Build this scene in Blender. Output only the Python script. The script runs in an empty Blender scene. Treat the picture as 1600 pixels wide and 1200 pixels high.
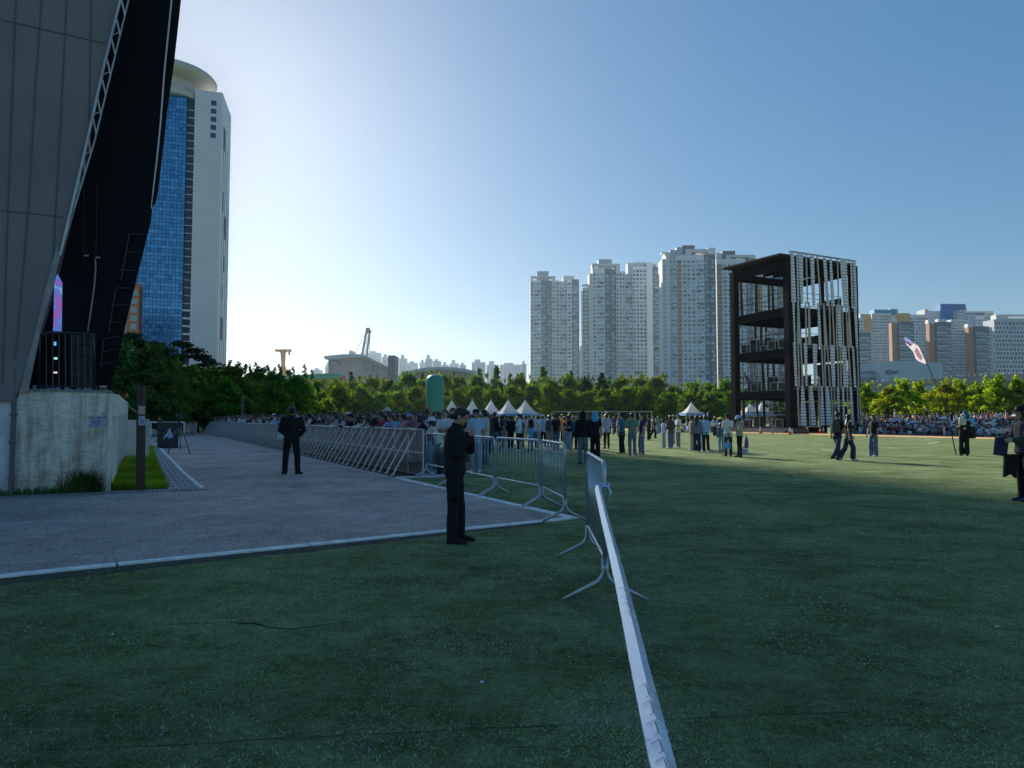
import bpy, bmesh, math, random
import numpy as np
from mathutils import Vector, Matrix, noise as mnoise
R = math.radians
random.seed(7)
S = bpy.context.scene
COL = S.collection

# ------------------------------------------------------------------ camera
CAMH = 1.5
FPX = 1110.0            # focal length in pixels of the 1600 px wide photograph
PITCH = math.atan(55 / FPX)
cam_d = bpy.data.cameras.new('camera')
cam_d.sensor_fit = 'HORIZONTAL'; cam_d.sensor_width = 36.0
cam_d.lens = 36.0 * FPX / 1600.0
cam_d.clip_start = 0.1; cam_d.clip_end = 6000
cam = bpy.data.objects.new('camera', cam_d); COL.objects.link(cam)
cam.location = (0, 0, CAMH); cam.rotation_euler = (R(90) + PITCH, 0, 0)
S.camera = cam

# ------------------------------------------------------------------ sky, sun, exposure
SUN_AZ = -24.2        # degrees from +Y, negative = to the left
SUN_EL = 22.9
W = bpy.data.worlds.new('World'); S.world = W; W.use_nodes = True
nt = W.node_tree; nt.nodes.clear()
sky = nt.nodes.new('ShaderNodeTexSky'); sky.sky_type = 'NISHITA'; sky.sun_disc = False
sky.sun_elevation = R(SUN_EL); sky.sun_rotation = R(SUN_AZ)
sky.altitude = 0; sky.air_density = 1.0; sky.dust_density = 0.38; sky.ozone_density = 4.5
bg = nt.nodes.new('ShaderNodeBackground'); bg.inputs['Strength'].default_value = 0.117
wo = nt.nodes.new('ShaderNodeOutputWorld')
gm_ = nt.nodes.new('ShaderNodeGamma'); gm_.inputs['Gamma'].default_value = .56
hs_ = nt.nodes.new('ShaderNodeHueSaturation'); hs_.inputs['Saturation'].default_value = 1.55
nt.links.new(sky.outputs[0], gm_.inputs[0]); nt.links.new(gm_.outputs[0], hs_.inputs['Color']); nt.links.new(hs_.outputs[0], bg.inputs[0]); nt.links.new(bg.outputs[0], wo.inputs[0])
sun_d = bpy.data.lights.new('sun', 'SUN'); sun_d.energy = 4.2; sun_d.angle = R(0.53); sun_d.color = (1.0, 0.93, 0.80)
sun = bpy.data.objects.new('sun', sun_d); COL.objects.link(sun)
SUNDIR = Vector((math.sin(R(SUN_AZ)) * math.cos(R(SUN_EL)), math.cos(R(SUN_AZ)) * math.cos(R(SUN_EL)), math.sin(R(SUN_EL))))
sun.rotation_euler = SUNDIR.to_track_quat('Z', 'Y').to_euler()
sun.location = (0, 0, 300)
S.view_settings.view_transform = 'Standard'; S.view_settings.look = 'None'
S.view_settings.exposure = 0.88; S.view_settings.gamma = 1.0
S.cycles.max_bounces = 6; S.cycles.diffuse_bounces = 3; S.cycles.glossy_bounces = 3
S.cycles.transmission_bounces = 4; S.cycles.transparent_max_bounces = 8; S.cycles.volume_bounces = 0
S.cycles.sample_clamp_indirect = 4.0

# ------------------------------------------------------------------ pixel helpers (photo pixels, 1600 x 1200)
CP, SP = math.cos(PITCH), math.sin(PITCH)
def ray(px, py):
    x = (px - 800) / FPX; u = (600 - py) / FPX
    return Vector((x, CP - u * SP, SP + u * CP))
def at(px, py, Y):
    r = ray(px, py); return Vector((r.x / r.y * Y, Y, CAMH + r.z / r.y * Y))
def gnd(px, py, z=0.0):
    r = ray(px, py); t = (z - CAMH) / r.z
    return Vector((r.x * t, r.y * t, z))
def gd(px, Y, z=0.0):          # ground point at pixel column px and depth Y
    return Vector(((px - 800) / FPX * Y * 1.0, Y, z))
def zat(py, Y):
    r = ray(800, py); return CAMH + r.z / r.y * Y

# ------------------------------------------------------------------ materials
MATS = {}
def mat(name, col, rough=0.75, metal=0.0, var=0.0, scale=3.0, bump=0.0, bscale=None, spec=None, col2=None, detail=4, stretch=None):
    if name in MATS: return MATS[name]
    m = bpy.data.materials.new(name); m.use_nodes = True; MATS[name] = m
    n = m.node_tree.nodes; L = m.node_tree.links
    b = n['Principled BSDF']
    b.inputs['Base Color'].default_value = (*col, 1); b.inputs['Roughness'].default_value = rough
    b.inputs['Metallic'].default_value = metal
    if spec is not None: b.inputs['Specular IOR Level'].default_value = spec
    if var or bump:
        tc = n.new('ShaderNodeTexCoord'); src = tc.outputs['Object']
        if stretch:
            mp = n.new('ShaderNodeMapping'); mp.inputs['Scale'].default_value = stretch
            L.new(src, mp.inputs[0]); src = mp.outputs[0]
        nz = n.new('ShaderNodeTexNoise'); nz.inputs['Scale'].default_value = scale; nz.inputs['Detail'].default_value = detail
        L.new(src, nz.inputs['Vector'])
        if var:
            cr = n.new('ShaderNodeValToRGB'); cr.color_ramp.elements[0].position = 0.3; cr.color_ramp.elements[1].position = 0.72
            c2 = col2 or tuple(min(1, c * (1 + var)) for c in col)
            c1 = tuple(c * (1 - var) for c in col)
            cr.color_ramp.elements[0].color = (*c1, 1); cr.color_ramp.elements[1].color = (*c2, 1)
            L.new(nz.outputs['Fac'], cr.inputs[0]); L.new(cr.outputs[0], b.inputs['Base Color'])
        if bump:
            nb = n.new('ShaderNodeTexNoise'); nb.inputs['Scale'].default_value = bscale or scale * 4; nb.inputs['Detail'].default_value = 5
            L.new(src, nb.inputs['Vector'])
            bp = n.new('ShaderNodeBump'); bp.inputs['Strength'].default_value = bump; bp.inputs['Distance'].default_value = 0.02
            L.new(nb.outputs['Fac'], bp.inputs['Height']); L.new(bp.outputs[0], b.inputs['Normal'])
    return m
def emis(name, col, s):
    m = bpy.data.materials.new(name); m.use_nodes = True; MATS[name] = m
    b = m.node_tree.nodes['Principled BSDF']
    b.inputs['Base Color'].default_value = (*col, 1); b.inputs['Emission Color'].default_value = (*col, 1)
    b.inputs['Emission Strength'].default_value = s
    return m
def leafmat(name, c1, c2, trans=0.45, tmul=(1.5, 1.6, 0.7)):
    m = bpy.data.materials.new(name); m.use_nodes = True; MATS[name] = m
    n = m.node_tree.nodes; L = m.node_tree.links; n.remove(n['Principled BSDF'])
    out = n['Material Output']
    tc = n.new('ShaderNodeTexCoord'); nz = n.new('ShaderNodeTexNoise'); nz.inputs['Scale'].default_value = 1.1; nz.inputs['Detail'].default_value = 6
    L.new(tc.outputs['Object'], nz.inputs['Vector'])
    cr = n.new('ShaderNodeValToRGB'); cr.color_ramp.elements[0].position = .35; cr.color_ramp.elements[1].position = .68
    cr.color_ramp.elements[0].color = (*c1, 1); cr.color_ramp.elements[1].color = (*c2, 1)
    L.new(nz.outputs['Fac'], cr.inputs[0])
    oi = n.new('ShaderNodeObjectInfo'); hs = n.new('ShaderNodeHueSaturation')
    mr = n.new('ShaderNodeMapRange'); mr.inputs['To Min'].default_value = .475; mr.inputs['To Max'].default_value = .525
    L.new(oi.outputs['Random'], mr.inputs['Value']); L.new(mr.outputs[0], hs.inputs['Hue'])
    mv = n.new('ShaderNodeMapRange'); mv.inputs['To Min'].default_value = .85; mv.inputs['To Max'].default_value = 1.15
    L.new(oi.outputs['Random'], mv.inputs['Value']); L.new(mv.outputs[0], hs.inputs['Value'])
    L.new(cr.outputs[0], hs.inputs['Color'])
    df = n.new('ShaderNodeBsdfDiffuse'); tr = n.new('ShaderNodeBsdfTranslucent'); mx = n.new('ShaderNodeMixShader')
    mc = n.new('ShaderNodeMix'); mc.data_type = 'RGBA'; mc.blend_type = 'MULTIPLY'; mc.inputs[0].default_value = 1
    L.new(hs.outputs[0], mc.inputs[6]); mc.inputs[7].default_value = (*tmul, 1)
    L.new(hs.outputs[0], df.inputs[0]); L.new(mc.outputs[2], tr.inputs[0])
    mx.inputs[0].default_value = trans
    L.new(df.outputs[0], mx.inputs[1]); L.new(tr.outputs[0], mx.inputs[2]); L.new(mx.outputs[0], out.inputs[0])
    return m

# ------------------------------------------------------------------ object helpers
def tag(o, label=None, cat=None, group=None, kind=None):
    if label: o['label'] = label
    if cat: o['category'] = cat
    if group: o['group'] = group
    if kind: o['kind'] = kind
    return o
def thing(name, label, cat, loc=(0, 0, 0), rz=0.0, group=None):
    o = bpy.data.objects.new(name, None); COL.objects.link(o)
    o.location = loc; o.rotation_euler = (0, 0, rz); o.empty_display_size = .3
    return tag(o, label, cat, group)
def link(name, me, parent=None):
    o = bpy.data.objects.new(name, me); COL.objects.link(o)
    if parent is not None: o.parent = parent
    return o
def kids(o): return [c for c in ALLKIDS.get(o.name, [])]
ALLKIDS = {}
def copy_tree(o, parent=None):
    c = o.copy(); COL.objects.link(c); c.parent = parent
    if parent is None and 'label' in c: del c['label']
    for ch in list(o.children): copy_tree(ch, c)
    return c
def wm(o):
    M = Matrix.Translation(o.location) @ o.rotation_euler.to_matrix().to_4x4()
    return wm(o.parent) @ M if o.parent else M

class MB:
    def __init__(s): s.v = []; s.f = []; s.m = []
    def add(s, vs, fs, mi=0):
        o = len(s.v); s.v.extend([tuple(v) for v in vs]); s.f.extend([tuple(i + o for i in f) for f in fs]); s.m.extend([mi] * len(fs))
        return s
    def box(s, c, d, mi=0, rz=0.0, M=None):
        x, y, z = d[0] / 2, d[1] / 2, d[2] / 2
        vs = [Vector((a * x, b * y, e * z)) for e in (-1, 1) for b in (-1, 1) for a in (-1, 1)]
        if M is None: M = Matrix.Rotation(rz, 3, 'Z')
        vs = [M @ v + Vector(c) for v in vs]
        return s.add(vs, [(0, 2, 3, 1), (4, 5, 7, 6), (0, 1, 5, 4), (2, 6, 7, 3), (0, 4, 6, 2), (1, 3, 7, 5)], mi)
    def bb(s, lo, hi, mi=0):
        return s.box([(a + b) / 2 for a, b in zip(lo, hi)], [abs(b - a) for a, b in zip(lo, hi)], mi)
    def bar(s, p0, p1, w, h=None, mi=0, up=(0, 0, 1)):
        p0 = Vector(p0); p1 = Vector(p1); h = h or w
        d = (p1 - p0); L = d.length; y = d.normalized(); u = Vector(up)
        x = y.cross(u)
        if x.length < 1e-4: x = y.cross(Vector((1, 0, 0)))
        x.normalize(); z = x.cross(y)
        M = Matrix((x, y, z)).transposed()
        return s.box((p0 + p1) / 2, (w, L, h), mi, M=M)
    def quad(s, a, b, c, d, mi=0): return s.add([a, b, c, d], [(0, 1, 2, 3)], mi)
    def loft(s, pts, rx, ry=None, lat=None, n=10, mi=0, cap=True):
        pts = [Vector(p) for p in pts]; k = len(pts)
        if not hasattr(rx, '__len__'): rx = [rx] * k
        if ry is None: ry = rx
        if not hasattr(ry, '__len__'): ry = [ry] * k
        vs = []
        px = None
        for i in range(k):
            t = (pts[min(i + 1, k - 1)] - pts[max(i - 1, 0)]).normalized()
            if lat is not None: x = Vector(lat)
            elif px is None:
                x = Vector((0, 0, 1)).cross(t)
                if x.length < 1e-2: x = Vector((1, 0, 0))
            else: x = px
            x = (x - t * x.dot(t)).normalized(); px = x; y = t.cross(x)
            for j in range(n):
                a = 2 * math.pi * j / n
                vs.append(pts[i] + x * (rx[i] * math.cos(a)) + y * (ry[i] * math.sin(a)))
        fs = [(i * n + j, i * n + (j + 1) % n, (i + 1) * n + (j + 1) % n, (i + 1) * n + j) for i in range(k - 1) for j in range(n)]
        if cap: fs += [tuple(reversed(range(n))), tuple((k - 1) * n + j for j in range(n))]
        return s.add(vs, fs, mi)
    def caps(s, p0, p1, r0, r1, n=10, mi=0):     # rounded tapered limb
        p0 = Vector(p0); p1 = Vector(p1); d = (p1 - p0); L = max(d.length, 1e-5); t = d / L
        P = []; Q = []
        for a in (-80, -50, -20): P.append(p0 + t * r0 * math.sin(R(a))); Q.append(r0 * math.cos(R(a)))
        for f in (.33, .66): P.append(p0 + d * f); Q.append(r0 + (r1 - r0) * f)
        for a in (20, 50, 80): P.append(p1 + t * r1 * math.sin(R(a))); Q.append(r1 * math.cos(R(a)))
        return s.loft(P, Q, n=n, mi=mi)
    def ell(s, c, r, n=14, k=9, mi=0, M=None):
        c = Vector(c); vs = []; fs = []
        for i in range(k + 1):
            th = math.pi * i / k
            for j in range(n):
                a = 2 * math.pi * j / n
                v = Vector((r[0] * math.sin(th) * math.cos(a), r[1] * math.sin(th) * math.sin(a), r[2] * math.cos(th)))
                if M is not None: v = M @ v
                vs.append(c + v)
        for i in range(k):
            for j in range(n):
                fs.append((i * n + j, (i + 1) * n + j, (i + 1) * n + (j + 1) % n, i * n + (j + 1) % n))
        return s.add(vs, fs, mi)
    def prism(s, poly, d, mi=0):                 # poly: 3-D points, extruded by vector d
        n = len(poly); a = [Vector(p) for p in poly]; b = [p + Vector(d) for p in a]
        fs = [tuple(range(n)), tuple(reversed(range(n, 2 * n)))] + [(i, i + n, (i + 1) % n + n, (i + 1) % n) for i in range(n)]
        return s.add(a + b, fs, mi)
    def mesh(s, name, mats, smooth=False, local=None):
        me = bpy.data.meshes.new(name)
        vs = s.v
        if local is not None:
            I = local.inverted(); vs = [tuple(I @ Vector(v)) for v in vs]
        me.from_pydata(vs, [], s.f)
        for m in (mats if isinstance(mats, (list, tuple)) else [mats]): me.materials.append(m)
        me.polygons.foreach_set('material_index', s.m)
        if smooth: me.polygons.foreach_set('use_smooth', [True] * len(s.f))
        me.update(); return me
    def build(s, name, mats, parent=None, smooth=False, world=True):
        return link(name, s.mesh(name, mats, smooth, wm(parent) if (parent is not None and world) else None), parent)
def fix(me):                                     # consistent outward normals
    bm = bmesh.new(); bm.from_mesh(me); bmesh.ops.recalc_face_normals(bm, faces=bm.faces); bm.to_mesh(me); bm.free(); return me
def tube(b, pts, r, n=8, mi=0, seg=6, rad=None):
    """polyline tube with rounded corners"""
    pts = [Vector(p) for p in pts]
    if rad:
        out = [pts[0]]
        for i in range(1, len(pts) - 1):
            a, p, c = pts[i - 1], pts[i], pts[i + 1]
            d0 = (a - p); d1 = (c - p); q = min(rad, d0.length * .49, d1.length * .49)
            s0 = p + d0.normalized() * q; s1 = p + d1.normalized() * q
            for k in range(seg + 1):
                t = k / seg; out.append(s0 * (1 - t) ** 2 + p * 2 * t * (1 - t) + s1 * t * t)
        out.append(pts[-1]); pts = out
    b.loft(pts, r, n=n, mi=mi)

def turf_mat(name, c_dark, c_mid, c_light, seams=True):
    m = bpy.data.materials.new(name); m.use_nodes = True; MATS[name] = m
    n = m.node_tree.nodes; L = m.node_tree.links; b = n['Principled BSDF']
    b.inputs['Roughness'].default_value = .9; b.inputs['Specular IOR Level'].default_value = .08
    b.inputs['Sheen Weight'].default_value = .08; b.inputs['Sheen Roughness'].default_value = .45; b.inputs['Sheen Tint'].default_value = (.75, .95, .30, 1)
    tc = n.new('ShaderNodeTexCoord'); P = tc.outputs['Object']
    def noise(sc, det=4, rough=.55, vec=None):
        z = n.new('ShaderNodeTexNoise'); z.inputs['Scale'].default_value = sc; z.inputs['Detail'].default_value = det; z.inputs['Roughness'].default_value = rough
        L.new(vec or P, z.inputs['Vector']); return z.outputs['Fac']
    def ramp(f, stops):
        r = n.new('ShaderNodeValToRGB'); e = r.color_ramp.elements
        e[0].position, e[0].color = stops[0][0], (*stops[0][1], 1); e[1].position, e[1].color = stops[-1][0], (*stops[-1][1], 1)
        for p, c in stops[1:-1]:
            q = e.new(p); q.color = (*c, 1)
        L.new(f, r.inputs[0]); return r.outputs[0]
    def mix(f, a, bb, mode='MIX'):
        x = n.new('ShaderNodeMix'); x.data_type = 'RGBA'; x.blend_type = mode
        if isinstance(f, float): x.inputs[0].default_value = f
        else: L.new(f, x.inputs[0])
        for k, v in ((6, a), (7, bb)):
            if isinstance(v, tuple): x.inputs[k].default_value = (*v, 1)
            else: L.new(v, x.inputs[k])
        return x.outputs[2]
    mp = n.new('ShaderNodeMapping'); mp.inputs['Scale'].default_value = (.75, .85, 1); mp.inputs['Rotation'].default_value = (0, 0, R(8)); L.new(P, mp.inputs[0])
    big = noise(.55, 6, .6, mp.outputs[0])
    c = ramp(big, [(.36, c_dark), (.5, c_mid), (.64, c_light)])
    med = noise(7, 5, .7)
    c = mix(.8, c, ramp(med, [(.3, (.5, .5, .5)), (.7, (1.5, 1.5, 1.5))]), 'MULTIPLY')
    c = mix(.7, c, ramp(noise(26, 3, .7), [(.34, (.45, .45, .45)), (.68, (1.6, 1.6, 1.6))]), 'MULTIPLY')
    fine = noise(95, 3, .8)
    c = mix(.95, c, ramp(fine, [(.38, (.15, .15, .15)), (.5, (.9, .9, .9)), (.64, (2.4, 2.4, 2.4))]), 'MULTIPLY')
    # sand grains and worn blades, thicker in some patches
    vz = n.new('ShaderNodeTexVoronoi'); vz.inputs['Scale'].default_value = 42; L.new(P, vz.inputs['Vector'])
    sp = ramp(vz.outputs['Distance'], [(.0, (1, 1, 1)), (.22, (0, 0, 0))])
    pm = ramp(noise(1.4, 5, .7), [(.42, (0, 0, 0)), (.60, (1, 1, 1))])
    g = mix(1.0, sp, pm, 'MULTIPLY')
    c = mix(g, c, (.52, .58, .45))
    dz = n.new('ShaderNodeTexNoise'); dz.inputs['Scale'].default_value = 1.5; dz.inputs['Detail'].default_value = 13; dz.inputs['Roughness'].default_value = .82; L.new(mp.outputs[0], dz.inputs['Vector'])
    c = mix(ramp(dz.outputs['Fac'], [(.44, (0, 0, 0)), (.54, (.3, .3, .3)), (.66, (.7, .7, .7))]), c, (.38, .43, .25))
    # sharp debris flecks
    v2 = n.new('ShaderNodeTexVoronoi'); v2.inputs['Scale'].default_value = 5.5; L.new(P, v2.inputs['Vector'])
    c = mix(ramp(v2.outputs['Distance'], [(.0, (1, 1, 1)), (.045, (0, 0, 0))]), c, (.3, .32, .3))
    if seams:
        sx = n.new('ShaderNodeSeparateXYZ'); L.new(P, sx.inputs[0])
        wob = noise(.7, 4, .6)
        def M(op, a, b2, c3=None):
            q = n.new('ShaderNodeMath'); q.operation = op
            for k, v in ((0, a), (1, b2), (2, c3)):
                if v is None: continue
                if isinstance(v, (int, float)): q.inputs[k].default_value = v
                else: L.new(v, q.inputs[k])
            return q.outputs[0]
        y = M('ADD', M('MULTIPLY', sx.outputs[0], -.11), sx.outputs[1])
        y = M('ADD', y, M('MULTIPLY', wob, .16))
        fr = M('PINGPONG', M('ADD', y, -3.62), 1.02)     # seam every 2.04 m of depth
        sm = ramp(fr, [(.0, (.8, .8, .8)), (.016, (0, 0, 0))])
        br = ramp(noise(1.1, 4, .6), [(.40, (0, 0, 0)), (.58, (1, 1, 1))])
        c = mix(mix(1.0, sm, br, 'MULTIPLY'), c, (.008, .014, .010))
    L.new(c, b.inputs['Base Color'])
    bp = n.new('ShaderNodeBump'); bp.inputs['Strength'].default_value = 1.0; bp.inputs['Distance'].default_value = .018
    bm_ = n.new('ShaderNodeMath'); bm_.operation = 'ADD'; L.new(fine, bm_.inputs[0]); L.new(noise(30, 4, .7), bm_.inputs[1])
    L.new(bm_.outputs[0], bp.inputs['Height']); L.new(bp.outputs[0], b.inputs['Normal'])
    return m
def asphalt_mat():
    m = bpy.data.materials.new('asphalt'); m.use_nodes = True
    n = m.node_tree.nodes; L = m.node_tree.links; b = n['Principled BSDF']; b.inputs['Roughness'].default_value = .82
    tc = n.new('ShaderNodeTexCoord'); P = tc.outputs['Object']
    def noise(sc, det=5, ro=.6):
        z = n.new('ShaderNodeTexNoise'); z.inputs['Scale'].default_value = sc; z.inputs['Detail'].default_value = det; z.inputs['Roughness'].default_value = ro; L.new(P, z.inputs['Vector']); return z.outputs['Fac']
    def ramp(f, p0, c0, p1, c1):
        r = n.new('ShaderNodeValToRGB'); e = r.color_ramp.elements; e[0].position = p0; e[1].position = p1; e[0].color = (*c0, 1); e[1].color = (*c1, 1); L.new(f, r.inputs[0]); return r.outputs[0]
    def mul(f, a, bb, mode='MULTIPLY'):
        x = n.new('ShaderNodeMix'); x.data_type = 'RGBA'; x.blend_type = mode
        if isinstance(f, float): x.inputs[0].default_value = f
        else: L.new(f, x.inputs[0])
        L.new(a, x.inputs[6])
        if isinstance(bb, tuple): x.inputs[7].default_value = (*bb, 1)
        else: L.new(bb, x.inputs[7])
        return x.outputs[2]
    c = ramp(noise(.5, 6, .65), .34, (.28, .22, .20), .66, (.46, .375, .34))
    c = mul(1.0, c, ramp(noise(3.0, 5, .7), .3, (.75, .75, .75), .7, (1.2, 1.2, 1.2)))
    c = mul(1.0, c, ramp(noise(85, 3, .85), .38, (.22, .22, .22), .62, (2.1, 2.1, 2.1)))
    c = mul(1.0, c, ramp(noise(34, 10, .92), .43, (.45, .45, .45), .59, (1.6, 1.6, 1.6)))
    # cracks
    v = n.new('ShaderNodeTexVoronoi'); v.feature = 'DISTANCE_TO_EDGE'; v.inputs['Scale'].default_value = .45
    ws = n.new('ShaderNodeTexNoise'); ws.inputs['Scale'].default_value = 2.5; ws.inputs['Detail'].default_value = 6; L.new(P, ws.inputs['Vector'])
    vm = n.new('ShaderNodeVectorMath'); vm.operation = 'MULTIPLY_ADD'; L.new(ws.outputs['Color'], vm.inputs[0]); vm.inputs[1].default_value = (.9, .9, .9); L.new(P, vm.inputs[2])
    L.new(vm.outputs[0], v.inputs['Vector'])
    ck = ramp(v.outputs['Distance'], .0, (1, 1, 1), .006, (0, 0, 0)); msk = ramp(noise(.35, 3), .5, (0, 0, 0), .6, (.7, .7, .7))
    c = mul(mul(1.0, ck, msk), c, (.02, .02, .02), 'MIX')
    L.new(c, b.inputs['Base Color'])
    bp = n.new('ShaderNodeBump'); bp.inputs['Strength'].default_value = .8; bp.inputs['Distance'].default_value = .01; L.new(noise(110, 3, .8), bp.inputs['Height']); L.new(bp.outputs[0], b.inputs['Normal'])
    return m
def concrete_mat():
    m = bpy.data.materials.new('stained_concrete'); m.use_nodes = True
    n = m.node_tree.nodes; L = m.node_tree.links; b = n['Principled BSDF']; b.inputs['Roughness'].default_value = .9
    tc = n.new('ShaderNodeTexCoord'); P = tc.outputs['Object']
    def noise(sc, st=(1, 1, 1), det=6, ro=.65):
        mp = n.new('ShaderNodeMapping'); mp.inputs['Scale'].default_value = st; L.new(P, mp.inputs[0])
        z = n.new('ShaderNodeTexNoise'); z.inputs['Scale'].default_value = sc; z.inputs['Detail'].default_value = det; z.inputs['Roughness'].default_value = ro; L.new(mp.outputs[0], z.inputs['Vector']); return z.outputs['Fac']
    def ramp(f, *st):
        r = n.new('ShaderNodeValToRGB'); e = r.color_ramp.elements; e[0].position, e[0].color = st[0][0], (*st[0][1], 1); e[1].position, e[1].color = st[-1][0], (*st[-1][1], 1)
        for p, q in st[1:-1]: e.new(p).color = (*q, 1)
        L.new(f, r.inputs[0]); return r.outputs[0]
    def mx(f, a, bb, mode='MULTIPLY'):
        x = n.new('ShaderNodeMix'); x.data_type = 'RGBA'; x.blend_type = mode; x.inputs[0].default_value = f; L.new(a, x.inputs[6]); L.new(bb, x.inputs[7]); return x.outputs[2]
    c = ramp(noise(1.1), (.3, (.44, .39, .31)), (.48, (.78, .72, .60)), (.7, (.88, .84, .74)))
    c = mx(1.0, c, ramp(noise(2.2, (3, 3, .35)), (.3, (.45, .42, .38)), (.55, (1, 1, 1)), (.8, (1.1, 1.1, 1.1))))
    c = mx(.8, c, ramp(noise(9, (.5, .5, 3)), (.33, (.62, .6, .56)), (.5, (1, 1, 1))))
    c = mx(.8, c, ramp(noise(40), (.3, (.7, .7, .7)), (.7, (1.2, 1.2, 1.2))))
    L.new(c, b.inputs['Base Color'])
    bp = n.new('ShaderNodeBump'); bp.inputs['Strength'].default_value = .5; bp.inputs['Distance'].default_value = .02; L.new(noise(14), bp.inputs['Height']); L.new(bp.outputs[0], b.inputs['Normal'])
    return m
# ------------------------------------------------------------------ ground, road, track
TURF = turf_mat('artificial_turf', (.070, .104, .036), (.118, .172, .054), (.200, .260, .110))
ASPH = asphalt_mat(); CONC = concrete_mat()
WHITEP = mat('worn_white_concrete_edging', (.88, .86, .80), .85, var=.25, scale=6, bump=.3)
U = Vector((-.462, .887, 0)).normalized()          # direction of the road and crowd barrier
V = Vector((.887, .462, 0)).normalized()           # to the field side
def struct(name, b, m, label=None):
    o = b.build(name, m); o['kind'] = 'structure'
    if label: o['label'] = label
    return o
g = MB()
xs = [-1700, -200, -60, -20, 0, 20, 60, 200, 1700]; ys = [-60, 0, 10, 20, 40, 80, 160, 400, 2400]
g.add([(x, y, 0) for y in ys for x in xs], [(j * 9 + i, j * 9 + i + 1, (j + 1) * 9 + i + 1, (j + 1) * 9 + i) for j in range(8) for i in range(8)])
struct('turf_ground', g, TURF)
K0 = gnd(885, 810)                                 # corner of the asphalt
NE = (gnd(0, 900) - K0).normalized()               # along the near edge to the left
def L0(t, off=0): return K0 + U * t + V * off
def flat(name, pts, z, m):
    b = MB(); b.add([(p[0], p[1], z) for p in pts], [tuple(range(len(pts)))]); return struct(name, b, m)
flat('asphalt_road', [K0, K0 + NE * 26, K0 + NE * 26 + U * 130, L0(130)], .004, ASPH)
def strip(name, p, q, w, z0, z1, m, side):
    d = (q - p).normalized(); s = Vector((-d.y, d.x, 0)) * side * w
    b = MB(); b.prism([p + Vector((0, 0, z0)), q + Vector((0, 0, z0)), q + s + Vector((0, 0, z0)), p + s + Vector((0, 0, z0))], (0, 0, z1 - z0)); fix_o = struct(name, b, m); fix(fix_o.data); return fix_o
# flush concrete edging in lengths, with joints
b = MB()
t = -.1
while t < 128:
    p = L0(t); q = L0(min(t + 1.97, 128)); b.prism([p + Vector((0, 0, -.02)), q + Vector((0, 0, -.02)), q + V * .15 + Vector((0, 0, -.02)), p + V * .15 + Vector((0, 0, -.02))], (0, 0, .04)); t += 2
N2 = Vector((NE.y, -NE.x, 0));  N2 = N2 if N2.y < 0 else -N2
t = .0
while t < 24:
    p = K0 + NE * t; q = K0 + NE * (t + 1.97)
    b.prism([p + Vector((0, 0, -.02)), q + Vector((0, 0, -.02)), q + N2 * .14 + Vector((0, 0, -.02)), p + N2 * .14 + Vector((0, 0, -.02))], (0, 0, .04)); t += 2
fix(struct('road_edging', b, WHITEP).data)
# sunlit running track strip and mown field lines on the right
A = gnd(1010, 672.5); Bq = gnd(1640, 688.5)
TRACK = mat('orange_track_surface', (.74, .40, .16), .9, var=.25, scale=1.5, bump=.2)
d = (Bq - A).normalized(); s = Vector((-d.y, d.x, 0)); s = s if s.y > 0 else -s
TRA, TRB, TRD, TRS = A, Bq, d, s
flat('running_track', [A - d * 60, Bq + d * 30, Bq + d * 30 + s * 7.0, A - d * 60 + s * 7.0], .005, TRACK)
LINE = mat('field_line_paint', (.55, .58, .5), .9, var=.2, scale=4)
def line(p, q, w=.12):
    p = gnd(*p); q = gnd(*q); dd = (q - p).normalized(); ss = Vector((-dd.y, dd.x, 0)) * w / 2
    return [p - ss, q - ss, q + ss, p + ss]
b = MB()
for p, q in (((1195, 694.2), (1356, 695.4)), ((1284, 702), (1306, 705.5)), ((1450, 693.5), (1468, 690)), ((1130, 694), (1195, 694.1))):
    b.add([(v.x, v.y, .004) for v in line(p, q)], [(0, 1, 2, 3)])
struct('field_lines', b, LINE)
# worn soil band along the near turf edge, where mown turf stops
SOIL = mat('dark_turf_infill', (.030, .045, .024), .95, var=.4, scale=3, bump=.6, bscale=60)
p0 = K0 + N2 * .145 + NE * .6
b = MB(); k = 60; vs = []
for i in range(k + 1):
    t = i / k * 22; w = .10 + .14 * mnoise.noise(Vector((t * 1.3, 3, 0))) + .10 * mnoise.noise(Vector((t * .4, 9, 0))) + .18 * min(1, t / 4)
    a = p0 + NE * t; c = a + N2 * max(.03, w); vs += [(a.x, a.y, .003), (c.x, c.y, .003)]
b.add(vs, [(2 * i, 2 * i + 1, 2 * i + 3, 2 * i + 2) for i in range(k)]); struct('turf_edge_infill', b, SOIL)
# lifted turf seam with a curled tongue
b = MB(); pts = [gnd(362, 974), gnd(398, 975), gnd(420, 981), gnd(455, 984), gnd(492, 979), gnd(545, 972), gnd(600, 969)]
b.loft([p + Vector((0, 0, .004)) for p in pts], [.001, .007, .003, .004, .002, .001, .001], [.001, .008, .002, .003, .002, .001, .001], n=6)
tg = b.build('turf_seam_fold', mat('turf_seam_rubber', (.02, .028, .022), .9), smooth=True); tag(tg, 'small dark lifted fold along a seam of the foreground turf', 'turf fold')  # whole fold in one even dark colour
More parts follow.
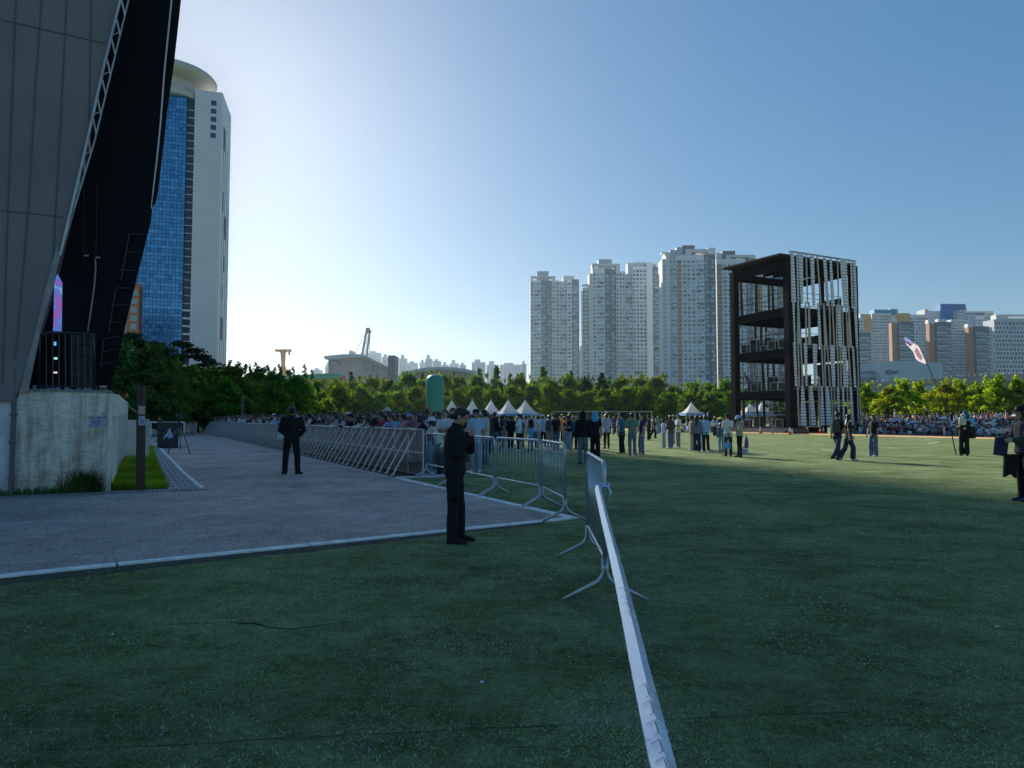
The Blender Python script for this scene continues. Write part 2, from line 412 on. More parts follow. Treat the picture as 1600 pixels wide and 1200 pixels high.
# ------------------------------------------------------------------ apartment towers
GLASS = mat('blue_grey_window_glass', (.085, .145, .22), .12, spec=.8, var=.5, scale=.15)
GLASSL = mat('pale_window_glass', (.30, .44, .56), .15, spec=.8, var=.35, scale=.2)
WHITEC = mat('white_render', (.80, .82, .86), .8, var=.06, scale=.05)
BEIGE = mat('beige_render', (.72, .71, .70), .85, var=.06, scale=.05)
SLATE = mat('slate_grey_render', (.17, .20, .245), .8, var=.08, scale=.05)
GREYP = mat('grey_panel', (.50, .53, .58), .8, var=.08, scale=.05)
BRICK = mat('red_brown_panel', (.42, .25, .18), .85, var=.15, scale=.3)
ORANGE = mat('orange_render', (.62, .38, .17), .85, var=.08, scale=.1)
BLUEW = mat('saturated_blue_cladding', (.015, .13, .40), .4, var=.2, scale=.1)
TEALR = mat('teal_roof_metal', (.04, .30, .45), .5)
DARKM = mat('dark_recess', (.07, .08, .10), .6)
CM = [WHITEC, BEIGE, SLATE, GREYP, BRICK, GLASS, GLASSL, DARKM, ORANGE]
I = {'white': 0, 'beige': 1, 'slate': 2, 'grey': 3, 'brick': 4, 'glass': 5, 'glassl': 6, 'dark': 7, 'orange': 8}
def bay(root, x0, x1, z0, z1, kind, fh, depth, yf=0.0, seed=0):
    """one vertical bay of a facade in local coordinates (front faces -Y)"""
    rnd = random.Random(seed); w = x1 - x0; b = MB()
    base = {'grid': 'beige', 'gridw': 'white', 'slate': 'slate', 'balc': 'white', 'balcd': 'grey', 'brown': 'white', 'panel': 'beige', 'plain': 'beige', 'lattice': 'grey', 'balcw': 'slate', 'gridb': 'beige', 'plainw': 'white', 'plaing': 'grey', 'tan': 'brick'}[kind]
    b.bb((x0, yf, 0), (x1, yf + depth, z1), I[base])
    nf = int((z1 - 1.0) / fh); y = yf
    def win(a, c, za, zb, g, pr=.06, rec=False):
        b.bb((a, y - pr, za), (c, y + .2, zb), g)
    def rail(a, c, za, zb, m='white', pr=.5): b.bb((a, y - pr, za), (c, y + .2, zb), I[m])
    f0 = max(0, int(z0 / fh))
    for f in range(f0, nf):
        z = f * fh
        if kind in ('grid', 'gridw', 'gridb'):
            n = max(1, round(w / 2.6)); c = w / n
            for i in range(n):
                a = x0 + i * c + c * .17; wd = c * .66
                g = I['glass'] if rnd.random() < .8 else I['glassl']
                win(a, a + wd, z + .75, z + 2.4, g)
                if i == 0: b.bb((x0, y - .10, z + 2.72), (x1, y + .1, z + 2.92), 3)
                b.bb((a - .12, y - .16, z + .56), (a + wd + .12, y + .1, z + .74), 0)
                if rnd.random() < .35: b.bb((a + wd * .45, y - .1, z + .9), (a + wd * .55, y + .1, z + 2.35), 0)
        elif kind == 'slate':
            n = max(1, round(w / 4.2)); c = w / n
            for i in range(n):
                o = (.12 if (f + i) % 2 else .30) * c; wd = c * .55
                win(x0 + i * c + o, x0 + i * c + o + wd, z + .45, z + 2.1, I['glassl'] if rnd.random() < .75 else I['glass'], .3)
                b.bb((x0 + i * c + o - .1, y - .42, z + .25), (x0 + i * c + o + wd + .1, y + .1, z + .45), 0)
        elif kind in ('balc', 'balcd'):
            win(x0 + w * .08, x1 - w * .08, z + .5, z + 2.5, I['glass'] if (f // 2) % 2 else I['glassl'], .05)
            rail(x0 + w * .04, x1 - w * .04, z + 2.6, z + 2.95, 'white', .45)
            s = x0 + w * (.30 if f % 2 else .62)
            b.bb((s, y - .4, z + .2), (s + .35, y + .1, z + 2.6), 0)
            if rnd.random() < .5: b.bb((x0 + w * .08, y - .3, z + .3), (s, y + .1, z + 1.3), I['grey'])
            else: b.bb((s + .35, y - .3, z + .3), (x1 - w * .08, y + .1, z + 1.2), I['white'])
        elif kind == 'brown':
            win(x0 + w * .12, x1 - w * .14, z + .15, z + 2.7, I['brick'], .1)
            if f % 2: b.bb((x0, y - .5, z + 2.72), (x1, y + .1, z + 2.98), 0)
            win(x0 + w * .62, x0 + w * .82, z + .8, z + 2.0, I['glass'], .14)
        elif kind == 'panel':
            if f % 2: b.bb((x0 - .1, y - .55, z + 2.6), (x1 + .1, y + .1, z + 2.95), 0)
            win(x0 + w * .1, x1 - w * .35, z + .1, z + 2.5, I['grey'], .1)
            win(x1 - w * .28, x1 - w * .1, z + .8, z + 2.2, I['glass'], .1)
        elif kind == 'balcw':
            win(x0 + w * .05, x1 - w * .05, z + .7, z + 2.4, I['glass'], .05)
            if f % 2:
                a, c = x0 + w * .1, x0 + w * .72
                for zz in (.25, 2.6): b.bb((a, y - .9, z + zz), (c, y + .1, z + zz + .38), 0)
                for xx in (a, c - .4): b.bb((xx, y - .9, z + .25), (xx + .4, y + .1, z + 2.9), 0)
            else: b.bb((x0 + w * .05, y - .5, z + .1), (x1 - w * .05, y + .1, z + .8), I['grey'])
            if f % 2: b.bb((x0 + w * .78, y - .5, z + .1), (x1 - w * .05, y + .1, z + .9), 0)
        elif kind == 'lattice':
            b.bb((x0, y - .4, z - .15), (x1, y + .1, z + .75), 0)
            n = max(2, round(w / 3.4)); c = w / n
            for i in range(n + 1):
                xx = x0 + i * c + (c * .35 if f % 2 else 0)
                if xx < x1 - .6: b.bb((xx, y - .38, z + .7), (xx + .7, y + .1, z + fh - .1), 0)
            win(x0 + .3, x1 - .3, z + .8, z + fh - .2, I['glass'], .05)
    o = b.build('facade_bay', CM, root, world=False)
    return o
def tower(name_lbl, Y, zfloor, secs, extras, fh=2.9, depth=14, cat='apartment tower', group='apartment towers'):
    """secs: (px0, px1, ytop, kind, step) in photo pixels at depth Y"""
    xa = (min(s[0] for s in secs) - 800) / FPX * Y
    root = thing('apartment_tower', name_lbl, cat, (xa, Y, 0), 0, group)
    for i, (a, c, yt, kind, st) in enumerate(secs):
        X0 = (a - 800) / FPX * Y - xa; X1 = (c - 800) / FPX * Y - xa
        bay(root, X0, X1, zfloor, zat(yt, Y), kind, fh, depth - st, st, seed=i * 7 + int(Y))
    for (nm, a, c, yt, yb, mi, dy, dp) in extras:
        b = MB(); X0 = (a - 800) / FPX * Y - xa; X1 = (c - 800) / FPX * Y - xa
        b.bb((X0, dy, zat(yb, Y) - .02), (X1, dy + dp, zat(yt, Y)), mi); b.build(nm, CM, root, world=False)
    return root
G1 = 'apartment towers beyond the trees'
tower('grey and white apartment tower, leftmost and lowest of the tall group', 560, 6, [
    (829, 834.2, 437, 'grid', 1.5), (834.2, 846, 438, 'balc', 0), (846, 862.5, 438, 'slate', .8), (862.5, 874.5, 438, 'grid', 0), (874.5, 887, 439, 'balcd', 1.5), (887, 894, 437, 'gridw', 0), (894, 905.8, 436, 'slate', 1)],
    [('roof_beam', 829, 869, 431, 433, 1, 1, 9), ('roof_post', 829, 831.5, 433, 437, 1, 1, 8.9), ('roof_post', 864, 868.5, 433, 438, 1, 1, 8.9), ('penthouse', 839.5, 858, 423, 438, 3, 2, 8), ('penthouse', 881, 898.5, 430, 439, 1, 2, 9)], group=G1)
tower('wide grey and white twin apartment tower in the middle of the tall group', 525, 6, [
    (912, 922.3, 447, 'grid', 6), (922.3, 927, 426, 'plain', 2), (927, 933, 419, 'gridw', .4), (933, 946, 419, 'balc', 0), (946, 964, 420, 'slate', .8), (964, 978, 424, 'grid', 0), (978, 990, 427, 'balcd', 1.6), (990, 1012, 416, 'gridw', .5), (1012, 1021.5, 410, 'plainw', 0), (1021.5, 1033, 417, 'slate', 1)],
    [('roof_beam', 926.5, 970.5, 411.5, 414.5, 1, 1, 9), ('roof_post', 926.5, 930, 414.5, 419, 1, 1, 8.9), ('roof_post', 964, 970.5, 414.5, 424, 1, 1, 8.9), ('penthouse', 937, 958, 404, 420, 3, 2, 8), ('penthouse', 983, 992, 410, 428, 1, 1.8, 9), ('roof_beam', 992, 1012, 409, 413, 1, 2, 8), ('penthouse', 1023, 1029, 410.5, 417.2, 3, 3, 5), ('roof_beam', 912, 922, 441, 443, 1, 7, 5)], group=G1)
tower('tallest apartment tower with a red brown panel strip and dark stepped rooftop', 480, 6, [
    (1037.5, 1043.5, 404, 'panel', 1), (1043.5, 1050, 394, 'plainw', 1.6), (1050, 1059, 399, 'balcd', 0), (1059, 1068.5, 399, 'brown', .4), (1068.5, 1076, 398, 'gridw', 0), (1076, 1090, 398, 'gridw', .8), (1090, 1103, 398, 'balc', 0), (1103, 1122, 396.5, 'slate', 1.2)],
    [('penthouse', 1051, 1062, 389, 399.2, 3, 3, 7), ('penthouse', 1062, 1071, 384, 398.2, 3, 3.5, 7), ('penthouse', 1071, 1091, 381, 398.1, 2, 4, 7), ('roof_beam', 1075, 1110, 388.5, 393, 1, 1, 8), ('roof_post', 1075, 1084, 393, 398, 1, 1, 7.9), ('roof_box', 1110, 1122, 386.5, 396.6, 0, 1, 9), ('roof_beam', 1037, 1050, 393.2, 395, 0, .8, 6)], group=G1)
tower('apartment tower half hidden behind the dark open stage building', 492, 6, [
    (1122.6, 1132, 405, 'brown', .4), (1132, 1140, 405, 'gridw', 0), (1140, 1154, 404, 'gridw', .8), (1154, 1168, 404, 'balc', 0), (1168, 1186, 403, 'slate', 1.2), (1186, 1196, 412, 'brown', .4), (1196, 1206, 412, 'gridw', 0), (1206, 1218, 412, 'balcd', 1), (1218, 1231, 410, 'slate', 1.2)],
    [('penthouse', 1124, 1134, 394, 405.2, 3, 3, 7), ('penthouse', 1135, 1155, 390, 404.2, 2, 3.6, 7), ('roof_beam', 1139, 1185, 397.5, 401, 1, 1, 8), ('roof_post', 1139, 1147, 401, 404.2, 1, 1, 7.9), ('roof_box', 1174, 1185, 399, 403.2, 0, 1.2, 7)], group=G1)
G2 = 'apartment towers beyond the overpass'
def tw2(lbl, Y, secs, ex=(), fh=3.1): tower(lbl, Y, 10, secs, list(ex), fh=fh, depth=6 if Y < 700 and fh < 4 else 16, group=G2)
tw2('cream tower with an orange gable wall right behind the dark stage building', 720, [(1326, 1347, 497, 'gridb', 0), (1347, 1353, 496, 'gridb', 1), (1353, 1365.5, 492, 'plain', 2)], [('orange_gable', 1353, 1365.4, 490.5, 517, 8, 1.2, 9), ('penthouse', 1349, 1356, 489.5, 496.2, 0, 3, 6)])
tw2('beige tower under a teal rooftop, second from the dark stage building', 725, [(1365.8, 1396.5, 489.5, 'grid', 0)], [('penthouse', 1400, 1412, 481, 492, 1, 6, 8)])
b = MB(); rt = [o for o in COL.objects if o.name.startswith('apartment_tower') and o.get('label', '').startswith('beige tower under')][0]
b.bb((at(1356, 0, 725).x, 728, zat(489.6, 725)), (at(1390.8, 0, 725).x, 738, zat(483, 725))); b.build('teal_roof_block', TEALR, rt)
tw2('low white balcony tower standing in front of the orange gabled tower', 640, [(1326, 1342, 519, 'balcw', 0), (1342, 1363, 519, 'balcw', 0), (1363, 1365, 519.5, 'plaing', 0)])
tw2('balcony tower with a tan side wall behind the waving flag', 645, [(1397, 1406, 504, 'tan', 1), (1406, 1431, 503.5, 'balcw', 0)], [('side_wall', 1396.9, 1405.5, 505, 600, 4, .6, 4)])
tw2('beige tower with an orange rooftop behind the flag', 722, [(1397, 1425, 492, 'gridb', 1), (1425, 1454.5, 491.5, 'grid', 0)], [('orange_gable', 1404, 1425, 489.5, 502, 8, -.5, 8), ('penthouse', 1395.5, 1404, 497, 503, 1, -.4, 6)])
tw2('tower with a saturated blue glass top, tallest of the right group', 760, [(1449, 1455, 483, 'plaing', 0), (1455, 1473.5, 486, 'plaing', 0), (1473.5, 1492.5, 486, 'grid', 0), (1492.5, 1502, 481.8, 'plaing', 1), (1502, 1515.5, 482, 'gridw', 0)], [('penthouse', 1503, 1515.4, 476, 482.2, 3, 1, 8)])
rt = [o for o in COL.objects if o.get('label', '').startswith('tower with a saturated')][0]
b = MB(); b.bb((at(1454, 0, 760).x, 759, zat(500, 760)), (at(1473.4, 0, 760).x, 772, zat(475, 760))); b.bb((at(1473.5, 0, 760).x, 759.2, zat(484.5, 760)), (at(1492.4, 0, 760).x, 772, zat(475.2, 760))); b.build('blue_top', BLUEW, rt)
tw2('balcony tower with a brown side wall below the blue topped tower', 650, [(1456, 1465, 505, 'tan', 1), (1465, 1490, 503, 'balcw', 0)], [('side_wall', 1455.9, 1464.5, 505.5, 600, 4, .6, 4), ('penthouse', 1456, 1461, 499, 505.3, 1, 2, 5), ('penthouse', 1471.5, 1485, 498, 503.3, 0, 2, 5)])
tw2('plain beige tower right of the blue topped tower', 726, [(1490, 1513, 499, 'grid', 0), (1513, 1518, 500, 'gridw', 1)])
tw2('cream and blue tower with a pale open rooftop frame', 735, [(1517, 1528, 490, 'plaing', 1), (1528, 1543, 493, 'gridw', 0), (1543, 1556.5, 486, 'gridb', 0)], [('roof_beam', 1518, 1556.5, 486, 488.5, 1, 1.2, 8)])
tw2('lower balcony tower with a brown side wall near the right edge', 655, [(1517.5, 1526, 511, 'tan', 1), (1526, 1549, 510, 'balcw', 0), (1549, 1555, 511, 'gridb', .5)], [('side_wall', 1517.4, 1525.5, 511.5, 600, 4, .6, 4), ('penthouse', 1518, 1523, 505.5, 511.2, 0, 2, 5)])
tw2('broad white latticed tower at the right edge of the photo', 690, [(1557, 1582, 499, 'lattice', 0), (1582, 1640, 497, 'lattice', 2)], [('penthouse', 1563, 1582, 491, 499.2, 1, 2, 8), ('roof_beam', 1582, 1640, 490.5, 493.5, 0, 3, 8)], fh=4.2)
# ------------------------------------------------------------------ very far pale skyline
FAR = mat('distant_tower_render', (.42, .45, .50), .9)
FARG = mat('distant_tower_windows', (.28, .32, .38), .6)
skyl = [(487, 500, 578), (507, 514, 571), (545, 556, 569), (572, 593, 551), (596, 606, 558), (623, 634, 560), (636, 651, 567), (655, 664, 566), (664, 674, 560.5), (676, 688, 564), (690, 700, 570), (702, 716, 568), (718, 727, 570), (737, 758, 566), (760, 779, 570), (781, 815, 569.5), (815, 822.5, 568.5), (905.5, 912, 546)]
skn = ['small far tower beyond the yellow crane', 'narrow far tower left of the grey exhibition building', 'far tower low above the exhibition roof', 'widest far tower right of the lattice crane', 'far tower between crane and dark stair tower', 'far tower just right of the dark stair tower', 'low far block above the left end of the curved roof', 'short far tower left of a taller pointed one', 'stepped far tower above the curved roof, highest there', 'far tower right of the stepped one', 'small far block over the crown of the curved roof', 'wide far block over the curved roof', 'small far block at the right of the curved roof', 'pale far slab just past the curved roof', 'second pale far slab past the curved roof', 'long pale far slab next to the tall apartment group', 'thin far end tower beside the tall apartment group', 'pale sliver tower in the gap between tall apartment towers']
for i, (a, c, yt) in enumerate(skyl):
    Y = 1350 + (i * 67) % 260
    X0 = (a - 800) / FPX * Y; X1 = (c - 800) / FPX * Y; zt = zat(yt, Y)
    root = thing('far_tower', skn[i], 'apartment tower', (X0, Y, 0), 0, 'pale towers on the far skyline')
    b = MB(); b.bb((0, 0, 0), (X1 - X0, 18, zt)); b.build('wall', FAR, root, world=False)
    b = MB(); w = X1 - X0
    b.bb((w * .2, 4, zt - .02), (w * .62, 13, zt + 4 + (i % 3) * 2)); b.build('rooftop', FAR, root, world=False)
    b = MB(); n = max(1, int(w / 7))
    for k in range(n):
        xx = w * (k + .25) / n; b.bb((xx, -.3, 8), (xx + w / n * .4, .1, zt - 5))
    b.build('window_bands', FARG, root, world=False)['kind'] = 'stuff'

# ------------------------------------------------------------------ blue glass office tower (its shadow covers the foreground)
TC = (at(351, 0, 370).x, 370.0)
uf = Vector((-.945, -.327, 0)); vf = Vector((-.235, .972, 0)).normalized()
OT = thing('office_tower', 'blue glass and white office tower under a round disc roof, sun behind it', 'skyscraper', (TC[0], TC[1], 0))
C0 = Vector((TC[0], TC[1], 0))
def curtain_mat():
    m = bpy.data.materials.new('blue_curtain_glass'); m.use_nodes = True
    n = m.node_tree.nodes; L = m.node_tree.links; b = n['Principled BSDF']
    at_ = n.new('ShaderNodeAttribute'); at_.attribute_name = 'tint'
    cr = n.new('ShaderNodeValToRGB'); e = cr.color_ramp.elements; e[0].color = (.02, .17, .42, 1); e[1].color = (.10, .42, .80, 1); e[0].position = .1
    L.new(at_.outputs['Fac'], cr.inputs[0]); L.new(cr.outputs[0], b.inputs['Base Color'])
    b.inputs['Roughness'].default_value = .22; b.inputs['Metallic'].default_value = .25; b.inputs['Specular IOR Level'].default_value = .8
    return m
PALE = mat('pale_tower_panels', (.84, .82, .86), .6, var=.05, scale=.05)
JOINT = mat('tower_panel_joints', (.58, .59, .64), .7)
CREAM = mat('cream_roof_panels', (.62, .60, .54), .6, var=.05, scale=.1)
def FP(a, z, out=0): return C0 + uf * a + Vector((0, 0, z)) + Vector((-uf.y, uf.x, 0)) * (-out if (Vector((-uf.y, uf.x, 0)).y > 0) else out)
def fz(py, a=0):
    Y = (C0 + uf * a).y; return zat(py, Y)
WF = 13.4; GAP = 17.2; BL = 62.0; DEP = 30.0
ZT = zat(149, 373); ZB = zat(138, 363)
def slab(b, a0, a1, z0, z1, dep, mi=0, out=0):
    nrm = Vector((-uf.y, uf.x, 0)); nrm = nrm if nrm.y < 0 else -nrm
    p = C0 + uf * a0 + nrm * out; q = C0 + uf * a1 + nrm * out
    b.prism([p + Vector((0, 0, z0)), q + Vector((0, 0, z0)), q + vf * dep + Vector((0, 0, z0)), p + vf * dep + Vector((0, 0, z0))], (0, 0, z1 - z0), mi)
b = MB(); slab(b, 0, WF, 0, ZT, DEP); o = b.build('white_wing', PALE, OT); fix(o.data)
b = MB()
nrm = Vector((-uf.y, uf.x, 0)); nrm = nrm if nrm.y < 0 else -nrm
for k in range(1, 100):
    z = k * 1.72; slab(b, .05, WF - .05, z, z + .14, .3, out=.03)
for k in range(1, 9):
    a = k * WF / 9; slab(b, a, a + .12, 2, ZT - .5, .3, out=.05)
o = b.build('panel_joints', JOINT, OT); fix(o.data)
b = MB(); slab(b, WF + .02, GAP, 0, ZT - 3, DEP - 4, out=-2.2); o = b.build('recess', mat('recess_dark_glass', (.06, .07, .11), .4), OT); fix(o.data)
b = MB()
for k in range(40):
    z = 4 + k * 4.1; slab(b, WF + .05, GAP - .05, z, z + (.9 if z < 60 else .35), 2.3, out=-.3 if z < 60 else -1.6)
o = b.build('recess_slabs', PALE, OT); fix(o.data); o['kind'] = 'stuff'
b = MB(); slab(b, GAP, BL, 0, ZB, DEP); o = b.build('glass_wing_core', mat('glass_wing_core', (.03, .08, .18), .5), OT); fix(o.data)
# glass panes, each with its own tint, some open
me = bpy.data.meshes.new('curtain_glass'); vs = []; fs = []; tint = []
rnd = random.Random(3); nc = 26; nr = 88; cw = (BL - GAP) / nc; rh = (ZB - 2) / nr
for r_ in range(nr):
    for c_ in range(nc):
        t = rnd.random() * .55 + .25 + (.15 if r_ % 2 else -.12) + .12 * mnoise.noise(Vector((c_ * .4, r_ * .15, 0)))
        if 28 < r_ < 31: t += .35
        ou = .12
        if r_ % 2 and rnd.random() < .035: t = -.6; 
        a0 = GAP + c_ * cw + .1; a1 = GAP + (c_ + 1) * cw - .1; z0 = 1 + r_ * rh + .12; z1 = z0 + rh - .24
        j = len(vs)
        for a, z in ((a0, z0), (a1, z0), (a1, z1), (a0, z1)): vs.append(tuple(C0 + uf * a + nrm * ou + Vector((0, 0, z))))
        fs.append((j, j + 1, j + 2, j + 3)); tint += [max(0, min(1, t))] * 4
I_ = wm(OT).inverted(); me.from_pydata([tuple(I_ @ Vector(v)) for v in vs], [], fs); me.materials.append(curtain_mat())
ca = me.attributes.new('tint', 'FLOAT', 'POINT'); ca.data.foreach_set('value', tint); link('curtain_glass', me, OT)
# windows of the white wing, side slots
b = MB()
for k in range(5):
    z = fz(161.5 + 12.6 * k, 3.5) ; slab(b, 2.9, 5.6, z - 1.3, z + 1.3, .3, out=.08)
o = b.build('upper_windows', mat('upper_office_glass', (.05, .09, .22), .2), OT); fix(o.data)
b = MB(); nv = Vector((vf.y, -vf.x, 0))
def sideq(b, t0, t1, z0, z1, out=.12):
    p = C0 + vf * t0; q = C0 + vf * t1
    b.prism([p + Vector((0, 0, z0)), q + Vector((0, 0, z0)), q + nv * out + Vector((0, 0, z0)), p + nv * out + Vector((0, 0, z0))], (0, 0, z1 - z0))
for (t0, t1, y0, y1) in ((5, 12, 197, 232), (13, 20, 337, 372), (8, 15, 495, 530), (7, 9, 300, 330), (14, 16, 400, 425), (10, 12, 445, 470)):
    Yt = (C0 + vf * t0).y; sideq(b, t0, t1, zat(y1, Yt), zat(y0, Yt))
for t in (6, 12, 19, 25): sideq(b, t, t + .5, 2, 150 if t < 24 else 120, .1)
o = b.build('side_openings', DARKM, OT); fix(o.data)
# stepped crown and disc
cc = C0 + uf * 29.2 + vf * 15; b = MB(); ZD = zat(128, cc.y)
b.loft([cc + Vector((0, 0, z)) for z in (ZT - 2, ZD - 13, ZD - 12.9, ZD - 9, ZD - 8.9, ZD - 2)], [19.5, 19.0, 18.0, 17.4, 16.4, 15.4], n=40)
o = b.build('roof_drum', CREAM, OT)
b = MB()
for z, rr in ((-13, 18.9), (-11, 17.8), (-9, 17.3), (-7.2, 16.2), (-5.4, 15.9), (-3.6, 15.6)):
    b.loft([cc + Vector((0, 0, ZD + z)), cc + Vector((0, 0, ZD + z + .25))], rr + .15, n=40)
b.build('drum_joints', JOINT, OT)
b = MB(); b.loft([cc + Vector((0, 0, ZD + z)) for z in (-2.6, -1.8, -.4, 1.4, 2.6, 3.2)], [15, 22, 23.6, 24, 23, 18], n=56)
b.build('roof_disc', CREAM, OT, smooth=True)
# brown brick building in front of the tower
BR = thing('brick_building', 'orange brown brick block with square windows in front of the blue tower', 'building', (at(190, 0, 300).x, 300, 0))
xa, xb = at(176, 0, 300).x, at(230.5, 0, 300).x; zt = zat(445.5, 300)
b = MB(); b.prism([Vector((xa, 300, 0)), Vector((xb, 300, 0)), Vector((xb - 7.6, 316, 0)), Vector((xa - 7.6, 316, 0))], (0, 0, zt)); b.prism([Vector((xb + .02, 300.4, 0)), Vector((xb + .9, 300.6, 0)), Vector((xb - 6.4, 315, 0)), Vector((xb - 7.2, 315, 0))], (0, 0, zt - .6), 1); b.build('wall', [mat('orange_brick', (.62, .20, .09), .85, var=.12, scale=.3), DARKM], BR)
b = MB(); b.prism([Vector((xa - .2, 299.7, zt)), Vector((xb + .2, 299.7, zt)), Vector((xb - 7.4, 316, zt)), Vector((xa - 7.4, 316, zt))], (0, 0, .7)); b.build('parapet', MATS['orange_brick'], BR)
WG = mat('pale_blue_office_glass', (.30, .38, .48), .2, spec=.8)
for r_ in range(9):
    for c_ in range(4):
        xx = at(217.2 - 15 * c_, 0, 300).x; zz = zat(457.5 + 13.3 * r_, 300)
        b = MB(); b.bb((xx, 299.85, zz - 1.25), (xx + 2.8, 300.2, zz + 1.25)); b.build('window', WG, BR)

# ------------------------------------------------------------------ exhibition halls, cranes
EX = thing('exhibition_building', 'pinkish grey exhibition building with a projecting flat roof and blue sign', 'building', (at(560, 0, 420).x, 420, 0))
b = MB(); Y = 420
P_ = lambda px, py, y=Y: at(px, py, y)
b.prism([P_(515, 659), P_(605, 659), P_(605, 572), P_(568, 556), P_(515, 560)], (0, 25, 0)); fix(b.build('wall', mat('pinkish_grey_cladding', (.40, .36, .38), .8, var=.06, scale=.03), EX).data)
b = MB(); b.prism([P_(506.5, 556.2, 415), P_(506.5, 560.8, 415), P_(517, 561.5, 415), P_(568, 557.5, 415), P_(568, 553.2, 415), P_(535, 553.5, 415)], (0, 30, 0)); fix(b.build('flat_roof', mat('pale_roof_edge', (.48, .50, .54), .7), EX).data)
b = MB(); b.prism([P_(568, 557, 416), P_(568, 553.2, 416), P_(605, 572, 416), P_(605, 575, 416)], (0, 28, 0)); fix(b.build('sloping_roof', MATS['pale_roof_edge'], EX).data)
b = MB(); b.prism([P_(568, 565, 419.4), P_(568, 578, 419.4), P_(604, 578, 419.4), P_(604, 576, 419.4)], (0, .5, 0)); fix(b.build('window_band', GLASS, EX).data)
b = MB(); b.prism([P_(513, 562, 419), P_(518, 561.6, 419), P_(518, 640, 419), P_(513, 640, 419)], (0, .8, 0)); fix(b.build('corner_glazing', GLASS, EX).data)
b = MB(); SGN = mat('dark_blue_sign', (.03, .08, .20), .5)
b.bb(P_(515, 569, 418.6), P_(532, 564.8, 419.2)); b.build('sign_board', SGN, EX)
b = MB(); 
for k in range(7): b.bb(P_(517 + k * 1.9, 568.2, 418.3), P_(518.2 + k * 1.9, 565.6 + (k % 3) * .5, 418.55))
b.build('sign_lettering', WHITEC, EX)
b = MB(); b.bb(P_(545, 556, 422), P_(556, 550.5, 434)); b.build('rooftop_unit', WHITEC, EX)
b = MB(); b.bb(P_(538.4, 556, 425), P_(538.9, 532, 425.4)); b.build('mast', GREYP, EX)
ST = thing('stair_tower', 'dark grey louvred stair tower between the grey building and curved hall', 'tower', (at(614, 0, 410).x, 410, 0))
b = MB(); b.bb(at(605.3, 658.5, 410), at(623, 558.5, 424)); b.build('wall', mat('dark_louvre_cladding', (.09, .09, .13), .7), ST)
b = MB()
for k in range(12): b.bb(at(605.2, 561 + k * 3.9, 409.7), at(623.2, 560.2 + k * 3.9, 409.95))
b.build('louvre', mat('louvre_blade', (.16, .16, .2), .6), ST)
b = MB(); b.bb(at(614.2, 560, 412), at(614.7, 547, 412.3)); b.build('mast', GREYP, ST)
HL = thing('curved_hall', 'long exhibition hall under a shallow curved grey roof', 'building', (at(680, 0, 400).x, 400, 0))
arc = [(618, 591), (626, 584.5), (640, 579), (655, 575.8), (672, 573.8), (690, 573), (710, 574), (728, 576.3), (745, 580.5)]
b = MB(); b.prism([at(620, 659, 400), at(742, 659, 400)] + [at(x, y + 5, 400) for x, y in reversed(arc[0:])], (0, 30, 0)); fix(b.build('wall', mat('hall_grey_cladding', (.27, .26, .28), .8, var=.06, scale=.05), HL).data)
b = MB()
b.prism([at(x, y, 394) for x, y in arc] + [at(x, y + 5.2, 394) for x, y in reversed(arc)], (0, 38, 0)); fix(b.build('curved_roof', mat('blue_grey_roof_metal', (.33, .38, .46), .5), HL).data)
b = MB()
for x in range(622, 742, 6): b.bb(at(x, 658, 399.3), at(x + .8, 584, 399.9))
b.build('facade_fins', WHITEC, HL)
def crane(root, p0, p1, w, m, n=14):
    b = MB(); p0 = Vector(p0); p1 = Vector(p1); d = (p1 - p0); x = Vector((1, 0, 0)) - d.normalized() * d.normalized().x; x.normalize(); y = d.normalized().cross(x)
    c = [(-1, -1), (1, -1), (1, 1), (-1, 1)]
    f = lambda t, q: p0 + d * t + (x * q[0] + y * q[1]) * w / 2 * (1 - .45 * t)
    for q in c: b.bar(f(0, q), f(1, q), w * .13)
    for k in range(n):
        for i in range(4): b.bar(f(k / n, c[i]), f((k + 1) / n, c[(i + 1) % 4]), w * .08)
    return b
YC = 470; LC = thing('lattice_crane', 'grey lattice boom crane rising behind the exhibition building', 'crane', (at(560, 0, YC).x, YC, 0))
CRM = mat('crane_grey_steel', (.20, .19, .19), .6)
b = crane(LC, at(562, 600, YC), at(575.5, 516, YC), 4.2, CRM, 22); b.build('boom', CRM, LC)
b = MB(); b.bb(at(571.5, 519, YC - 1), at(578.5, 513, YC + 2)); b.bar(at(575, 515, YC), at(580, 519, YC), 1.2); b.build('boom_head', CRM, LC)
b = MB(); b.bar(at(578, 518, YC), at(577.6, 552, YC), .25); b.bar(at(574, 516, YC), at(552, 556, YC), .25); b.build('hoist_cable', CRM, LC)
b = MB(); b.bb(at(550, 658, YC), at(572, 598, YC + 8)); b.build('cab', CRM, LC)
YC = 520; YEL = mat('ochre_crane_paint', (.66, .27, .03), .6, var=.1, scale=.2)
HC = thing('hammerhead_crane', 'small ochre yellow hammerhead crane above the trees at left', 'crane', (at(442, 0, YC).x, YC, 0))
b = MB(); b.loft([at(443, 658, YC), at(442, 585, YC), at(442.3, 570, YC), at(442.3, 551, YC), at(442.3, 548.5, YC)], [2.6, 2.4, 1.5, 2.0, 4.0], n=8); b.build('tower', YEL, HC)
b = MB(); b.bb(at(431, 549, YC - 1.5), at(453.8, 546.3, YC + 1.5)); b.ell(at(431.8, 547.5, YC), (1.2, 1.2, 1.0)); b.ell(at(453.2, 547.8, YC), (1.2, 1.2, 1.2)); b.build('jib', YEL, HC)
b = MB(); b.bar(at(431, 548, YC), at(430.6, 566, YC), .18); b.bar(at(452, 548, YC), at(451.6, 566, YC), .18); b.ell(at(451.8, 552, YC), (.7, .7, 1.6)); b.build('hoist_cable', CRM, HC)
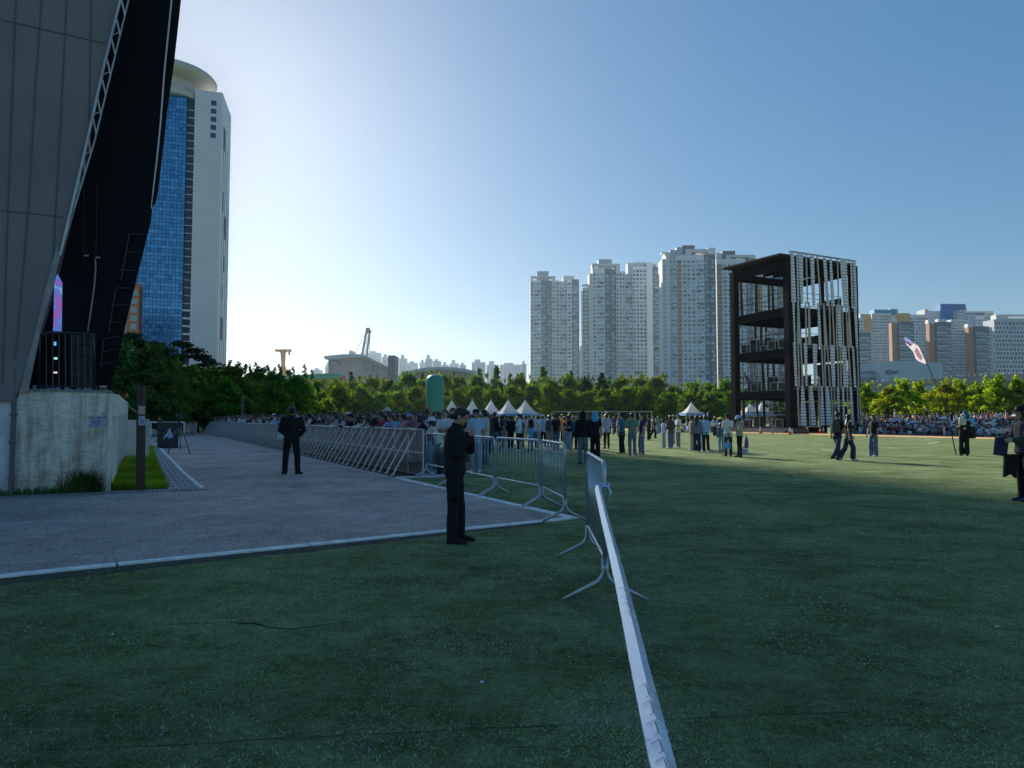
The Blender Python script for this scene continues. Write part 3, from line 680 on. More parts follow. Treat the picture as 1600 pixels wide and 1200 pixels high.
b = MB(); b.bb(at(441, 592, YC - 3), at(452, 578, YC + 3)); b.bar(at(447, 580, YC), at(444, 568, YC), .8); b.build('machine_house', YEL, HC)
GN = thing('site_shed', 'low shed with a green netting roof and red walls behind the trees', 'shed', (at(490, 0, 300).x, 300, 0))
b = MB(); b.prism([at(432, 592, 300), at(443, 587, 300), at(500, 584, 300), at(512, 583, 300), at(526, 583.5, 300), at(530, 592, 300)], (0, 14, 0)); fix(b.build('roof', mat('green_netting', (.03, .34, .20), .8), GN).data)
b = MB(); b.bb(at(434, 660, 300.5), at(529, 592, 313)); b.build('wall', mat('site_red_cladding', (.40, .07, .04), .8), GN)
RS = thing('red_sign_panel', 'tall red panel sticking out of the green trees', 'sign', (at(535, 0, 230).x, 230, 0))
b = MB(); b.bb(at(530.5, 614, 230), at(540, 588.5, 230.6)); b.build('board', MATS['site_red_cladding'], RS)
b = MB(); 
for x in (532, 538): b.bb(at(x, 662, 230.1), at(x + .8, 612, 230.5))
b.build('post', CRM, RS)

# ------------------------------------------------------------------ right background: overpass, low buildings
OPY = lambda px: 250 - (px - 1345) * .14
OV = thing('overpass', 'long concrete elevated road crossing behind the right hand trees', 'overpass', (at(1470, 0, 230).x, 230, 0))
OC = mat('overpass_concrete', (.28, .29, .30), .85, var=.15, scale=.15)
pts = [(1250, 600), (1345, 598), (1420, 595), (1500, 589), (1600, 584), (1720, 578)]
for nm, dy, th, dep, m in (('deck', 3, 7.5, 9, OC), ('parapet', 0, 3, .4, OC)):
    b = MB()
    for (x0, y0), (x1, y1) in zip(pts, pts[1:]):
        Ya, Yb = OPY(x0), OPY(x1)
        a, c = at(x0, y0 + dy, Ya), at(x1, y1 + dy, Yb); a2, c2 = at(x0, y0 + dy + th, Ya), at(x1, y1 + dy + th, Yb)
        b.prism([a, c, c2, a2], (0, dep, 0))
    fix(b.build(nm, m, OV).data)
b = MB()
for x in np.arange(1262, 1700, 9):
    k = [i for i in range(5) if pts[i][0] <= x][-1]; f = (x - pts[k][0]) / (pts[k + 1][0] - pts[k][0]); y = pts[k][1] + (pts[k + 1][1] - pts[k][1]) * f
    p = at(x, y, OPY(x)); b.bb((p.x, p.y - .1, p.z), (p.x + .15, p.y + .05, p.z + .9))
b.build('railing', OC, OV)
for x in (1300, 1352, 1425, 1512, 1598):
    k = [i for i in range(5) if pts[i][0] <= x][-1]; f = (x - pts[k][0]) / (pts[k + 1][0] - pts[k][0]); y = pts[k][1] + (pts[k + 1][1] - pts[k][1]) * f
    p = at(x, y + 10, OPY(x)); b = MB(); b.bb((p.x - 1, p.y + 2.5, -.1), (p.x + 1, p.y + 6.5, p.z - .9)); b.bb((p.x - 1.2, p.y + 1, p.z - 1.2), (p.x + 1.2, p.y + 8.5, p.z + .1)); b.build('pier', OC, OV)
SW = thing('sign_building', 'low white building with a blue scribble sign behind the overpass', 'building', (at(1408, 0, 330).x, 330, 0))
b = MB(); b.bb(at(1378, 660, 330), at(1412.5, 569.5, 350)); b.bb(at(1412.5, 660, 331), at(1436, 571, 350)); b.build('wall', mat('pale_blue_white_cladding', (.48, .55, .62), .6), SW)
b = MB(); b.bb(at(1413.5, 594, 330.7), at(1434, 578.5, 330.95)); b.build('window', GLASS, SW)
b = MB()
for x in (1388, 1393.5, 1399): b.bb(at(x, 597, 329.8), at(x + 2, 590, 329.98))
b.build('slot_windows', GLASS, SW)
b = MB(); BLI = mat('blue_sign_ink', (.03, .10, .24), .5)
for (p, q) in (((1384, 579), (1385, 583.5)), ((1384, 583), (1391, 584)), ((1384, 579), (1392, 578.6)), ((1386, 581), (1390, 581.3)), ((1392, 580), (1394, 583)), ((1394, 583), (1396, 580)), ((1396, 580), (1398, 583)), ((1399, 580.5), (1401, 580.8)), ((1399, 580.5), (1399.4, 583)), ((1401.5, 583), (1404, 578.5)), ((1384, 584.6), (1398, 584.2))):
    b.bar(at(*p, 329.8), at(*q, 329.8), .25, .3)
b.build('sign_lettering', BLI, SW)
b = MB()
for k in range(9): b.bb(at(1413.8 + k * 2.2, 576, 330.6), at(1415.2 + k * 2.2, 573.2 + (k * 5 % 3) * .4, 330.9))
b.build('small_lettering', BLI, SW)
SG = thing('glass_showroom', 'long low showroom with a pale banner beside the white sign building', 'building', (at(1350, 0, 335).x, 335, 0))
b = MB(); b.bb(at(1325, 660, 335), at(1377.6, 583.5, 352)); b.build('wall', mat('showroom_grey', (.26, .30, .36), .6), SG)
b = MB(); b.bb(at(1341, 589.5, 334.7), at(1372, 584.6, 334.95)); b.build('banner', mat('pale_lilac_banner', (.42, .46, .60), .7), SG)
b = MB(); b.bb(at(1341, 594.5, 334.7), at(1377, 591.5, 334.95)); b.build('window_band', GLASS, SG)
FL = thing('floodlight_mast', 'slim floodlight mast with two rows of lamps before the twin tower', 'floodlight', (at(997, 0, 170).x, 170, 0))
b = MB(); b.loft([gd(997, 170), at(997, 581, 170)], [.22, .12], n=8); b.build('pole', GREYP, FL)
for k in range(6):
    for r_ in range(2):
        b = MB(); p = at(992.5 + k * 2.1, 580.5 + r_ * 3, 169.7); b.box(p, (.27, .25, .27)); b.build('lamp', CRM, FL)
b = MB(); b.bb(at(991.5, 585.4, 169.9), at(1004, 584.9, 170)); b.bb(at(991.5, 582.2, 169.9), at(1004, 581.8, 170)); b.build('crossbar', CRM, FL)
CASEM = mat('flight_case_black', (.02, .02, .024), .5); ALU = mat('aluminium_edge', (.5, .5, .52), .35, metal=.7)
# ------------------------------------------------------------------ left stage base (concrete) and leaning stage shell
C1 = gnd(166, 768)
FD = Vector((-.870, -.493, 0)).normalized()     # along the front face, to the left
BS = thing('retaining_wall', 'stained concrete wall of the raised stage platform at the left edge', 'wall', tuple(C1))
def onface(px, py, off=0.0):                    # unproject a pixel onto the vertical plane of the base front
    n = Vector((-FD.y, FD.x, 0)); n = n if n.y < 0 else -n
    o = C1 + n * off; r = ray(px, py); t = (o - Vector((0, 0, CAMH))).dot(n) / r.dot(n)
    return Vector((0, 0, CAMH)) + r * t
NF = Vector((-FD.y, FD.x, 0)); NF = NF if NF.y < 0 else -NF
HB = 2.06
b = MB(); b.prism([C1, C1 + FD * 1.56, C1 + FD * 1.56 + U * 12, C1 + U * 12], (0, 0, HB)); fix(b.build('wall', CONC, BS).data)
b = MB(); q = C1 + FD * 1.56; b.prism([q, q + FD * 8, q + FD * 8 + U * 12, q + U * 12], (0, 0, HB - .13)); fix(b.build('lower_wall', mat('pale_concrete', (.66, .66, .66), .9, var=.25, scale=2, bump=.3), BS).data)
b = MB(); b.prism([C1 + NF * .03 + V * .03 + Vector((0, 0, HB)), C1 + FD * 1.6 + NF * .03 + Vector((0, 0, HB)), C1 + FD * 1.6 + U * 12 + Vector((0, 0, HB)), C1 + V * .03 + U * 12 + Vector((0, 0, HB))], (0, 0, .045)); fix(b.build('coping', mat('coping_grey', (.22, .22, .21), .9, var=.2, scale=4), BS).data)
PLAS = mat('cream_plaster', (.74, .70, .58), .85, var=.18, scale=1.5, bump=.15)
b = MB(); b.prism([C1 + V * .002 - U * .004, C1 + V * .078 - U * .004, C1 + V * .078 + U * 4.5, C1 + V * .002 + U * 4.5], (0, 0, HB - .03)); fix(b.build('side_plaster', PLAS, BS).data)
b = MB(); q = C1 + V * .08; b.prism([q + Vector((0, 0, 1.55)), q + U * 9 + Vector((0, 0, 1.75)), q + U * 9 + Vector((0, 0, 2.06)), q + Vector((0, 0, 2.02))], V * .10); fix(b.build('side_beam', PLAS, BS).data)
p = onface(19.5, 700, .06); b = MB(); tube(b, [Vector((p.x, p.y, .02)), Vector((p.x, p.y, 2.5))], .045)
for z in (.35, 1.05, 1.6): b.box((p.x, p.y, z), (.13, .13, .035), rz=.5)
DP = b.build('drain_pipe', mat('grey_pvc_pipe', (.12, .12, .125), .5), None, smooth=False); tag(DP, 'grey drain pipe running down the joint of the concrete wall', 'pipe')
for i, (xa, xb, yb, z, t) in enumerate(((176, 197.3, 716, zat(628, 27.3), .9), (197.5, 226, 716.6, zat(656, 27), .8), (225, 232.5, 717.5, zat(655, 26.6), .3))):
    q = gnd(xa, yb); q2 = gnd(xb, yb); b = MB(); b.prism([q, q2, q2 + U * t, q + U * t], (0, 0, z))
    o_ = b.build('wall_pillar', PLAS); fix(o_.data); tag(o_, ['tall cream plaster wall pillar beside the stage base', 'lower cream plaster wall behind the brown post', 'narrow cream plaster wall end right of the brown post'][i], 'wall')
# things on the base wall
PAP = mat('poster_blue_white', (.36, .42, .62), .7, var=.55, scale=9, col2=(.6, .64, .72))
b = MB(); a, c = onface(138, 652, .012), onface(167, 667, .012)
ps = [onface(138, 650, .012), onface(166.5, 650, .012), onface(166.5, 667, .012), onface(138.5, 667, .012)]
b.prism(ps, NF * .004); po = b.build('poster', [PAP]); fix(po.data); tag(po, 'small blue and white notice stuck on the concrete stage base', 'poster')
b = MB()
for k, c_ in enumerate(((.04, .25, .10), (.05, .05, .06), (.5, .45, .10), (.05, .05, .06), (.05, .1, .4))):
    ps = [onface(139.5 + k * 4, 651.3, .018), onface(142 + k * 4, 651.3, .018), onface(142 + k * 4, 653.6, .018), onface(139.5 + k * 4, 653.6, .018)]
    b.prism(ps, NF * .002, k)
o = b.build('print_heading', [mat('ink%d' % k, c_) for k, c_ in enumerate(((.04, .25, .10), (.05, .05, .06), (.5, .45, .10), (.05, .05, .06), (.05, .1, .4)))], None)
o.parent = po
b = MB()
for k in range(3): b.prism([onface(141, 656 + k * 3, .018), onface(163 - 4 * k, 656 + k * 3, .018), onface(163 - 4 * k, 657 + k * 3, .018), onface(141, 657 + k * 3, .018)], NF * .002)
o = b.build('print_lines', mat('print_purple', (.2, .2, .5)), None); o.parent = po
b = MB(); b.prism([onface(160, 645, .01), onface(168, 636, .01), onface(168, 650, .01), onface(158, 648, .01)], NF * .003); o = b.build('torn_paper', mat('torn_paper_grey', (.4, .41, .43), .8, var=.3, scale=20)); fix(o.data); tag(o, 'torn grey paper remnant near the top corner of the concrete wall', 'paper')

# --- the leaning shell
PANEL = mat('grey_stage_cladding', (.20, .185, .18), .6, var=.16, scale=.4, bump=.05, bscale=6)
SEAM = mat('cladding_seam', (.115, .11, .11), .6)
BLACK = mat('stage_black_mesh', (.010, .011, .014), .9, spec=.15)
STEEL = mat('brushed_stage_steel', (.42, .42, .42), .38, metal=.6, var=.2, scale=3)
SH = thing('stage_shell', 'leaning grey clad stage shell with a dark underside, at the left edge', 'stage', tuple(C1 + FD * .5))
def F(px, py, off=.10): return onface(px, py, off)
back = U * 9
b = MB(); poly = [F(-420, -260), F(236, -260), F(186, 0), F(160, 110), F(140, 200), F(117, 300), F(93, 400), F(66, 500), F(28, 612), F(19, 627), F(-420, 640)]
b.prism([p for p in poly], -NF * .45); fix(b.build('side_panel', PANEL, SH).data)
b = MB()
for (x0, y0, x1, y1) in ((65, 0, 55, 140), (55, 140, 44, 330), (44, 330, 24, 560), (104, 0, 97, 150), (97, 150, 82, 420), (143, 0, 139, 190), (25, 0, 12, 330), (12, 330, 4, 600), (82, 420, 62, 505), (-25, 0, -40, 600)):
    b.bar(F(x0, y0, .101), F(x1, y1, .101), .022, .03, up=NF)
for (x0, y0, x1, y1) in ((-60, 17, 165, 68), (-60, 322, 98, 339)):
    b.bar(F(x0, y0, .101), F(x1, y1, .101), .02, .03, up=NF)
b.build('panel_seam', SEAM, SH)['kind'] = 'stuff'
# edge truss in steel
E0 = [(237, -260), (187, 0), (160, 110), (140, 200), (117, 300), (93, 400)]
b = MB()
for p, q in zip(E0, E0[1:]): b.bar(F(p[0] + 1, p[1], .14), F(q[0] + 1, q[1], .14), .045, .08, up=NF)
b.build('edge_flange', STEEL, SH)
E1 = [(248, -260), (201, 0), (172, 120), (148, 220), (118, 320), (96, 396)]
b = MB()
for p, q in zip(E1, E1[1:]): b.bar(F(p[0], p[1], .02), F(q[0], q[1], .02), .028, .05, up=NF)
b.build('truss_chord', STEEL, SH)
b = MB()
def lerp_edge(E, y):
    for p, q in zip(E, E[1:]):
        if p[1] <= y <= q[1]: f = (y - p[1]) / (q[1] - p[1]); return p[0] + (q[0] - p[0]) * f
    return E[-1][0]
y = -250; k = 0
while y < 370:
    y2 = y + 26; b.bar(F(lerp_edge(E0, y) + 2, y, .10), F(lerp_edge(E1, y2), y2, .03), .03, .03, up=NF)
    if k % 2: b.bar(F(lerp_edge(E0, y2) + 2, y2, .10), F(lerp_edge(E1, y2 - 6), y2 - 6, .03), .02, .02, up=NF)
    y += 31; k += 1
b.build('truss_web', STEEL, SH)['kind'] = 'stuff'
b = MB(); b.prism([F(88, 385, .13), F(95, 398, .13), F(82, 448, .13), F(66, 505, .13), F(44, 612, .13), F(30, 612, .13), F(52, 530, .13), F(70, 455, .13)], -NF * .08); fix(b.build('lower_flange', mat('dull_stage_steel', (.24, .24, .24), .45, metal=.5, var=.25, scale=2), SH).data)
# dark underside: profile extruded back along the stage
b = MB()
prof = [(205, -260), (292, -260), (283, 0), (272, 100), (262, 170), (247, 300), (243, 318), (238, 322), (236, 346), (215, 430), (196, 510), (183, 570), (170, 612), (38, 612), (88, 450), (140, 230)]
EX_ = Vector((-.62, .78, 0)) * 6.5
b.prism([F(x, y, -.42) for x, y in prof], EX_); fix(b.build('dark_underside', BLACK, SH).data)
b = MB()
RM = mat('faint_black_truss', (.028, .03, .038), .7)
pr = [(236, 346), (215, 430), (196, 510), (183, 570)]
for i, ((x0, y0), (x1, y1)) in enumerate(zip(pr, pr[1:])):
    b.bar(F(x0 - 34, y0 + 20, -.38), F(x1 - 26, y1 + 8, -.38), .03, .03, up=NF)
    for k in range(3):
        f = k / 3; b.bar(F(x0 - 34 + (x1 - x0) * f, y0 + 20 + (y1 - y0) * f, -.38), F(x0 - 6 + (x1 - x0) * (f + .2), y0 + (y1 - y0) * (f + .25), -.38), .02, .02, up=NF)
b.build('back_truss', RM, SH)
for x in range(130, 245, 14):
    pass
b = MB(); LS = [(270, -120), (268, 0), (262, 60), (257, 110), (251, 190), (245, 250), (239, 300), (236, 326)]
b.loft([F(x, y, -.36) for x, y in LS], [.018] * 6 + [.012, .006], n=6); b.build('light_seam', mat('pale_light_seam', (.75, .68, .72), .4), SH)  # seam of light along the shell edge, drawn as a thin pale tube
# cables, small fixtures hanging inside
CAB = mat('pale_cable', (.34, .33, .30), .6)
o = MB(); o.loft([F(131, 290, -.32), F(131, 398, -.32), F(132, 415, -.32)], .006, n=5); o.loft([F(152, 290, -.32), F(150, 398, -.32)], .006, n=5)
ob = o.build('drop_line', mat('dim_line', (.06, .055, .05), .8)); tag(ob, 'two thin drop lines carrying small work lights inside the dark stage', 'cable')
b = MB(); b.loft([F(149, 405, -.30), F(149.5, 420, -.30), F(147, 450, -.30), F(142, 485, -.30), F(137, 518, -.30)], .016, n=6); ob = b.build('hanging_cable', CAB, smooth=True); tag(ob, 'pale cable hanging in a curve in front of the dark stage interior', 'cable')
for x, y, l in ((135, 399, 'left small work light hanging in the dark stage'), (152.5, 402, 'right small work light hanging in the dark stage, above the pale cable')):
    t = thing('work_light', l, 'light', tuple(F(x, y, -.3)), 0, 'small hanging work lights')
    b = MB(); b.box(F(x, y, -.30), (.12, .06, .05)); b.build('housing', BLACK, t); b = MB(); b.box(F(x, y + .5, -.26), (.09, .02, .035)); b.build('lens', mat('dull_lens', (.35, .37, .4), .3), t)
# led screen inside
LEDT = thing('led_screen', 'narrow blue and purple led screen seen edge on behind the railing', 'screen', tuple(F(90, 520, -.1)))
def led_mat():
    m = bpy.data.materials.new('led_picture'); m.use_nodes = True; n = m.node_tree.nodes; L = m.node_tree.links; b = n['Principled BSDF']
    tc = n.new('ShaderNodeTexCoord'); nz = n.new('ShaderNodeTexNoise'); nz.inputs['Scale'].default_value = 3.4; nz.inputs['Detail'].default_value = 2; nz.inputs['Distortion'].default_value = .8
    L.new(tc.outputs['Object'], nz.inputs['Vector']); cr = n.new('ShaderNodeValToRGB'); e = cr.color_ramp.elements
    e[0].position = .36; e[0].color = (.45, .12, .55, 1); e[1].position = .5; e[1].color = (.10, .25, .85, 1)
    q = e.new(.60); q.color = (.30, .62, .95, 1); q = e.new(.68); q.color = (.02, .04, .2, 1)
    L.new(nz.outputs['Fac'], cr.inputs[0]); L.new(cr.outputs[0], b.inputs['Emission Color']); b.inputs['Emission Strength'].default_value = .34; b.inputs['Base Color'].default_value = (.02, .02, .03, 1)
    return m
b = MB(); b.prism([F(85, 437, -.28), F(90, 428, -.28), F(97, 441, -.28), F(96, 517, -.28), F(83, 519, -.28)], -NF * .10); fix(b.build('display', led_mat(), LEDT).data)
for i, (x, y, w, h, c_, l) in enumerate(((86, 537, 3, 7, (.1, .45, .75), 'upper'), (87, 560, 5, 4, (.35, .7, .65), 'middle'), (86, 582, 7, 3, (.8, .55, .55), 'lower'))):
    b = MB(); b.box(F(x, y, -.30), (w * .011, .03, h * .011)); o = b.build('indicator_light', emis('indicator%d' % i, c_, .6)); tag(o, l + ' small glowing indicator behind the railing on the stage', 'light')
# speaker stack and clutter behind the railing
SPK = thing('speaker_stack', 'black loudspeaker stack behind the stage railing', 'speaker', tuple(F(128, 612, -.2)))
for k in range(5):
    b = MB(); y1 = 612 - k * 18.5; b.prism([F(109, y1, -.24), F(150, y1, -.24), F(150, y1 - 17.5, -.24), F(109, y1 - 17.5, -.24)], -NF * .15); fix(b.build('cabinet', mat('speaker_black', (.016, .017, .022), .6), SPK).data)
    b = MB(); b.box(F(115, y1 - 9, -.23), (.07, .02, .03)); b.build('label_plate', mat('dim_plate', (.05, .055, .07), .5), SPK)
RL = thing('stage_railing', 'rounded black steel railing on the stage base', 'railing', tuple(F(110, 612, .0)))
BK = mat('gloss_black_steel', (.014, .015, .018), .3, spec=.6)
b = MB(); tube(b, [F(60, 612, -.02), F(62, 519, -.02), F(146, 521, -.02), F(147.5, 612, -.02)], .028, n=8, rad=.20); b.build('frame', BK, RL, smooth=True)
for x in range(72, 146, 10):
    b = MB(); tube(b, [F(x, 522, -.02), F(x + .5, 604, -.02)], .013, n=6); b.build('bar', BK, RL)
b = MB(); tube(b, [F(56, 604, -.02), F(150, 604, -.02)], .02, n=6); b.build('bottom_rail', BK, RL)
rnd = random.Random(5)
for i in range(11):
    x = 52 + i * 9.5 + rnd.random() * 5; c_ = rnd.choice([(.1, .3, .6), (.5, .4, .55), (.45, .45, .4), (.6, .62, .6), (.06, .2, .25)])
    b = MB(); p = F(x, 609, -.14); b.box((p.x, p.y, HB + .085), (.05 + rnd.random() * .05, .05, .08), rz=rnd.random()); o = b.build('stage_clutter_box', mat('clutter%d' % i, c_, .6)); tag(o, ['blue', 'lilac', 'cream', 'white', 'teal', 'small dark', 'tiny grey', 'pale', 'slim', 'square', 'last'][i] + ' small box on the stage edge behind the railing foot, ' + ['leftmost', 'second from the left', 'third from the left', 'fourth from the left', 'fifth from the left', 'sixth from the left', 'seventh from the left', 'eighth from the left', 'ninth from the left', 'second from the right', 'rightmost'][i], 'box', 'small boxes on the stage edge')
# stage crew member seated low behind the railing is too dark to read
# spotlight on the corner of the base
t = thing('corner_floodlight', 'small floodlight on the right corner of the stage base', 'light', tuple(C1 + Vector((-.1, .1, HB))))
b = MB(); b.box(F(161, 606, -.1), (.16, .12, .09), rz=.6); b.box(F(163, 610.5, -.1), (.05, .05, .08)); b.build('housing', BK, t); b = MB(); b.box(F(161, 604, -.02), (.12, .02, .03), rz=.6); b.build('lens', MATS['dull_lens'], t)
# brown square post with two stickers
p = gnd(219, 766); PO = thing('brown_post', 'leaning brown square steel post with two stickers on the grass strip', 'post', tuple(p))
top = at(221, 604, p.y); b = MB(); b.bar(p, top, .13, .13); b.build('post', mat('brown_painted_steel', (.055, .030, .024), .6, var=.25, scale=5), PO)
for (y0, y1, c_, nm) in ((634.5, 647.5, (.5, .33, .27), 'orange_sticker'), (650, 664.5, (.42, .47, .55), 'white_sticker')):
    b = MB(); q0, q1 = at(216.2, y1, p.y - .075), at(227, y0, p.y - .075); b.bb((q0.x, q0.y - .004, q0.z), (q1.x, q0.y, q1.z)); b.build(nm, mat(nm + '_paper', c_, .7, var=.5, scale=22), PO)
b = MB(); 
for (a_, b_) in (((218, 653), (222, 656)), ((222, 656), (219, 660)), ((223, 653), (224.5, 661)), ((219, 662), (223, 659))): b.bar(at(*a_, p.y - .082), at(*b_, p.y - .082), .012, .006)
b.build('sticker_figure', mat('sticker_ink', (.04, .05, .08)), PO)
b = MB(); b.loft([at(216, 645, 15.1), at(205, 638, 18), at(196, 629, 22), at(180, 615, 26)], .012, n=5); tag(b.build('slack_cable', CAB), 'thin slack cable running from the wall top to the brown post', 'cable')

# ------------------------------------------------------------------ drainage, grass strip
GRATE = mat('galvanised_grating', (.20, .23, .27), .45, metal=.5, var=.2, scale=5)
SOILG = mat('grass_soil', (.05, .06, .025), .95, var=.3, scale=4)
gp = [C1 + V * .1, C1 + U * 12.5 + V * .1, C1 + U * 22 + V * .9, gnd(244, 706), gnd(250, 735), gnd(262, 762)]
GP = [gnd(166, 767.5), C1 + U * 30 + V * .2, gnd(240, 700), gnd(243, 715), gnd(252, 740), gnd(263, 764)]
flat('grass_strip_soil', GP, .012, SOILG)
chl = [gnd(240, 701), gnd(243, 716), gnd(252, 741), gnd(264, 765)]; chr_ = [gnd(248, 701), gnd(262, 716), gnd(285, 741), gnd(312, 764.5)]
dk = MB()
for i in range(3): dk.add([chl[i] + Vector((0, 0, .007)), chr_[i] + Vector((0, 0, .007)), chr_[i + 1] + Vector((0, 0, .007)), chl[i + 1] + Vector((0, 0, .007))], [(0, 1, 2, 3)])
DG = thing('drain_channel', 'curving grey drain channel with grid slabs beside the road', 'drain', tuple(gnd(275, 740)))
dk.build('channel_bed', mat('channel_slab', (.24, .27, .31), .7, var=.3, scale=4, bump=.3), DG)
b = MB()
for f in (0, .25, .5, .75, 1):
    for i in range(3):
        p = chl[i].lerp(chr_[i], f); q = chl[i + 1].lerp(chr_[i + 1], f); b.bar(p + Vector((0, 0, .015)), q + Vector((0, 0, .015)), .03 if f in (0, 1) else .02, .02)
for i in range(3):
    for k in range(6 if i else 8):
        f = k / (6 if i else 8); b.bar(chl[i].lerp(chl[i + 1], f) + Vector((0, 0, .014)), chr_[i].lerp(chr_[i + 1], f) + Vector((0, 0, .014)), .02, .015)
b.build('channel_ribs', mat('rib_pale', (.36, .40, .45), .5), DG)
b = MB()
for i in range(3): b.bar(chr_[i] + Vector((.07, 0, .02)), chr_[i + 1] + Vector((.07, 0, .01)), .08, .03)
b.build('kerb', WHITEP, DG)
CG = thing('cross_grate', 'narrow slotted drain grate at the foot of the concrete wall', 'drain', tuple(gnd(240, 768)))
gl = gnd(-10, 780); gr_ = gnd(322, 765.5); dd = (gr_ - gl); LL = dd.length; dn = dd.normalized(); sd = Vector((-dn.y, dn.x, 0))
b = MB(); b.prism([gl + sd * .02 + Vector((0, 0, .008)), gr_ + sd * .02 + Vector((0, 0, .008)), gr_ + sd * .26 + Vector((0, 0, .008)), gl + sd * .26 + Vector((0, 0, .008))], (0, 0, .004)); fix(b.build('channel_dark', DARKM, CG).data)
b = MB(); n = int(LL / .09)
for k in range(n):
    p = gl + dn * (k + .5) * LL / n + Vector((0, 0, .018)); b.bar(p + sd * .03, p + sd * .25, .045, .014)
b.bar(gl + Vector((0, 0, .02)), gr_ + Vector((0, 0, .02)), .04, .02); b.bar(gl + sd * .27 + Vector((0, 0, .02)), gr_ + sd * .27 + Vector((0, 0, .02)), .04, .02)
b.build('grating', GRATE, CG)
def inpoly(x, y, P):
    c = False; j = len(P) - 1
    for i in range(len(P)):
        if (P[i].y > y) != (P[j].y > y) and x < (P[j].x - P[i].x) * (y - P[i].y) / (P[j].y - P[i].y) + P[i].x: c = not c
        j = i
    return c
GRS = leafmat('fresh_grass', (.12, .24, .02), (.34, .50, .06), .35)
def blades(name, pts, hmin, hmax, w, m, seed):
    rnd = random.Random(seed); b = MB()
    for (x, y, z) in pts:
        h = rnd.uniform(hmin, hmax); a = rnd.random() * 6.28; lean = rnd.uniform(.1, .7) * h; dx, dy = math.cos(a), math.sin(a)
        wx, wy = -dy * w, dx * w
        b.add([(x - wx, y - wy, z), (x + wx, y + wy, z), (x + dx * lean * .4 + wx * .7, y + dy * lean * .4 + wy * .7, z + h * .6), (x + dx * lean * .4 - wx * .7, y + dy * lean * .4 - wy * .7, z + h * .6), (x + dx * lean, y + dy * lean, z + h)], [(0, 1, 2, 3), (3, 2, 4)])
    return b.build(name, m)
rnd = random.Random(11); pts = []
x0, x1 = min(p.x for p in GP), max(p.x for p in GP); y0, y1 = min(p.y for p in GP), max(p.y for p in GP)
while len(pts) < 26000:
    x = rnd.uniform(x0, x1); y = y0 + (y1 - y0) * rnd.random() ** 1.7
    if inpoly(x, y, GP): pts.append((x, y, .01))
o = blades('grass_strip', pts, .05, .17, .007, GRS, 2); tag(o, 'bright green grass strip between the concrete wall and the drain', 'grass', kind='stuff')
WD = leafmat('dark_weed', (.035, .075, .018), (.09, .16, .04), .3)
pts = []
for k in range(520):
    a = rnd.gauss(0, 1); p = C1 + FD * (.40 + .15 * a) + NF * (.04 + abs(rnd.gauss(0, .10))); pts.append((p.x, p.y, .0))
o = blades('weed_tuft', pts, .10, .55, .009, WD, 3); tag(o, 'bushy dark weed tuft growing at the foot of the concrete wall', 'weed')
pts = []
for k in range(420):
    p = C1 + FD * rnd.uniform(.7, 2.3) + NF * (.03 + abs(rnd.gauss(0, .05))); pts.append((p.x, p.y, .0))
o = blades('wall_foot_weeds', pts, .03, .2, .008, WD, 4); tag(o, 'thin weeds along the foot of the wall near the drain pipe', 'weed', kind='stuff')

# ------------------------------------------------------------------ dark open stage building on the right
TW = thing('stage_building', 'four storey open black steel building hung with grey slats', 'stage building', tuple(gd(1235, 78)))
TC0 = gd(1235, 78); TL = gd(1150, 86.2); TR = gd(1337, 82.7)
e1 = (TL - TC0); e2 = (TR - TC0); l1, l2 = e1.length, e2.length; e1.normalize(); e2.normalize()
BST = mat('black_painted_steel', (.007, .007, .009), .8, spec=.12, var=.2, scale=1)
BSU = mat('dark_soffit', (.018, .015, .012), .85, var=.3, scale=1.5, stretch=(1, 6, 1))
def T(a, c, z): return TC0 + e1 * a + e2 * c + Vector((0, 0, z))
ZF = [.6, 4.75, 9.4, 13.95]; ZR = 18.7
for nm, a, c in (('column', 0, 0), ('column', l1, 0), ('column', 0, l2), ('column', l1, l2), ('column', l1 * .0, l2 * .5)):
    b = MB(); w = .38 if (a, c) != (0, l2 * .5) else .2
    b.bar(T(a, c, 0), T(a, c, ZR + .7), w * 2, w * 2, up=e1); b.build('column', BST, TW)
for i, z in enumerate(ZF):
    b = MB(); b.prism([T(-.1, -.1, z - .12), T(l1 + .1, -.1, z - .12), T(l1 + .1, l2 + .1, z - .12), T(-.1, l2 + .1, z - .12)], (0, 0, .12)); fix(b.build('floor', BSU, TW).data)
    if i:
        for (p, q) in (((0, 0), (l1, 0)), ((0, 0), (0, l2)), ((l1, 0), (l1, l2)), ((0, l2), (l1, l2))):
            b = MB(); b.bar(T(p[0], p[1], z - .52), T(q[0], q[1], z - .52), .25, .78); b.bar(T(p[0], p[1], z - .92), T(q[0], q[1], z - .92), .36, .06); b.bar(T(p[0], p[1], z - .15), T(q[0], q[1], z - .15), .36, .05); b.build('floor_beam', BST, TW)
        for k in range(1, 5):
            b = MB(); b.bar(T(l1 * k / 5, .2, z - .38), T(l1 * k / 5, l2 - .2, z - .38), .14, .45); b.build('joist', BST, TW)
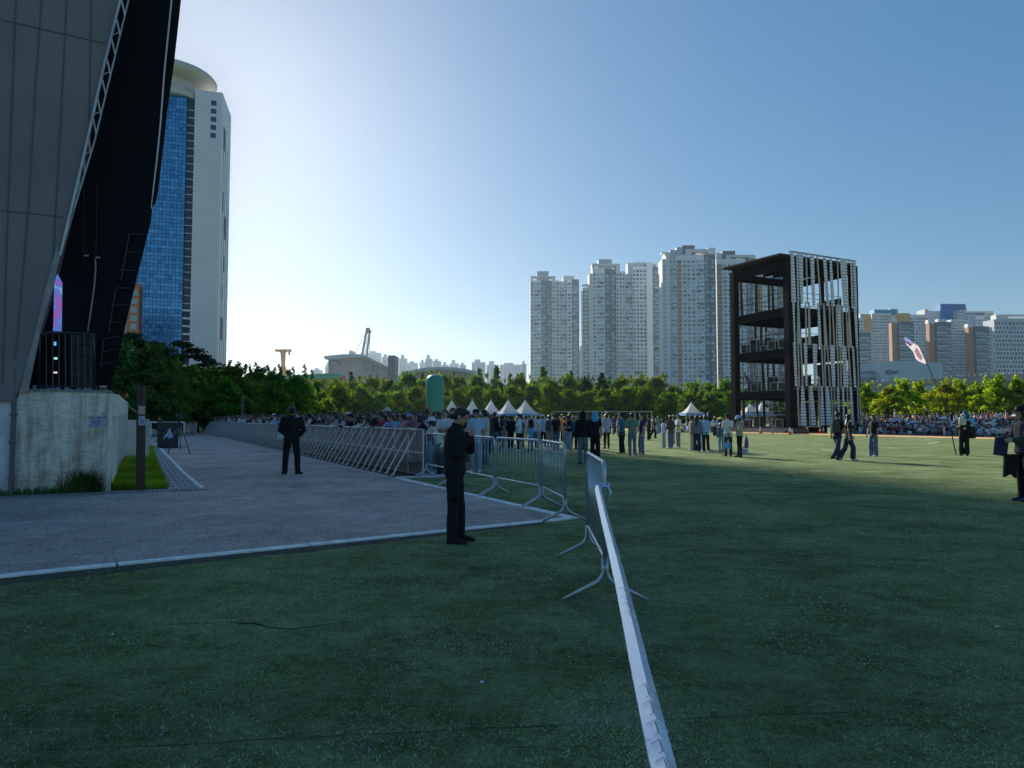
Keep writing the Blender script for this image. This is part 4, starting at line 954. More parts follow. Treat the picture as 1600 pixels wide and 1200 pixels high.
# roof with slope and overhang to the left
b = MB(); b.prism([T(-.2, -1.4, ZR + .82), T(l1 + .6, -1.4, ZR + 1.1), T(l1 + .6, l2 + .3, ZR + 1.1), T(-.2, l2 + .3, ZR + .82)], (0, 0, .2)); fix(b.build('roof', BSU, TW).data)
for k in range(7):
    b = MB(); c = .1 + (l2 - .2) * k / 6; b.bar(T(-.1, c, ZR + .62), T(l1 + .4, c, ZR + .88), .16, .36); b.build('roof_rafter', BST, TW)
for (p, q) in (((0, 0), (0, l2)), ((l1, 0), (l1, l2)), ((0, l2), (l1, l2)), ((0, 0), (l1, 0))):
    b = MB(); b.bar(T(p[0], p[1], ZR + .1), T(q[0], q[1], ZR + .1), .28, .9); b.build('roof_beam', BST, TW)
for i, z in enumerate(ZF):      # guard rails
    b = MB()
    for (p, q) in (((0, 0), (l1, 0)), ((l1, 0), (l1, l2)), ((0, l2), (l1, l2)), ((0, 0), (0, l2))):
        for dz in (1.1, 1.7): b.bar(T(p[0], p[1], z + dz), T(q[0], q[1], z + dz), .05 if dz > 1.2 else .03, .05)
    b.build('guard_rail', BST, TW)
# pale hanging rails on the top of the slat face
SLT = [mat('pale_grey_slat', (.78, .78, .79), .6, var=.12, scale=1.2), mat('slat_groove', (.12, .12, .125), .8), mat('beige_slat_edge', (.52, .47, .39), .7)]
def Tz(py): return 1.5 + (655 - py) * 78 / 1110.0
def slat(s0, w0, s1, w1, z0, z1, plane='R', thin=False, off=.42):
    ax, ln, ot = (e2, l2, -e1) if plane == 'R' else (e2, l2, e1)
    base = TC0 if plane == 'R' else TC0 + e1 * l1
    b = MB(); n = max(3, int((z1 - z0) / .34)); hz = (z1 - z0) / n
    def pt(s, z, o): return base + ax * s * ln + ot * o + Vector((0, 0, z))
    for k in range(n):
        ta, tb = k / n, (k + 1) / n; za = z1 - k * hz; zb = z1 - (k + 1) * hz + (0 if thin else .07)
        a0 = s0 + (s1 - s0) * ta; wa = w0 + (w1 - w0) * ta; a1 = s0 + (s1 - s0) * tb; wb = w0 + (w1 - w0) * tb
        jit = 0 if thin else .02 * ((k * 7) % 3 - 1) / ln * .5
        b.prism([pt(a0 + jit, za, off), pt(a0 + wa + jit, za, off), pt(a1 + wb + jit, zb, off), pt(a1 + jit, zb, off)], ot * .06, 2 if thin else 0)
    if not thin: b.prism([pt(s0 + w0 * .08, z1, off - .02), pt(s0 + w0 * .92, z1, off - .02), pt(s1 + w1 * .92, z0, off - .02), pt(s1 + w1 * .08, z0, off - .02)], ot * .03, 1)
    o = b.build('slat', SLT, TW); fix(o.data)
rows = [
 (19.95, 14.3, [(765, 800, 765, 815), (828, 845, 832, 850), (850, 900, 868, 895), (932, 945, 936, 948), (980, 1025, 1000, 1030), (1055, 1070, 1090, 1103), (1130, 1165, 1160, 1195), (1205, 1230, 1215, 1257), (1295, 1307, 1297, 1309), (1330, 1410, 1362, 1420), (1455, 1475, 1462, 1480), (1485, 1518, 1497, 1526)]),
 (14.6, 9.75, [(775, 795, 785, 800), (830, 845, 815, 860), (912, 925, 915, 928), (950, 965, 940, 975), (1055, 1075, 1060, 1092), (1120, 1135, 1125, 1162), (1185, 1200, 1187, 1200), (1220, 1233, 1235, 1248), (1270, 1286, 1262, 1278), (1287, 1325, 1290, 1332), (1340, 1354, 1342, 1356), (1385, 1398, 1395, 1408), (1415, 1430, 1418, 1452), (1485, 1520, 1502, 1526)]),
 (9.9, 5.1, [(775, 800, 785, 812), (820, 835, 822, 838), (850, 865, 865, 878), (890, 927, 902, 922), (990, 1040, 1000, 1026), (1083, 1098, 1098, 1110), (1118, 1132, 1120, 1134), (1150, 1163, 1172, 1186), (1185, 1245, 1208, 1240), (1268, 1284, 1272, 1286), (1300, 1316, 1304, 1318), (1325, 1380, 1340, 1392), (1400, 1413, 1426, 1438), (1455, 1472, 1466, 1492), (1508, 1524, 1512, 1528)]),
 (5.2, .75, [(805, 820, 815, 828), (855, 880, 838, 906), (935, 947, 936, 948), (950, 975, 958, 1012), (1042, 1055, 1044, 1057), (1075, 1092, 1058, 1110), (1125, 1160, 1130, 1198), (1185, 1197, 1202, 1215), (1220, 1232, 1228, 1240), (1260, 1285, 1262, 1284), (1320, 1342, 1324, 1346), (1375, 1388, 1378, 1390), (1408, 1438, 1424, 1456), (1500, 1512, 1502, 1514), (1524, 1536, 1528, 1540)])]
for z1, z0, L_ in rows:
    for (a, c, d_, e_) in L_:
        f = lambda x: (x - 765) / 755.0
        slat(f(a), f(c) - f(a), f(d_), f(e_) - f(d_), z0, z1, 'R', thin=(c - a) < 17)
rnd = random.Random(21)
for r_, (z1, z0) in enumerate(((18.6, 14.2), (13.2, 9.6), (8.6, 4.9), (3.9, .7))):
    for k in range(10):
        s = (k + rnd.random() * .6) / 10; w = rnd.choice([.012, .014, .035, .045]); slat(s, w, s + rnd.uniform(-.01, .015), w * rnd.uniform(.8, 1.5), z0 + .1, z1, 'L', thin=w < .02, off=.4)
b = MB(); b.bar(T(-.42, 0, 20.05), T(-.42, l2 + .2, 20.0), .07, .09); b.bar(T(-.1, 0, 20.05), T(-.1, l2, 20.0), .05, .06)
for k in range(11): b.bar(T(-.42, l2 * k / 10, 19.95), T(-.05, l2 * k / 10, 19.1), .04, .04)
for z in ZF[1:]: b.bar(T(-.42, 0, z + .1), T(-.42, l2, z + .1), .05, .06)
b.build('slat_rail', mat('grey_slat_rail', (.16, .16, .165), .5), TW)
for i, (a0, a1, f, hgt) in enumerate(((.10, .60, 1, 3.4), (.70, .95, 1, 2.2), (.05, .45, 2, 3.6), (.55, .9, 2, 2.4), (.1, .5, 0, 2.4), (.6, .85, 0, 3.0), (.15, .5, 3, 1.9))):
    b = MB(); n = 14
    P0 = [T(l1 * (a0 + (a1 - a0) * k / n), l2 - .5 + .10 * math.sin(k * 1.9), ZF[f] + .02) for k in range(n + 1)]
    for p, q in zip(P0, P0[1:]): b.prism([p, q, q + e2 * .04, p + e2 * .04], (0, 0, hgt))
    fix(b.build('black_drape', CASEM, TW).data)
# stepped plinth in front
STP = thing('stage_steps', 'low grey metal steps around the foot of the black stage building', 'steps', tuple(gd(1190, 77)))
for k in range(3):
    b = MB(); o_ = .5 + .5 * (2 - k); b.prism([T(-.2, -o_, .17 * k), T(l1 * 1.05, -o_, .17 * k), T(l1 * 1.05, -.5 * (2 - k), .17 * k), T(-.2, -.5 * (2 - k), .17 * k)], (0, 0, .16)); fix(b.build('step', mat('step_grey_metal', (.13, .13, .14), .5), STP).data)

# equipment on the stage floors
def case(p, sx, sy, sz, rz, lbl, grp='flight cases in the stage building'):
    t = thing('flight_case', lbl, 'flight case', tuple(p), rz, grp)
    b = MB(); b.box((0, 0, sz / 2), (sx, sy, sz)); b.build('body', CASEM, t, world=False)
    b = MB(); w = .05
    for x in (-1, 1):
        for y in (-1, 1): b.box((x * sx / 2, y * sy / 2, sz / 2), (w, w, sz + .01))
    for z in (0, 1):
        for x in (-1, 1): b.box((x * sx / 2, 0, sz * z), (w * .9, sy - w, w * .9)); b.box((0, x * sy / 2, sz * z), (sx - w, w * .9, w * .9))
    b.build('edging', ALU, t, world=False); return t
FLR = ['ground level', 'second level', 'third level', 'top level']
def kit(p, lbl, rz=0, k=1.0):
    t = thing('drum_kit', lbl, 'drum kit', tuple(p), rz)
    DR = mat('drum_shell', (.03, .03, .035), .3); HD = mat('drum_head', (.6, .6, .58), .5); CY = mat('brass_cymbal', (.45, .35, .15), .3, metal=.8)
    for nm, c, r_, h, ax in (('bass_drum', (0, 0, .3), .3, .45, 1), ('floor_tom', (.55, .3, .35), .22, .4, 0), ('tom', (-.18, .1, .78), .15, .25, 0), ('tom', (.2, .1, .78), .16, .25, 0), ('snare_drum', (-.45, .4, .6), .18, .15, 0)):
        b = MB(); d_ = Vector((0, 1, 0)) if ax else Vector((0, 0, 1)); c = Vector(c); b.loft([c - d_ * h / 2, c + d_ * h / 2], r_, n=16); b.build(nm, DR, t, world=False)
        b = MB(); b.loft([c + d_ * (h / 2), c + d_ * (h / 2 + .01)], r_ * .97, n=16); b.loft([c - d_ * (h / 2 + .01), c - d_ * (h / 2)], r_ * .97, n=16); b.build('drum_head', HD, t, world=False)
    for (x, y, z) in ((-.75, .1, 1.15), (.8, 0, 1.2), (-.5, -.1, .95)):
        b = MB(); b.loft([(x, y, z), (x, y, z + .015), (x, y, z + .04)], [.26, .15, .03], n=16); b.build('cymbal', CY, t, world=False)
        b = MB(); b.bar((x, y, 0), (x, y, z), .02); b.build('cymbal_stand', ALU, t, world=False)
    t.scale = (k, k, k); return t
kit(T(5.0, 3.0, ZF[2]), 'drum kit with brass cymbals among cases on the third level of the stage building', 2.0, 1.15)
kit(T(4.0, 3.2, ZF[1]), 'drum kit among black cases on the second level of the stage building', 2.2, 1.25)
kit(T(3.4, 2.4, ZF[0]), 'drum kit among cases on the ground level of the stage building', 2.2, 1.2)
cs = [(2, 1.2, .5, 1.6, .8, .95), (2, 2.9, .5, 1.4, .8, .95), (2, 4.4, .6, 1.0, .7, .6), (2, 7.6, .5, 1.0, .7, 1.0), (2, 7.0, 2.5, .8, .8, 1.3), (1, 1.4, .5, 1.5, .8, .8), (1, 2.9, .7, 1.2, .8, .9), (1, 6.0, .6, 1.1, .8, .9), (1, 7.3, 1.2, .9, .8, 1.2), (0, 5.6, .5, 1.0, .7, 1.2), (0, 4.2, 1.6, 1.0, .7, 1.3), (0, 2.0, .6, 1.5, .8, .9), (0, 1.0, 2.0, 1.2, .8, 1.4), (0, 6.8, 2.0, 1.1, .8, 1.0), (2, 6.2, .7, .9, .8, 1.5), (2, 5.3, 2.2, 1.2, .8, 1.7), (2, 3.6, 3.0, 1.3, .8, 1.5), (1, 5.1, 2.4, 1.2, .8, 1.7), (1, 2.1, 2.6, 1.3, .8, 1.6), (1, 8.0, 2.6, .8, .8, 1.2), (0, 3.1, .8, 1.0, .7, 1.1), (0, 7.6, .7, .9, .7, .8), (0, 5.0, 3.2, 1.2, .8, 1.8)]
for i, (f, a, c, sx, sy, sz) in enumerate(cs):
    n_ = ['nearest the corner column', 'second from the corner column', 'third from the corner column', 'fourth from the corner column', 'fifth from the corner column', 'sixth from the corner column', 'seventh from the corner column', 'eighth from the corner column', 'ninth from the corner column'][sorted([q[1] for q in cs if q[0] == f]).index(a)]
    case(T(a, c, ZF[f] + .01), sx, sy, sz, .9, 'metal edged black case, %s of the stage building, %s' % (FLR[f], n_))
b = MB(); q = T(5.4, 1.6, ZF[2] + 1.2); t = thing('keyboard_stand', 'white tented keyboard stand on the third level of the stage building', 'keyboard', tuple(T(4.0, 1.8, ZF[2])))
b.box(T(4.0, 1.8, ZF[2] + 2.1), (1.9, .6, .35)); b.build('covered_keyboard', mat('white_cover_cloth', (.6, .6, .6), .8), t)
b = MB(); b.bar(T(4.5, 1.8, ZF[2]), T(3.6, 1.8, ZF[2] + 1.95), .08); b.bar(T(3.6, 1.8, ZF[2]), T(4.5, 1.8, ZF[2] + 1.95), .08); b.build('stand', ALU, t)
t = thing('black_wing_prop', 'tall black wing shaped sheet leaning on the second level by the left column', 'stage prop', tuple(T(7.6, 1.2, ZF[1])))
b = MB(); b.prism([T(8.3, .8, ZF[1] + 2.4), T(7.3, .8, ZF[1] + 1.4), T(6.9, .8, ZF[1] + 1.25), T(7.0, .8, ZF[1] + .02), T(8.5, .8, ZF[1] + .02), T(7.6, .8, ZF[1] + .6)], e2 * .12); fix(b.build('sheet', CASEM, t).data)
for i, (a, z, f) in enumerate(((1.6, 1.3, 1), (2.6, 1.4, 0))):
    t = thing('mixing_desk', 'long mixing desk on black stands on the %s of the stage building' % ('second level' if f else 'ground level'), 'mixing desk', tuple(T(a, 1.6, ZF[f])))
    b = MB(); b.bar(T(a - 1, 1.6, ZF[f] + z), T(a + 1.2, 1.6, ZF[f] + z), .8, .15); b.build('desk', mat('desk_grey', (.25, .25, .26), .5), t)
    for s in (-.8, 1): b = MB(); b.bar(T(a + s, 1.6, ZF[f]), T(a + s, 1.6, ZF[f] + z - .08), .08); b.build('leg', BST, t)

# ------------------------------------------------------------------ tents
TENTM = bpy.data.materials.new('white_tent_fabric'); TENTM.use_nodes = True
n = TENTM.node_tree.nodes; L = TENTM.node_tree.links; n.remove(n['Principled BSDF'])
df = n.new('ShaderNodeBsdfDiffuse'); tr = n.new('ShaderNodeBsdfTranslucent'); mx = n.new('ShaderNodeMixShader'); mx.inputs[0].default_value = .28
df.inputs[0].default_value = (.80, .80, .80, 1); tr.inputs[0].default_value = (.8, .78, .74, 1); L.new(df.outputs[0], mx.inputs[1]); L.new(tr.outputs[0], mx.inputs[2]); L.new(mx.outputs[0], n['Material Output'].inputs[0])
BLV = mat('blue_tent_valance', (.12, .28, .62), .8)
def tent(px, Y, w, hp, lbl, rz=.15, ve=2.3):
    t = thing('marquee_tent', lbl, 'tent', tuple(gd(px, Y)), rz, 'white peaked marquee tents'); h = w / 2
    b = MB(); n = 8; vs = []; fs = []
    ringn = 32
    for i in range(n + 1):
        f = i / n; z = ve + .05 + (hp - ve) * (f ** 1.9); r_ = h * (1 - f) + .03
        for j in range(ringn):
            a = 2 * math.pi * j / ringn + math.pi / 4; ca, sa = math.cos(a), math.sin(a)
            q = 1 / max(abs(ca), abs(sa)); q = q * (1 - .06 * math.sin(4 * a) ** 2 * f) ; vs.append((ca * r_ * q, sa * r_ * q, z))
    for i in range(n):
        for j in range(ringn): fs.append((i * ringn + j, i * ringn + (j + 1) % ringn, (i + 1) * ringn + (j + 1) % ringn, (i + 1) * ringn + j))
    b.add(vs, fs); b.build('canopy', TENTM, t, smooth=False, world=False)
    b = MB()
    for s in (-1, 1): b.box((s * h, 0, ve - .12), (.03, w, .34)); b.box((0, s * h, ve - .12), (w - .04, .03, .34))
    b.build('valance', BLV, t, world=False)
    for x in (-1, 1):
        for y in (-1, 1): b = MB(); b.box((x * (h - .05), y * (h - .05), ve / 2), (.06, .06, ve)); b.build('leg', ALU, t, world=False)
    b = MB(); b.loft([(0, 0, hp - .2), (0, 0, hp + .35)], [.05, .015], n=6); b.build('finial', ALU, t, world=False)
for i, (px, Y) in enumerate(((706, 112), (738, 112), (767, 116), (794, 112), (820.5, 112))):
    tent(px, Y, 3.7, zat(625.5, Y), ['white peaked tent, first from the green inflatable', 'white peaked tent, second from the green inflatable', 'white peaked tent in the middle of the row of five', 'white peaked tent with the blue valance showing, fourth from the green inflatable', 'white peaked tent at the right end of the row of five'][i], .12 * i)
tent(1080, 100, 2.7, zat(629, 100), 'single white peaked tent standing left of the black stage building')
tent(1172, 105, 3.6, zat(632, 105), 'left white tent seen through the ground level of the stage building')
tent(1190, 112, 3.6, zat(629, 112), 'right white tent seen through the ground level of the stage building')
# plain green inflatable column (a generic stand-in without any figure)
GI = thing('inflatable_column', 'plain tall green inflatable column with a rounded top beside the tents', 'inflatable', tuple(gd(680, 78)))
GV = mat('green_inflatable_vinyl', (.03, .26, .20), .38, spec=.5, var=.06, scale=.6)
Yg = 78; b = MB(); q = gd(679.5, Yg); z1 = zat(585, Yg)
b.loft([q + Vector((0, 0, z)) for z in (.5, 1.5, 2.6, 3.8, z1 - .9, z1 - .5, z1 - .22, z1 - .06, z1)], [1.10, 1.02, .98, .98, 1.02, .93, .72, .42, .1], n=28); b.build('column', GV, GI, smooth=True)
b = MB(); tube(b, [q + Vector((1.15 * math.cos(a), .9 * math.sin(a), 1.1)) for a in np.linspace(0, 2 * math.pi, 25)], .62, n=14); b.build('ring_base', GV, GI, smooth=True)
# white rail frame behind the standing group
RF = thing('white_rail_fence', 'white steel frame fence behind the standing group, in front of the trees', 'fence', tuple(gd(940, 90)))
b = MB(); a, c = gd(862, 90), gd(1020, 90); b.bar(a + Vector((0, 0, 2.45)), c + Vector((0, 0, 2.45)), .06, .06); b.build('top_rail', ALU, RF)
for x in range(862, 1022, 26): b = MB(); b.bar(gd(x, 90), gd(x, 90) + Vector((0, 0, 2.4)), .06); b.build('post', ALU, RF)
# ------------------------------------------------------------------ trees
BARK = mat('tree_bark', (.075, .055, .042), .9, var=.3, scale=3)
LEAF = leafmat('broad_leaves', (.036, .080, .022), (.20, .31, .05), .52, (1.7, 1.75, .5))
LEAFY = leafmat('yellow_green_leaves', (.11, .19, .02), (.32, .42, .045), .6, (1.8, 1.7, .5))
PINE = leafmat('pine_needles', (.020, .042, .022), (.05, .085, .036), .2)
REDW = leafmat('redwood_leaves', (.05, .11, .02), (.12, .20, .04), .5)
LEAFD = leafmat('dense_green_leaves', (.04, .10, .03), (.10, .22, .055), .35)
def leafcloud(clumps, per, size, seed, flat=.75):
    rs = np.random.RandomState(seed); V_ = []; k = 0
    for (cx, cy, cz, rx, ry, rz) in clumps:
        n = int(per * (rx * ry * rz) ** (2 / 3) / .8) + 6
        d = rs.normal(size=(n, 3)); d /= np.linalg.norm(d, axis=1)[:, None]; rr = rs.rand(n, 1) ** .45
        c = np.array([cx, cy, cz]) + d * rr * np.array([rx, ry, rz])
        nrm = d * .6 + rs.normal(size=(n, 3)) * .6 + np.array([0, 0, flat]); nrm /= np.linalg.norm(nrm, axis=1)[:, None]
        t = np.cross(nrm, rs.normal(size=(n, 3))); t /= np.linalg.norm(t, axis=1)[:, None]; u = np.cross(nrm, t)
        s = size * (.6 + .8 * rs.rand(n, 1))
        q = np.stack([c - t * s, c - u * s * .5, c + t * s, c + u * s * .5], 1); V_.append(q.reshape(-1, 3))
    v = np.concatenate(V_); n = len(v) // 4
    me = bpy.data.meshes.new('foliage'); me.vertices.add(len(v)); me.vertices.foreach_set('co', v.ravel().astype(np.float32))
    me.loops.add(n * 4); me.loops.foreach_set('vertex_index', np.arange(n * 4, dtype=np.int32)); me.polygons.add(n)
    me.polygons.foreach_set('loop_start', np.arange(0, n * 4, 4, dtype=np.int32)); me.polygons.foreach_set('loop_total', np.full(n, 4, dtype=np.int32)); me.update(calc_edges=True); me.validate()
    return me
def broad(seed, H=9.0, Wd=8.0, lm=LEAF, trunk=.22, low=.12, size=.23, nc=64, per=125):
    rnd = random.Random(seed); cl = []; b = MB()
    bend = [(0, 0, 0), (rnd.uniform(-.2, .2), rnd.uniform(-.2, .2), H * .22), (rnd.uniform(-.4, .4), rnd.uniform(-.4, .4), H * .5), (rnd.uniform(-.5, .5), rnd.uniform(-.5, .5), H * .8)]
    b.loft(bend, [.26 * H / 9, .2 * H / 9, .12 * H / 9, .03], n=8)
    for i in range(nc):
        a = rnd.random() * 6.283; zf = low + (1 - low) * rnd.random() ** .75; 
        prof = math.sin(min(1, (zf - low + .12) / (1.05 - low)) * math.pi) ** .6
        r_ = Wd / 2 * prof * math.sqrt(rnd.random()) * .92; s = rnd.uniform(.55, 1.15) * H / 9
        c = (math.cos(a) * r_, math.sin(a) * r_, H * zf * .95, s * 1.25, s * 1.25, s * .62)
        cl.append(c)
        if i < 14:
            zb = H * rnd.uniform(.16, .5); b.loft([(0, 0, zb), (c[0] * .5, c[1] * .5, zb + (c[2] - zb) * .6), c[:3]], [.085 * H / 9, .05 * H / 9, .015], n=5)
    for i in range(10):      # ragged shoots on top
        a = rnd.random() * 6.283; r_ = Wd * .3 * rnd.random(); cl.append((math.cos(a) * r_, math.sin(a) * r_, H * rnd.uniform(.92, 1.04), .28, .28, .55))
    return leafcloud(cl, per, size, seed), b.mesh('trunk', BARK, True), lm
def conifer(seed, H=12, Wd=3.2, lm=REDW, size=.3, per=60, gap=.0):
    rnd = random.Random(seed); cl = []; b = MB(); b.loft([(0, 0, 0), (0, 0, H * .5), (0, 0, H)], [.2, .12, .02], n=6)
    n = 34
    for i in range(n):
        f = i / n; z = H * (.2 + .8 * f); rr = Wd / 2 * (1 - f) ** .8 + .1; 
        for k in range(3):
            a = rnd.random() * 6.283; q = rr * rnd.uniform(.35, .95)
            if rnd.random() < gap: continue
            cl.append((math.cos(a) * q, math.sin(a) * q, z + rnd.uniform(-.2, .2), .2 + rr * .32, .2 + rr * .32, .22))
        if i % 2: a = rnd.random() * 6.28; b.bar((0, 0, z - .1), (math.cos(a) * rr, math.sin(a) * rr, z + .3), .03)
    return leafcloud(cl, per, size, seed), b.mesh('trunk', BARK, True), lm
def pine(seed, H=12, Wd=9):
    rnd = random.Random(seed); cl = []; b = MB(); lean = rnd.uniform(-1, 1)
    b.loft([(0, 0, 0), (lean * .4, 0, H * .35), (lean, .2, H * .7), (lean * .6, 0, H * .95)], [.3, .24, .14, .04], n=8)
    for i in range(17):
        f = i / 17; z = H * (.42 + .55 * f); R_ = Wd / 2 * (1 - f * .75); a = rnd.random() * 6.283; q = R_ * rnd.uniform(.35, .85)
        x, y = math.cos(a) * q + lean * .7, math.sin(a) * q
        for k in range(4): cl.append((x + rnd.uniform(-1, 1) * .9, y + rnd.uniform(-1, 1) * .9, z + rnd.uniform(-.12, .2), 1.0, 1.0, .28))
        b.loft([(lean * .6, 0, z - .9), (x * .6, y * .6, z - .35), (x, y, z - .1)], [.09, .06, .02], n=5)
    return leafcloud(cl, 120, .2, seed, .9), b.mesh('trunk', BARK, True), PINE
KINDS = {'broad': [broad(100 + i, 9, 8.6) for i in range(5)], 'yellow': [broad(200 + i, 8, 7.4, LEAFY, size=.24, nc=34, low=.26) for i in range(3)],
         'dense': [broad(300 + i, 9, 8, LEAFD, size=.24, nc=60, per=85, low=.1) for i in range(2)], 'redwood': [conifer(400 + i) for i in range(3)], 'thin': [conifer(430 + i, 13, 2.9, lm=PINE, gap=.25, per=34, size=.22) for i in range(2)], 'pine': [pine(500 + i) for i in range(3)],
         'dark': [broad(600, 9, 8, PINE, size=.24, nc=55, per=80, low=.1)], 'fir': [conifer(450, 11, 5.5, lm=PINE, size=.28, per=70)], 'willow': [broad(700, 8, 8.5, LEAFY, size=.16, nc=70, low=.05, per=150)]}
for L_ in KINDS.values():
    for me, tk, lm in L_: me.materials.append(lm)
TN = []
def tree(kind, px, Y, H, wmul=1.0, seed=0):
    rnd = random.Random(seed * 31 + int(px)); me, tk, lm = KINDS[kind][rnd.randrange(len(KINDS[kind]))]
    base = {'broad': 9, 'yellow': 8, 'dense': 9, 'redwood': 12, 'thin': 13, 'pine': 12, 'dark': 9, 'fir': 11, 'willow': 8}[kind]
    nm = {'broad': 'broadleaf_tree', 'yellow': 'young_tree', 'dense': 'broadleaf_tree', 'redwood': 'redwood_tree', 'thin': 'thin_conifer', 'pine': 'pine_tree', 'dark': 'dark_tree', 'fir': 'fir_tree', 'willow': 'willow_tree'}[kind]
    t = thing(nm, None, 'tree', tuple(gd(px, Y)), rnd.random() * 6.28); s = H / base * .97; t.scale = (s * wmul, s * wmul, s)
    link('crown', me, t); link('trunk', tk, t); TN.append((t, kind, px, Y)); return t
# left, in the shadow of the tower
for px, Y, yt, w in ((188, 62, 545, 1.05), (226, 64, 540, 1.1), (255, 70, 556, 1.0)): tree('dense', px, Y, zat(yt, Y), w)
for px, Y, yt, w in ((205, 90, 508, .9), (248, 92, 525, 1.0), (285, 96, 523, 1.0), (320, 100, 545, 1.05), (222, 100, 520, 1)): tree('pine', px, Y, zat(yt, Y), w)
for px, Y, yt in ((290, 84, 572), (330, 88, 572), (365, 92, 568), (398, 96, 577), (430, 98, 582), (462, 100, 588), (310, 78, 592), (350, 80, 590), (390, 84, 596), (425, 88, 598), (270, 76, 590)): tree('broad', px, Y, zat(yt, Y), 1.12, 1)
tree('dark', 404, 104, zat(571, 104), .8)
# the long lit hedge of trees: back row and front row
rnd = random.Random(77)
x = 470
while x < 1165:
    y = 590 - 3 * math.sin(x * .021) + rnd.uniform(-6, 5); y += 6 if x > 1050 else 0
    tree('broad', x, 148 + rnd.uniform(-5, 5), zat(y, 148), 1.0, 2); x += rnd.uniform(24, 33)
x = 440
while x < 1165:
    y = 608 + rnd.uniform(-6, 6) - (3 if 700 < x < 1000 else 0)
    tree('broad', x, 128 + rnd.uniform(-4, 4), zat(y, 128), 1.1, 3); x += rnd.uniform(26, 35)
for x in range(900, 1180, 60): tree('broad', x + rnd.uniform(-9, 9), 160, zat(595, 160), 1, 5)
for px, yt in ((418, 566), (428, 570), (436, 565), (457, 570), (475, 566), (487, 574)): tree('thin', px, 190, zat(yt, 190), 1.0)
for px, yt, w in ((548, 578, 1), (562, 585, .9), (640, 588, .9), (660, 580, 1), (704, 584, .9), (749, 572, 1), (776, 568, 1.1), (797, 581, .9), (816, 579, .9), (849, 569, 1.1), (893, 577, .8), (726, 590, .8)): tree('redwood', px, 158, zat(yt, 158), w)
tree('fir', 941, 140, zat(579, 140), 1.0); tree('dark', 915, 141, zat(588, 141), .75)
# right of the stage building: young street trees before the overpass
for px, Y, yt, w in ((1352, 92, 600, .95), (1388, 88, 603, .9), (1412, 92, 594, .95), (1436, 95, 597, .9), (1500, 92, 595, .95), (1535, 90, 599, .9), (1556, 84, 588, .9), (1590, 82, 590, 1.0), (1622, 82, 592, 1), (1375, 100, 615, .8), (1520, 104, 606, .9), (1462, 104, 606, .9)): tree('yellow', px, Y, zat(yt, Y), w)
tree('willow', 1477, 86, zat(594, 86), 1.0)
for px in range(1355, 1640, 28): tree('broad', px, 122, zat(617, 122), 1.1, 6)
for px in (1190, 1230, 1275, 1320): tree('broad', px, 150, zat(602, 150), 1.1, 7)
# labels that single each tree out
desc = {'broad': 'green broadleaf tree', 'dense': 'dense dark green tree', 'pine': 'dark spreading pine', 'dark': 'dark leaved tree', 'redwood': 'slender pointed conifer', 'thin': 'thin see-through conifer', 'fir': 'dark pointed fir', 'yellow': 'young yellow green tree', 'willow': 'soft drooping willow'}
ORD = ['first', 'second', 'third', 'fourth', 'fifth', 'sixth', 'seventh', 'eighth', 'ninth', 'tenth', 'eleventh', 'twelfth', 'thirteenth', 'fourteenth', 'fifteenth', 'sixteenth', 'seventeenth', 'eighteenth', 'nineteenth', 'twentieth']
def ordn(i):
    if i < 20: return ORD[i]
    i += 1; return '%d%s' % (i, 'th' if 10 < i % 100 < 14 else {1: 'st', 2: 'nd', 3: 'rd'}.get(i % 10, 'th'))
buck = {}
for t, k, px, Y in TN:
    if px < 280: z = 'beside the left stage'
    elif px < 470: z = 'in the shaded left row'
    elif px < 1175: z = {True: 'in the lit belt front row', False: 'in the lit belt back row'}[Y < 138]
    elif px < 1340: z = 'seen through the stage building'
    else: z = 'before the overpass at right' if Y < 110 else 'behind the young trees at right'
    buck.setdefault((k, z, ), []).append((px, t))
for (k, z), L_ in buck.items():
    L_.sort(key=lambda q: q[0])
    for i, (px, t) in enumerate(L_):
        t['label'] = desc[k] + ' ' + z + ('' if len(L_) == 1 else ', %s from left' % ordn(i))
        t['group'] = {'broad': 'broadleaf trees of the tree belt', 'yellow': 'young trees before the overpass', 'dense': 'broadleaf trees by the stage shell', 'pine': 'pines before the blue tower', 'redwood': 'slender conifers of the tree belt', 'thin': 'thin conifers by the yellow crane'}.get(k, 'single dark trees')
# bright ground beyond the trees at the left: low dark shrub bank
# ------------------------------------------------------------------ people
SKIN = [mat('skin_light', (.52, .33, .24), .55, spec=.3), mat('skin_tan', (.42, .25, .17), .55, spec=.3)]
EYED = mat('eye_dark', (.02, .015, .012), .3); LIP = mat('lips', (.36, .13, .11), .5)
HAIRM = {'black': mat('black_hair', (.012, .010, .010), .45, bump=.4, bscale=60), 'brown': mat('brown_hair', (.05, .028, .018), .5, bump=.4, bscale=60)}
CC = {'white': (.72, .72, .72), 'cream': (.60, .55, .45), 'light blue': (.30, .45, .72), 'pale blue': (.45, .58, .75), 'navy': (.022, .032, .075), 'black': (.006, .006, .008), 'dark grey': (.055, .055, .06), 'grey': (.22, .23, .25),
      'pink': (.60, .32, .42), 'dusty pink': (.36, .15, .20), 'red': (.42, .03, .05), 'beige': (.42, .35, .26), 'khaki': (.30, .26, .18), 'green': (.13, .25, .17), 'teal': (.015, .14, .22), 'denim': (.10, .15, .24), 'pale denim': (.26, .33, .42), 'grey denim': (.16, .18, .22), 'orange': (.70, .22, .06), 'purple': (.14, .09, .28), 'lilac': (.42, .38, .58), 'yellow': (.75, .55, .06), 'sky blue': (.12, .42, .75), 'brown': (.12, .07, .045), 'blue': (.05, .14, .45)}
def cloth(c): return mat(c.replace(' ', '_') + '_cloth', CC[c], .88, var=.10, scale=6, bump=.35, bscale=14)
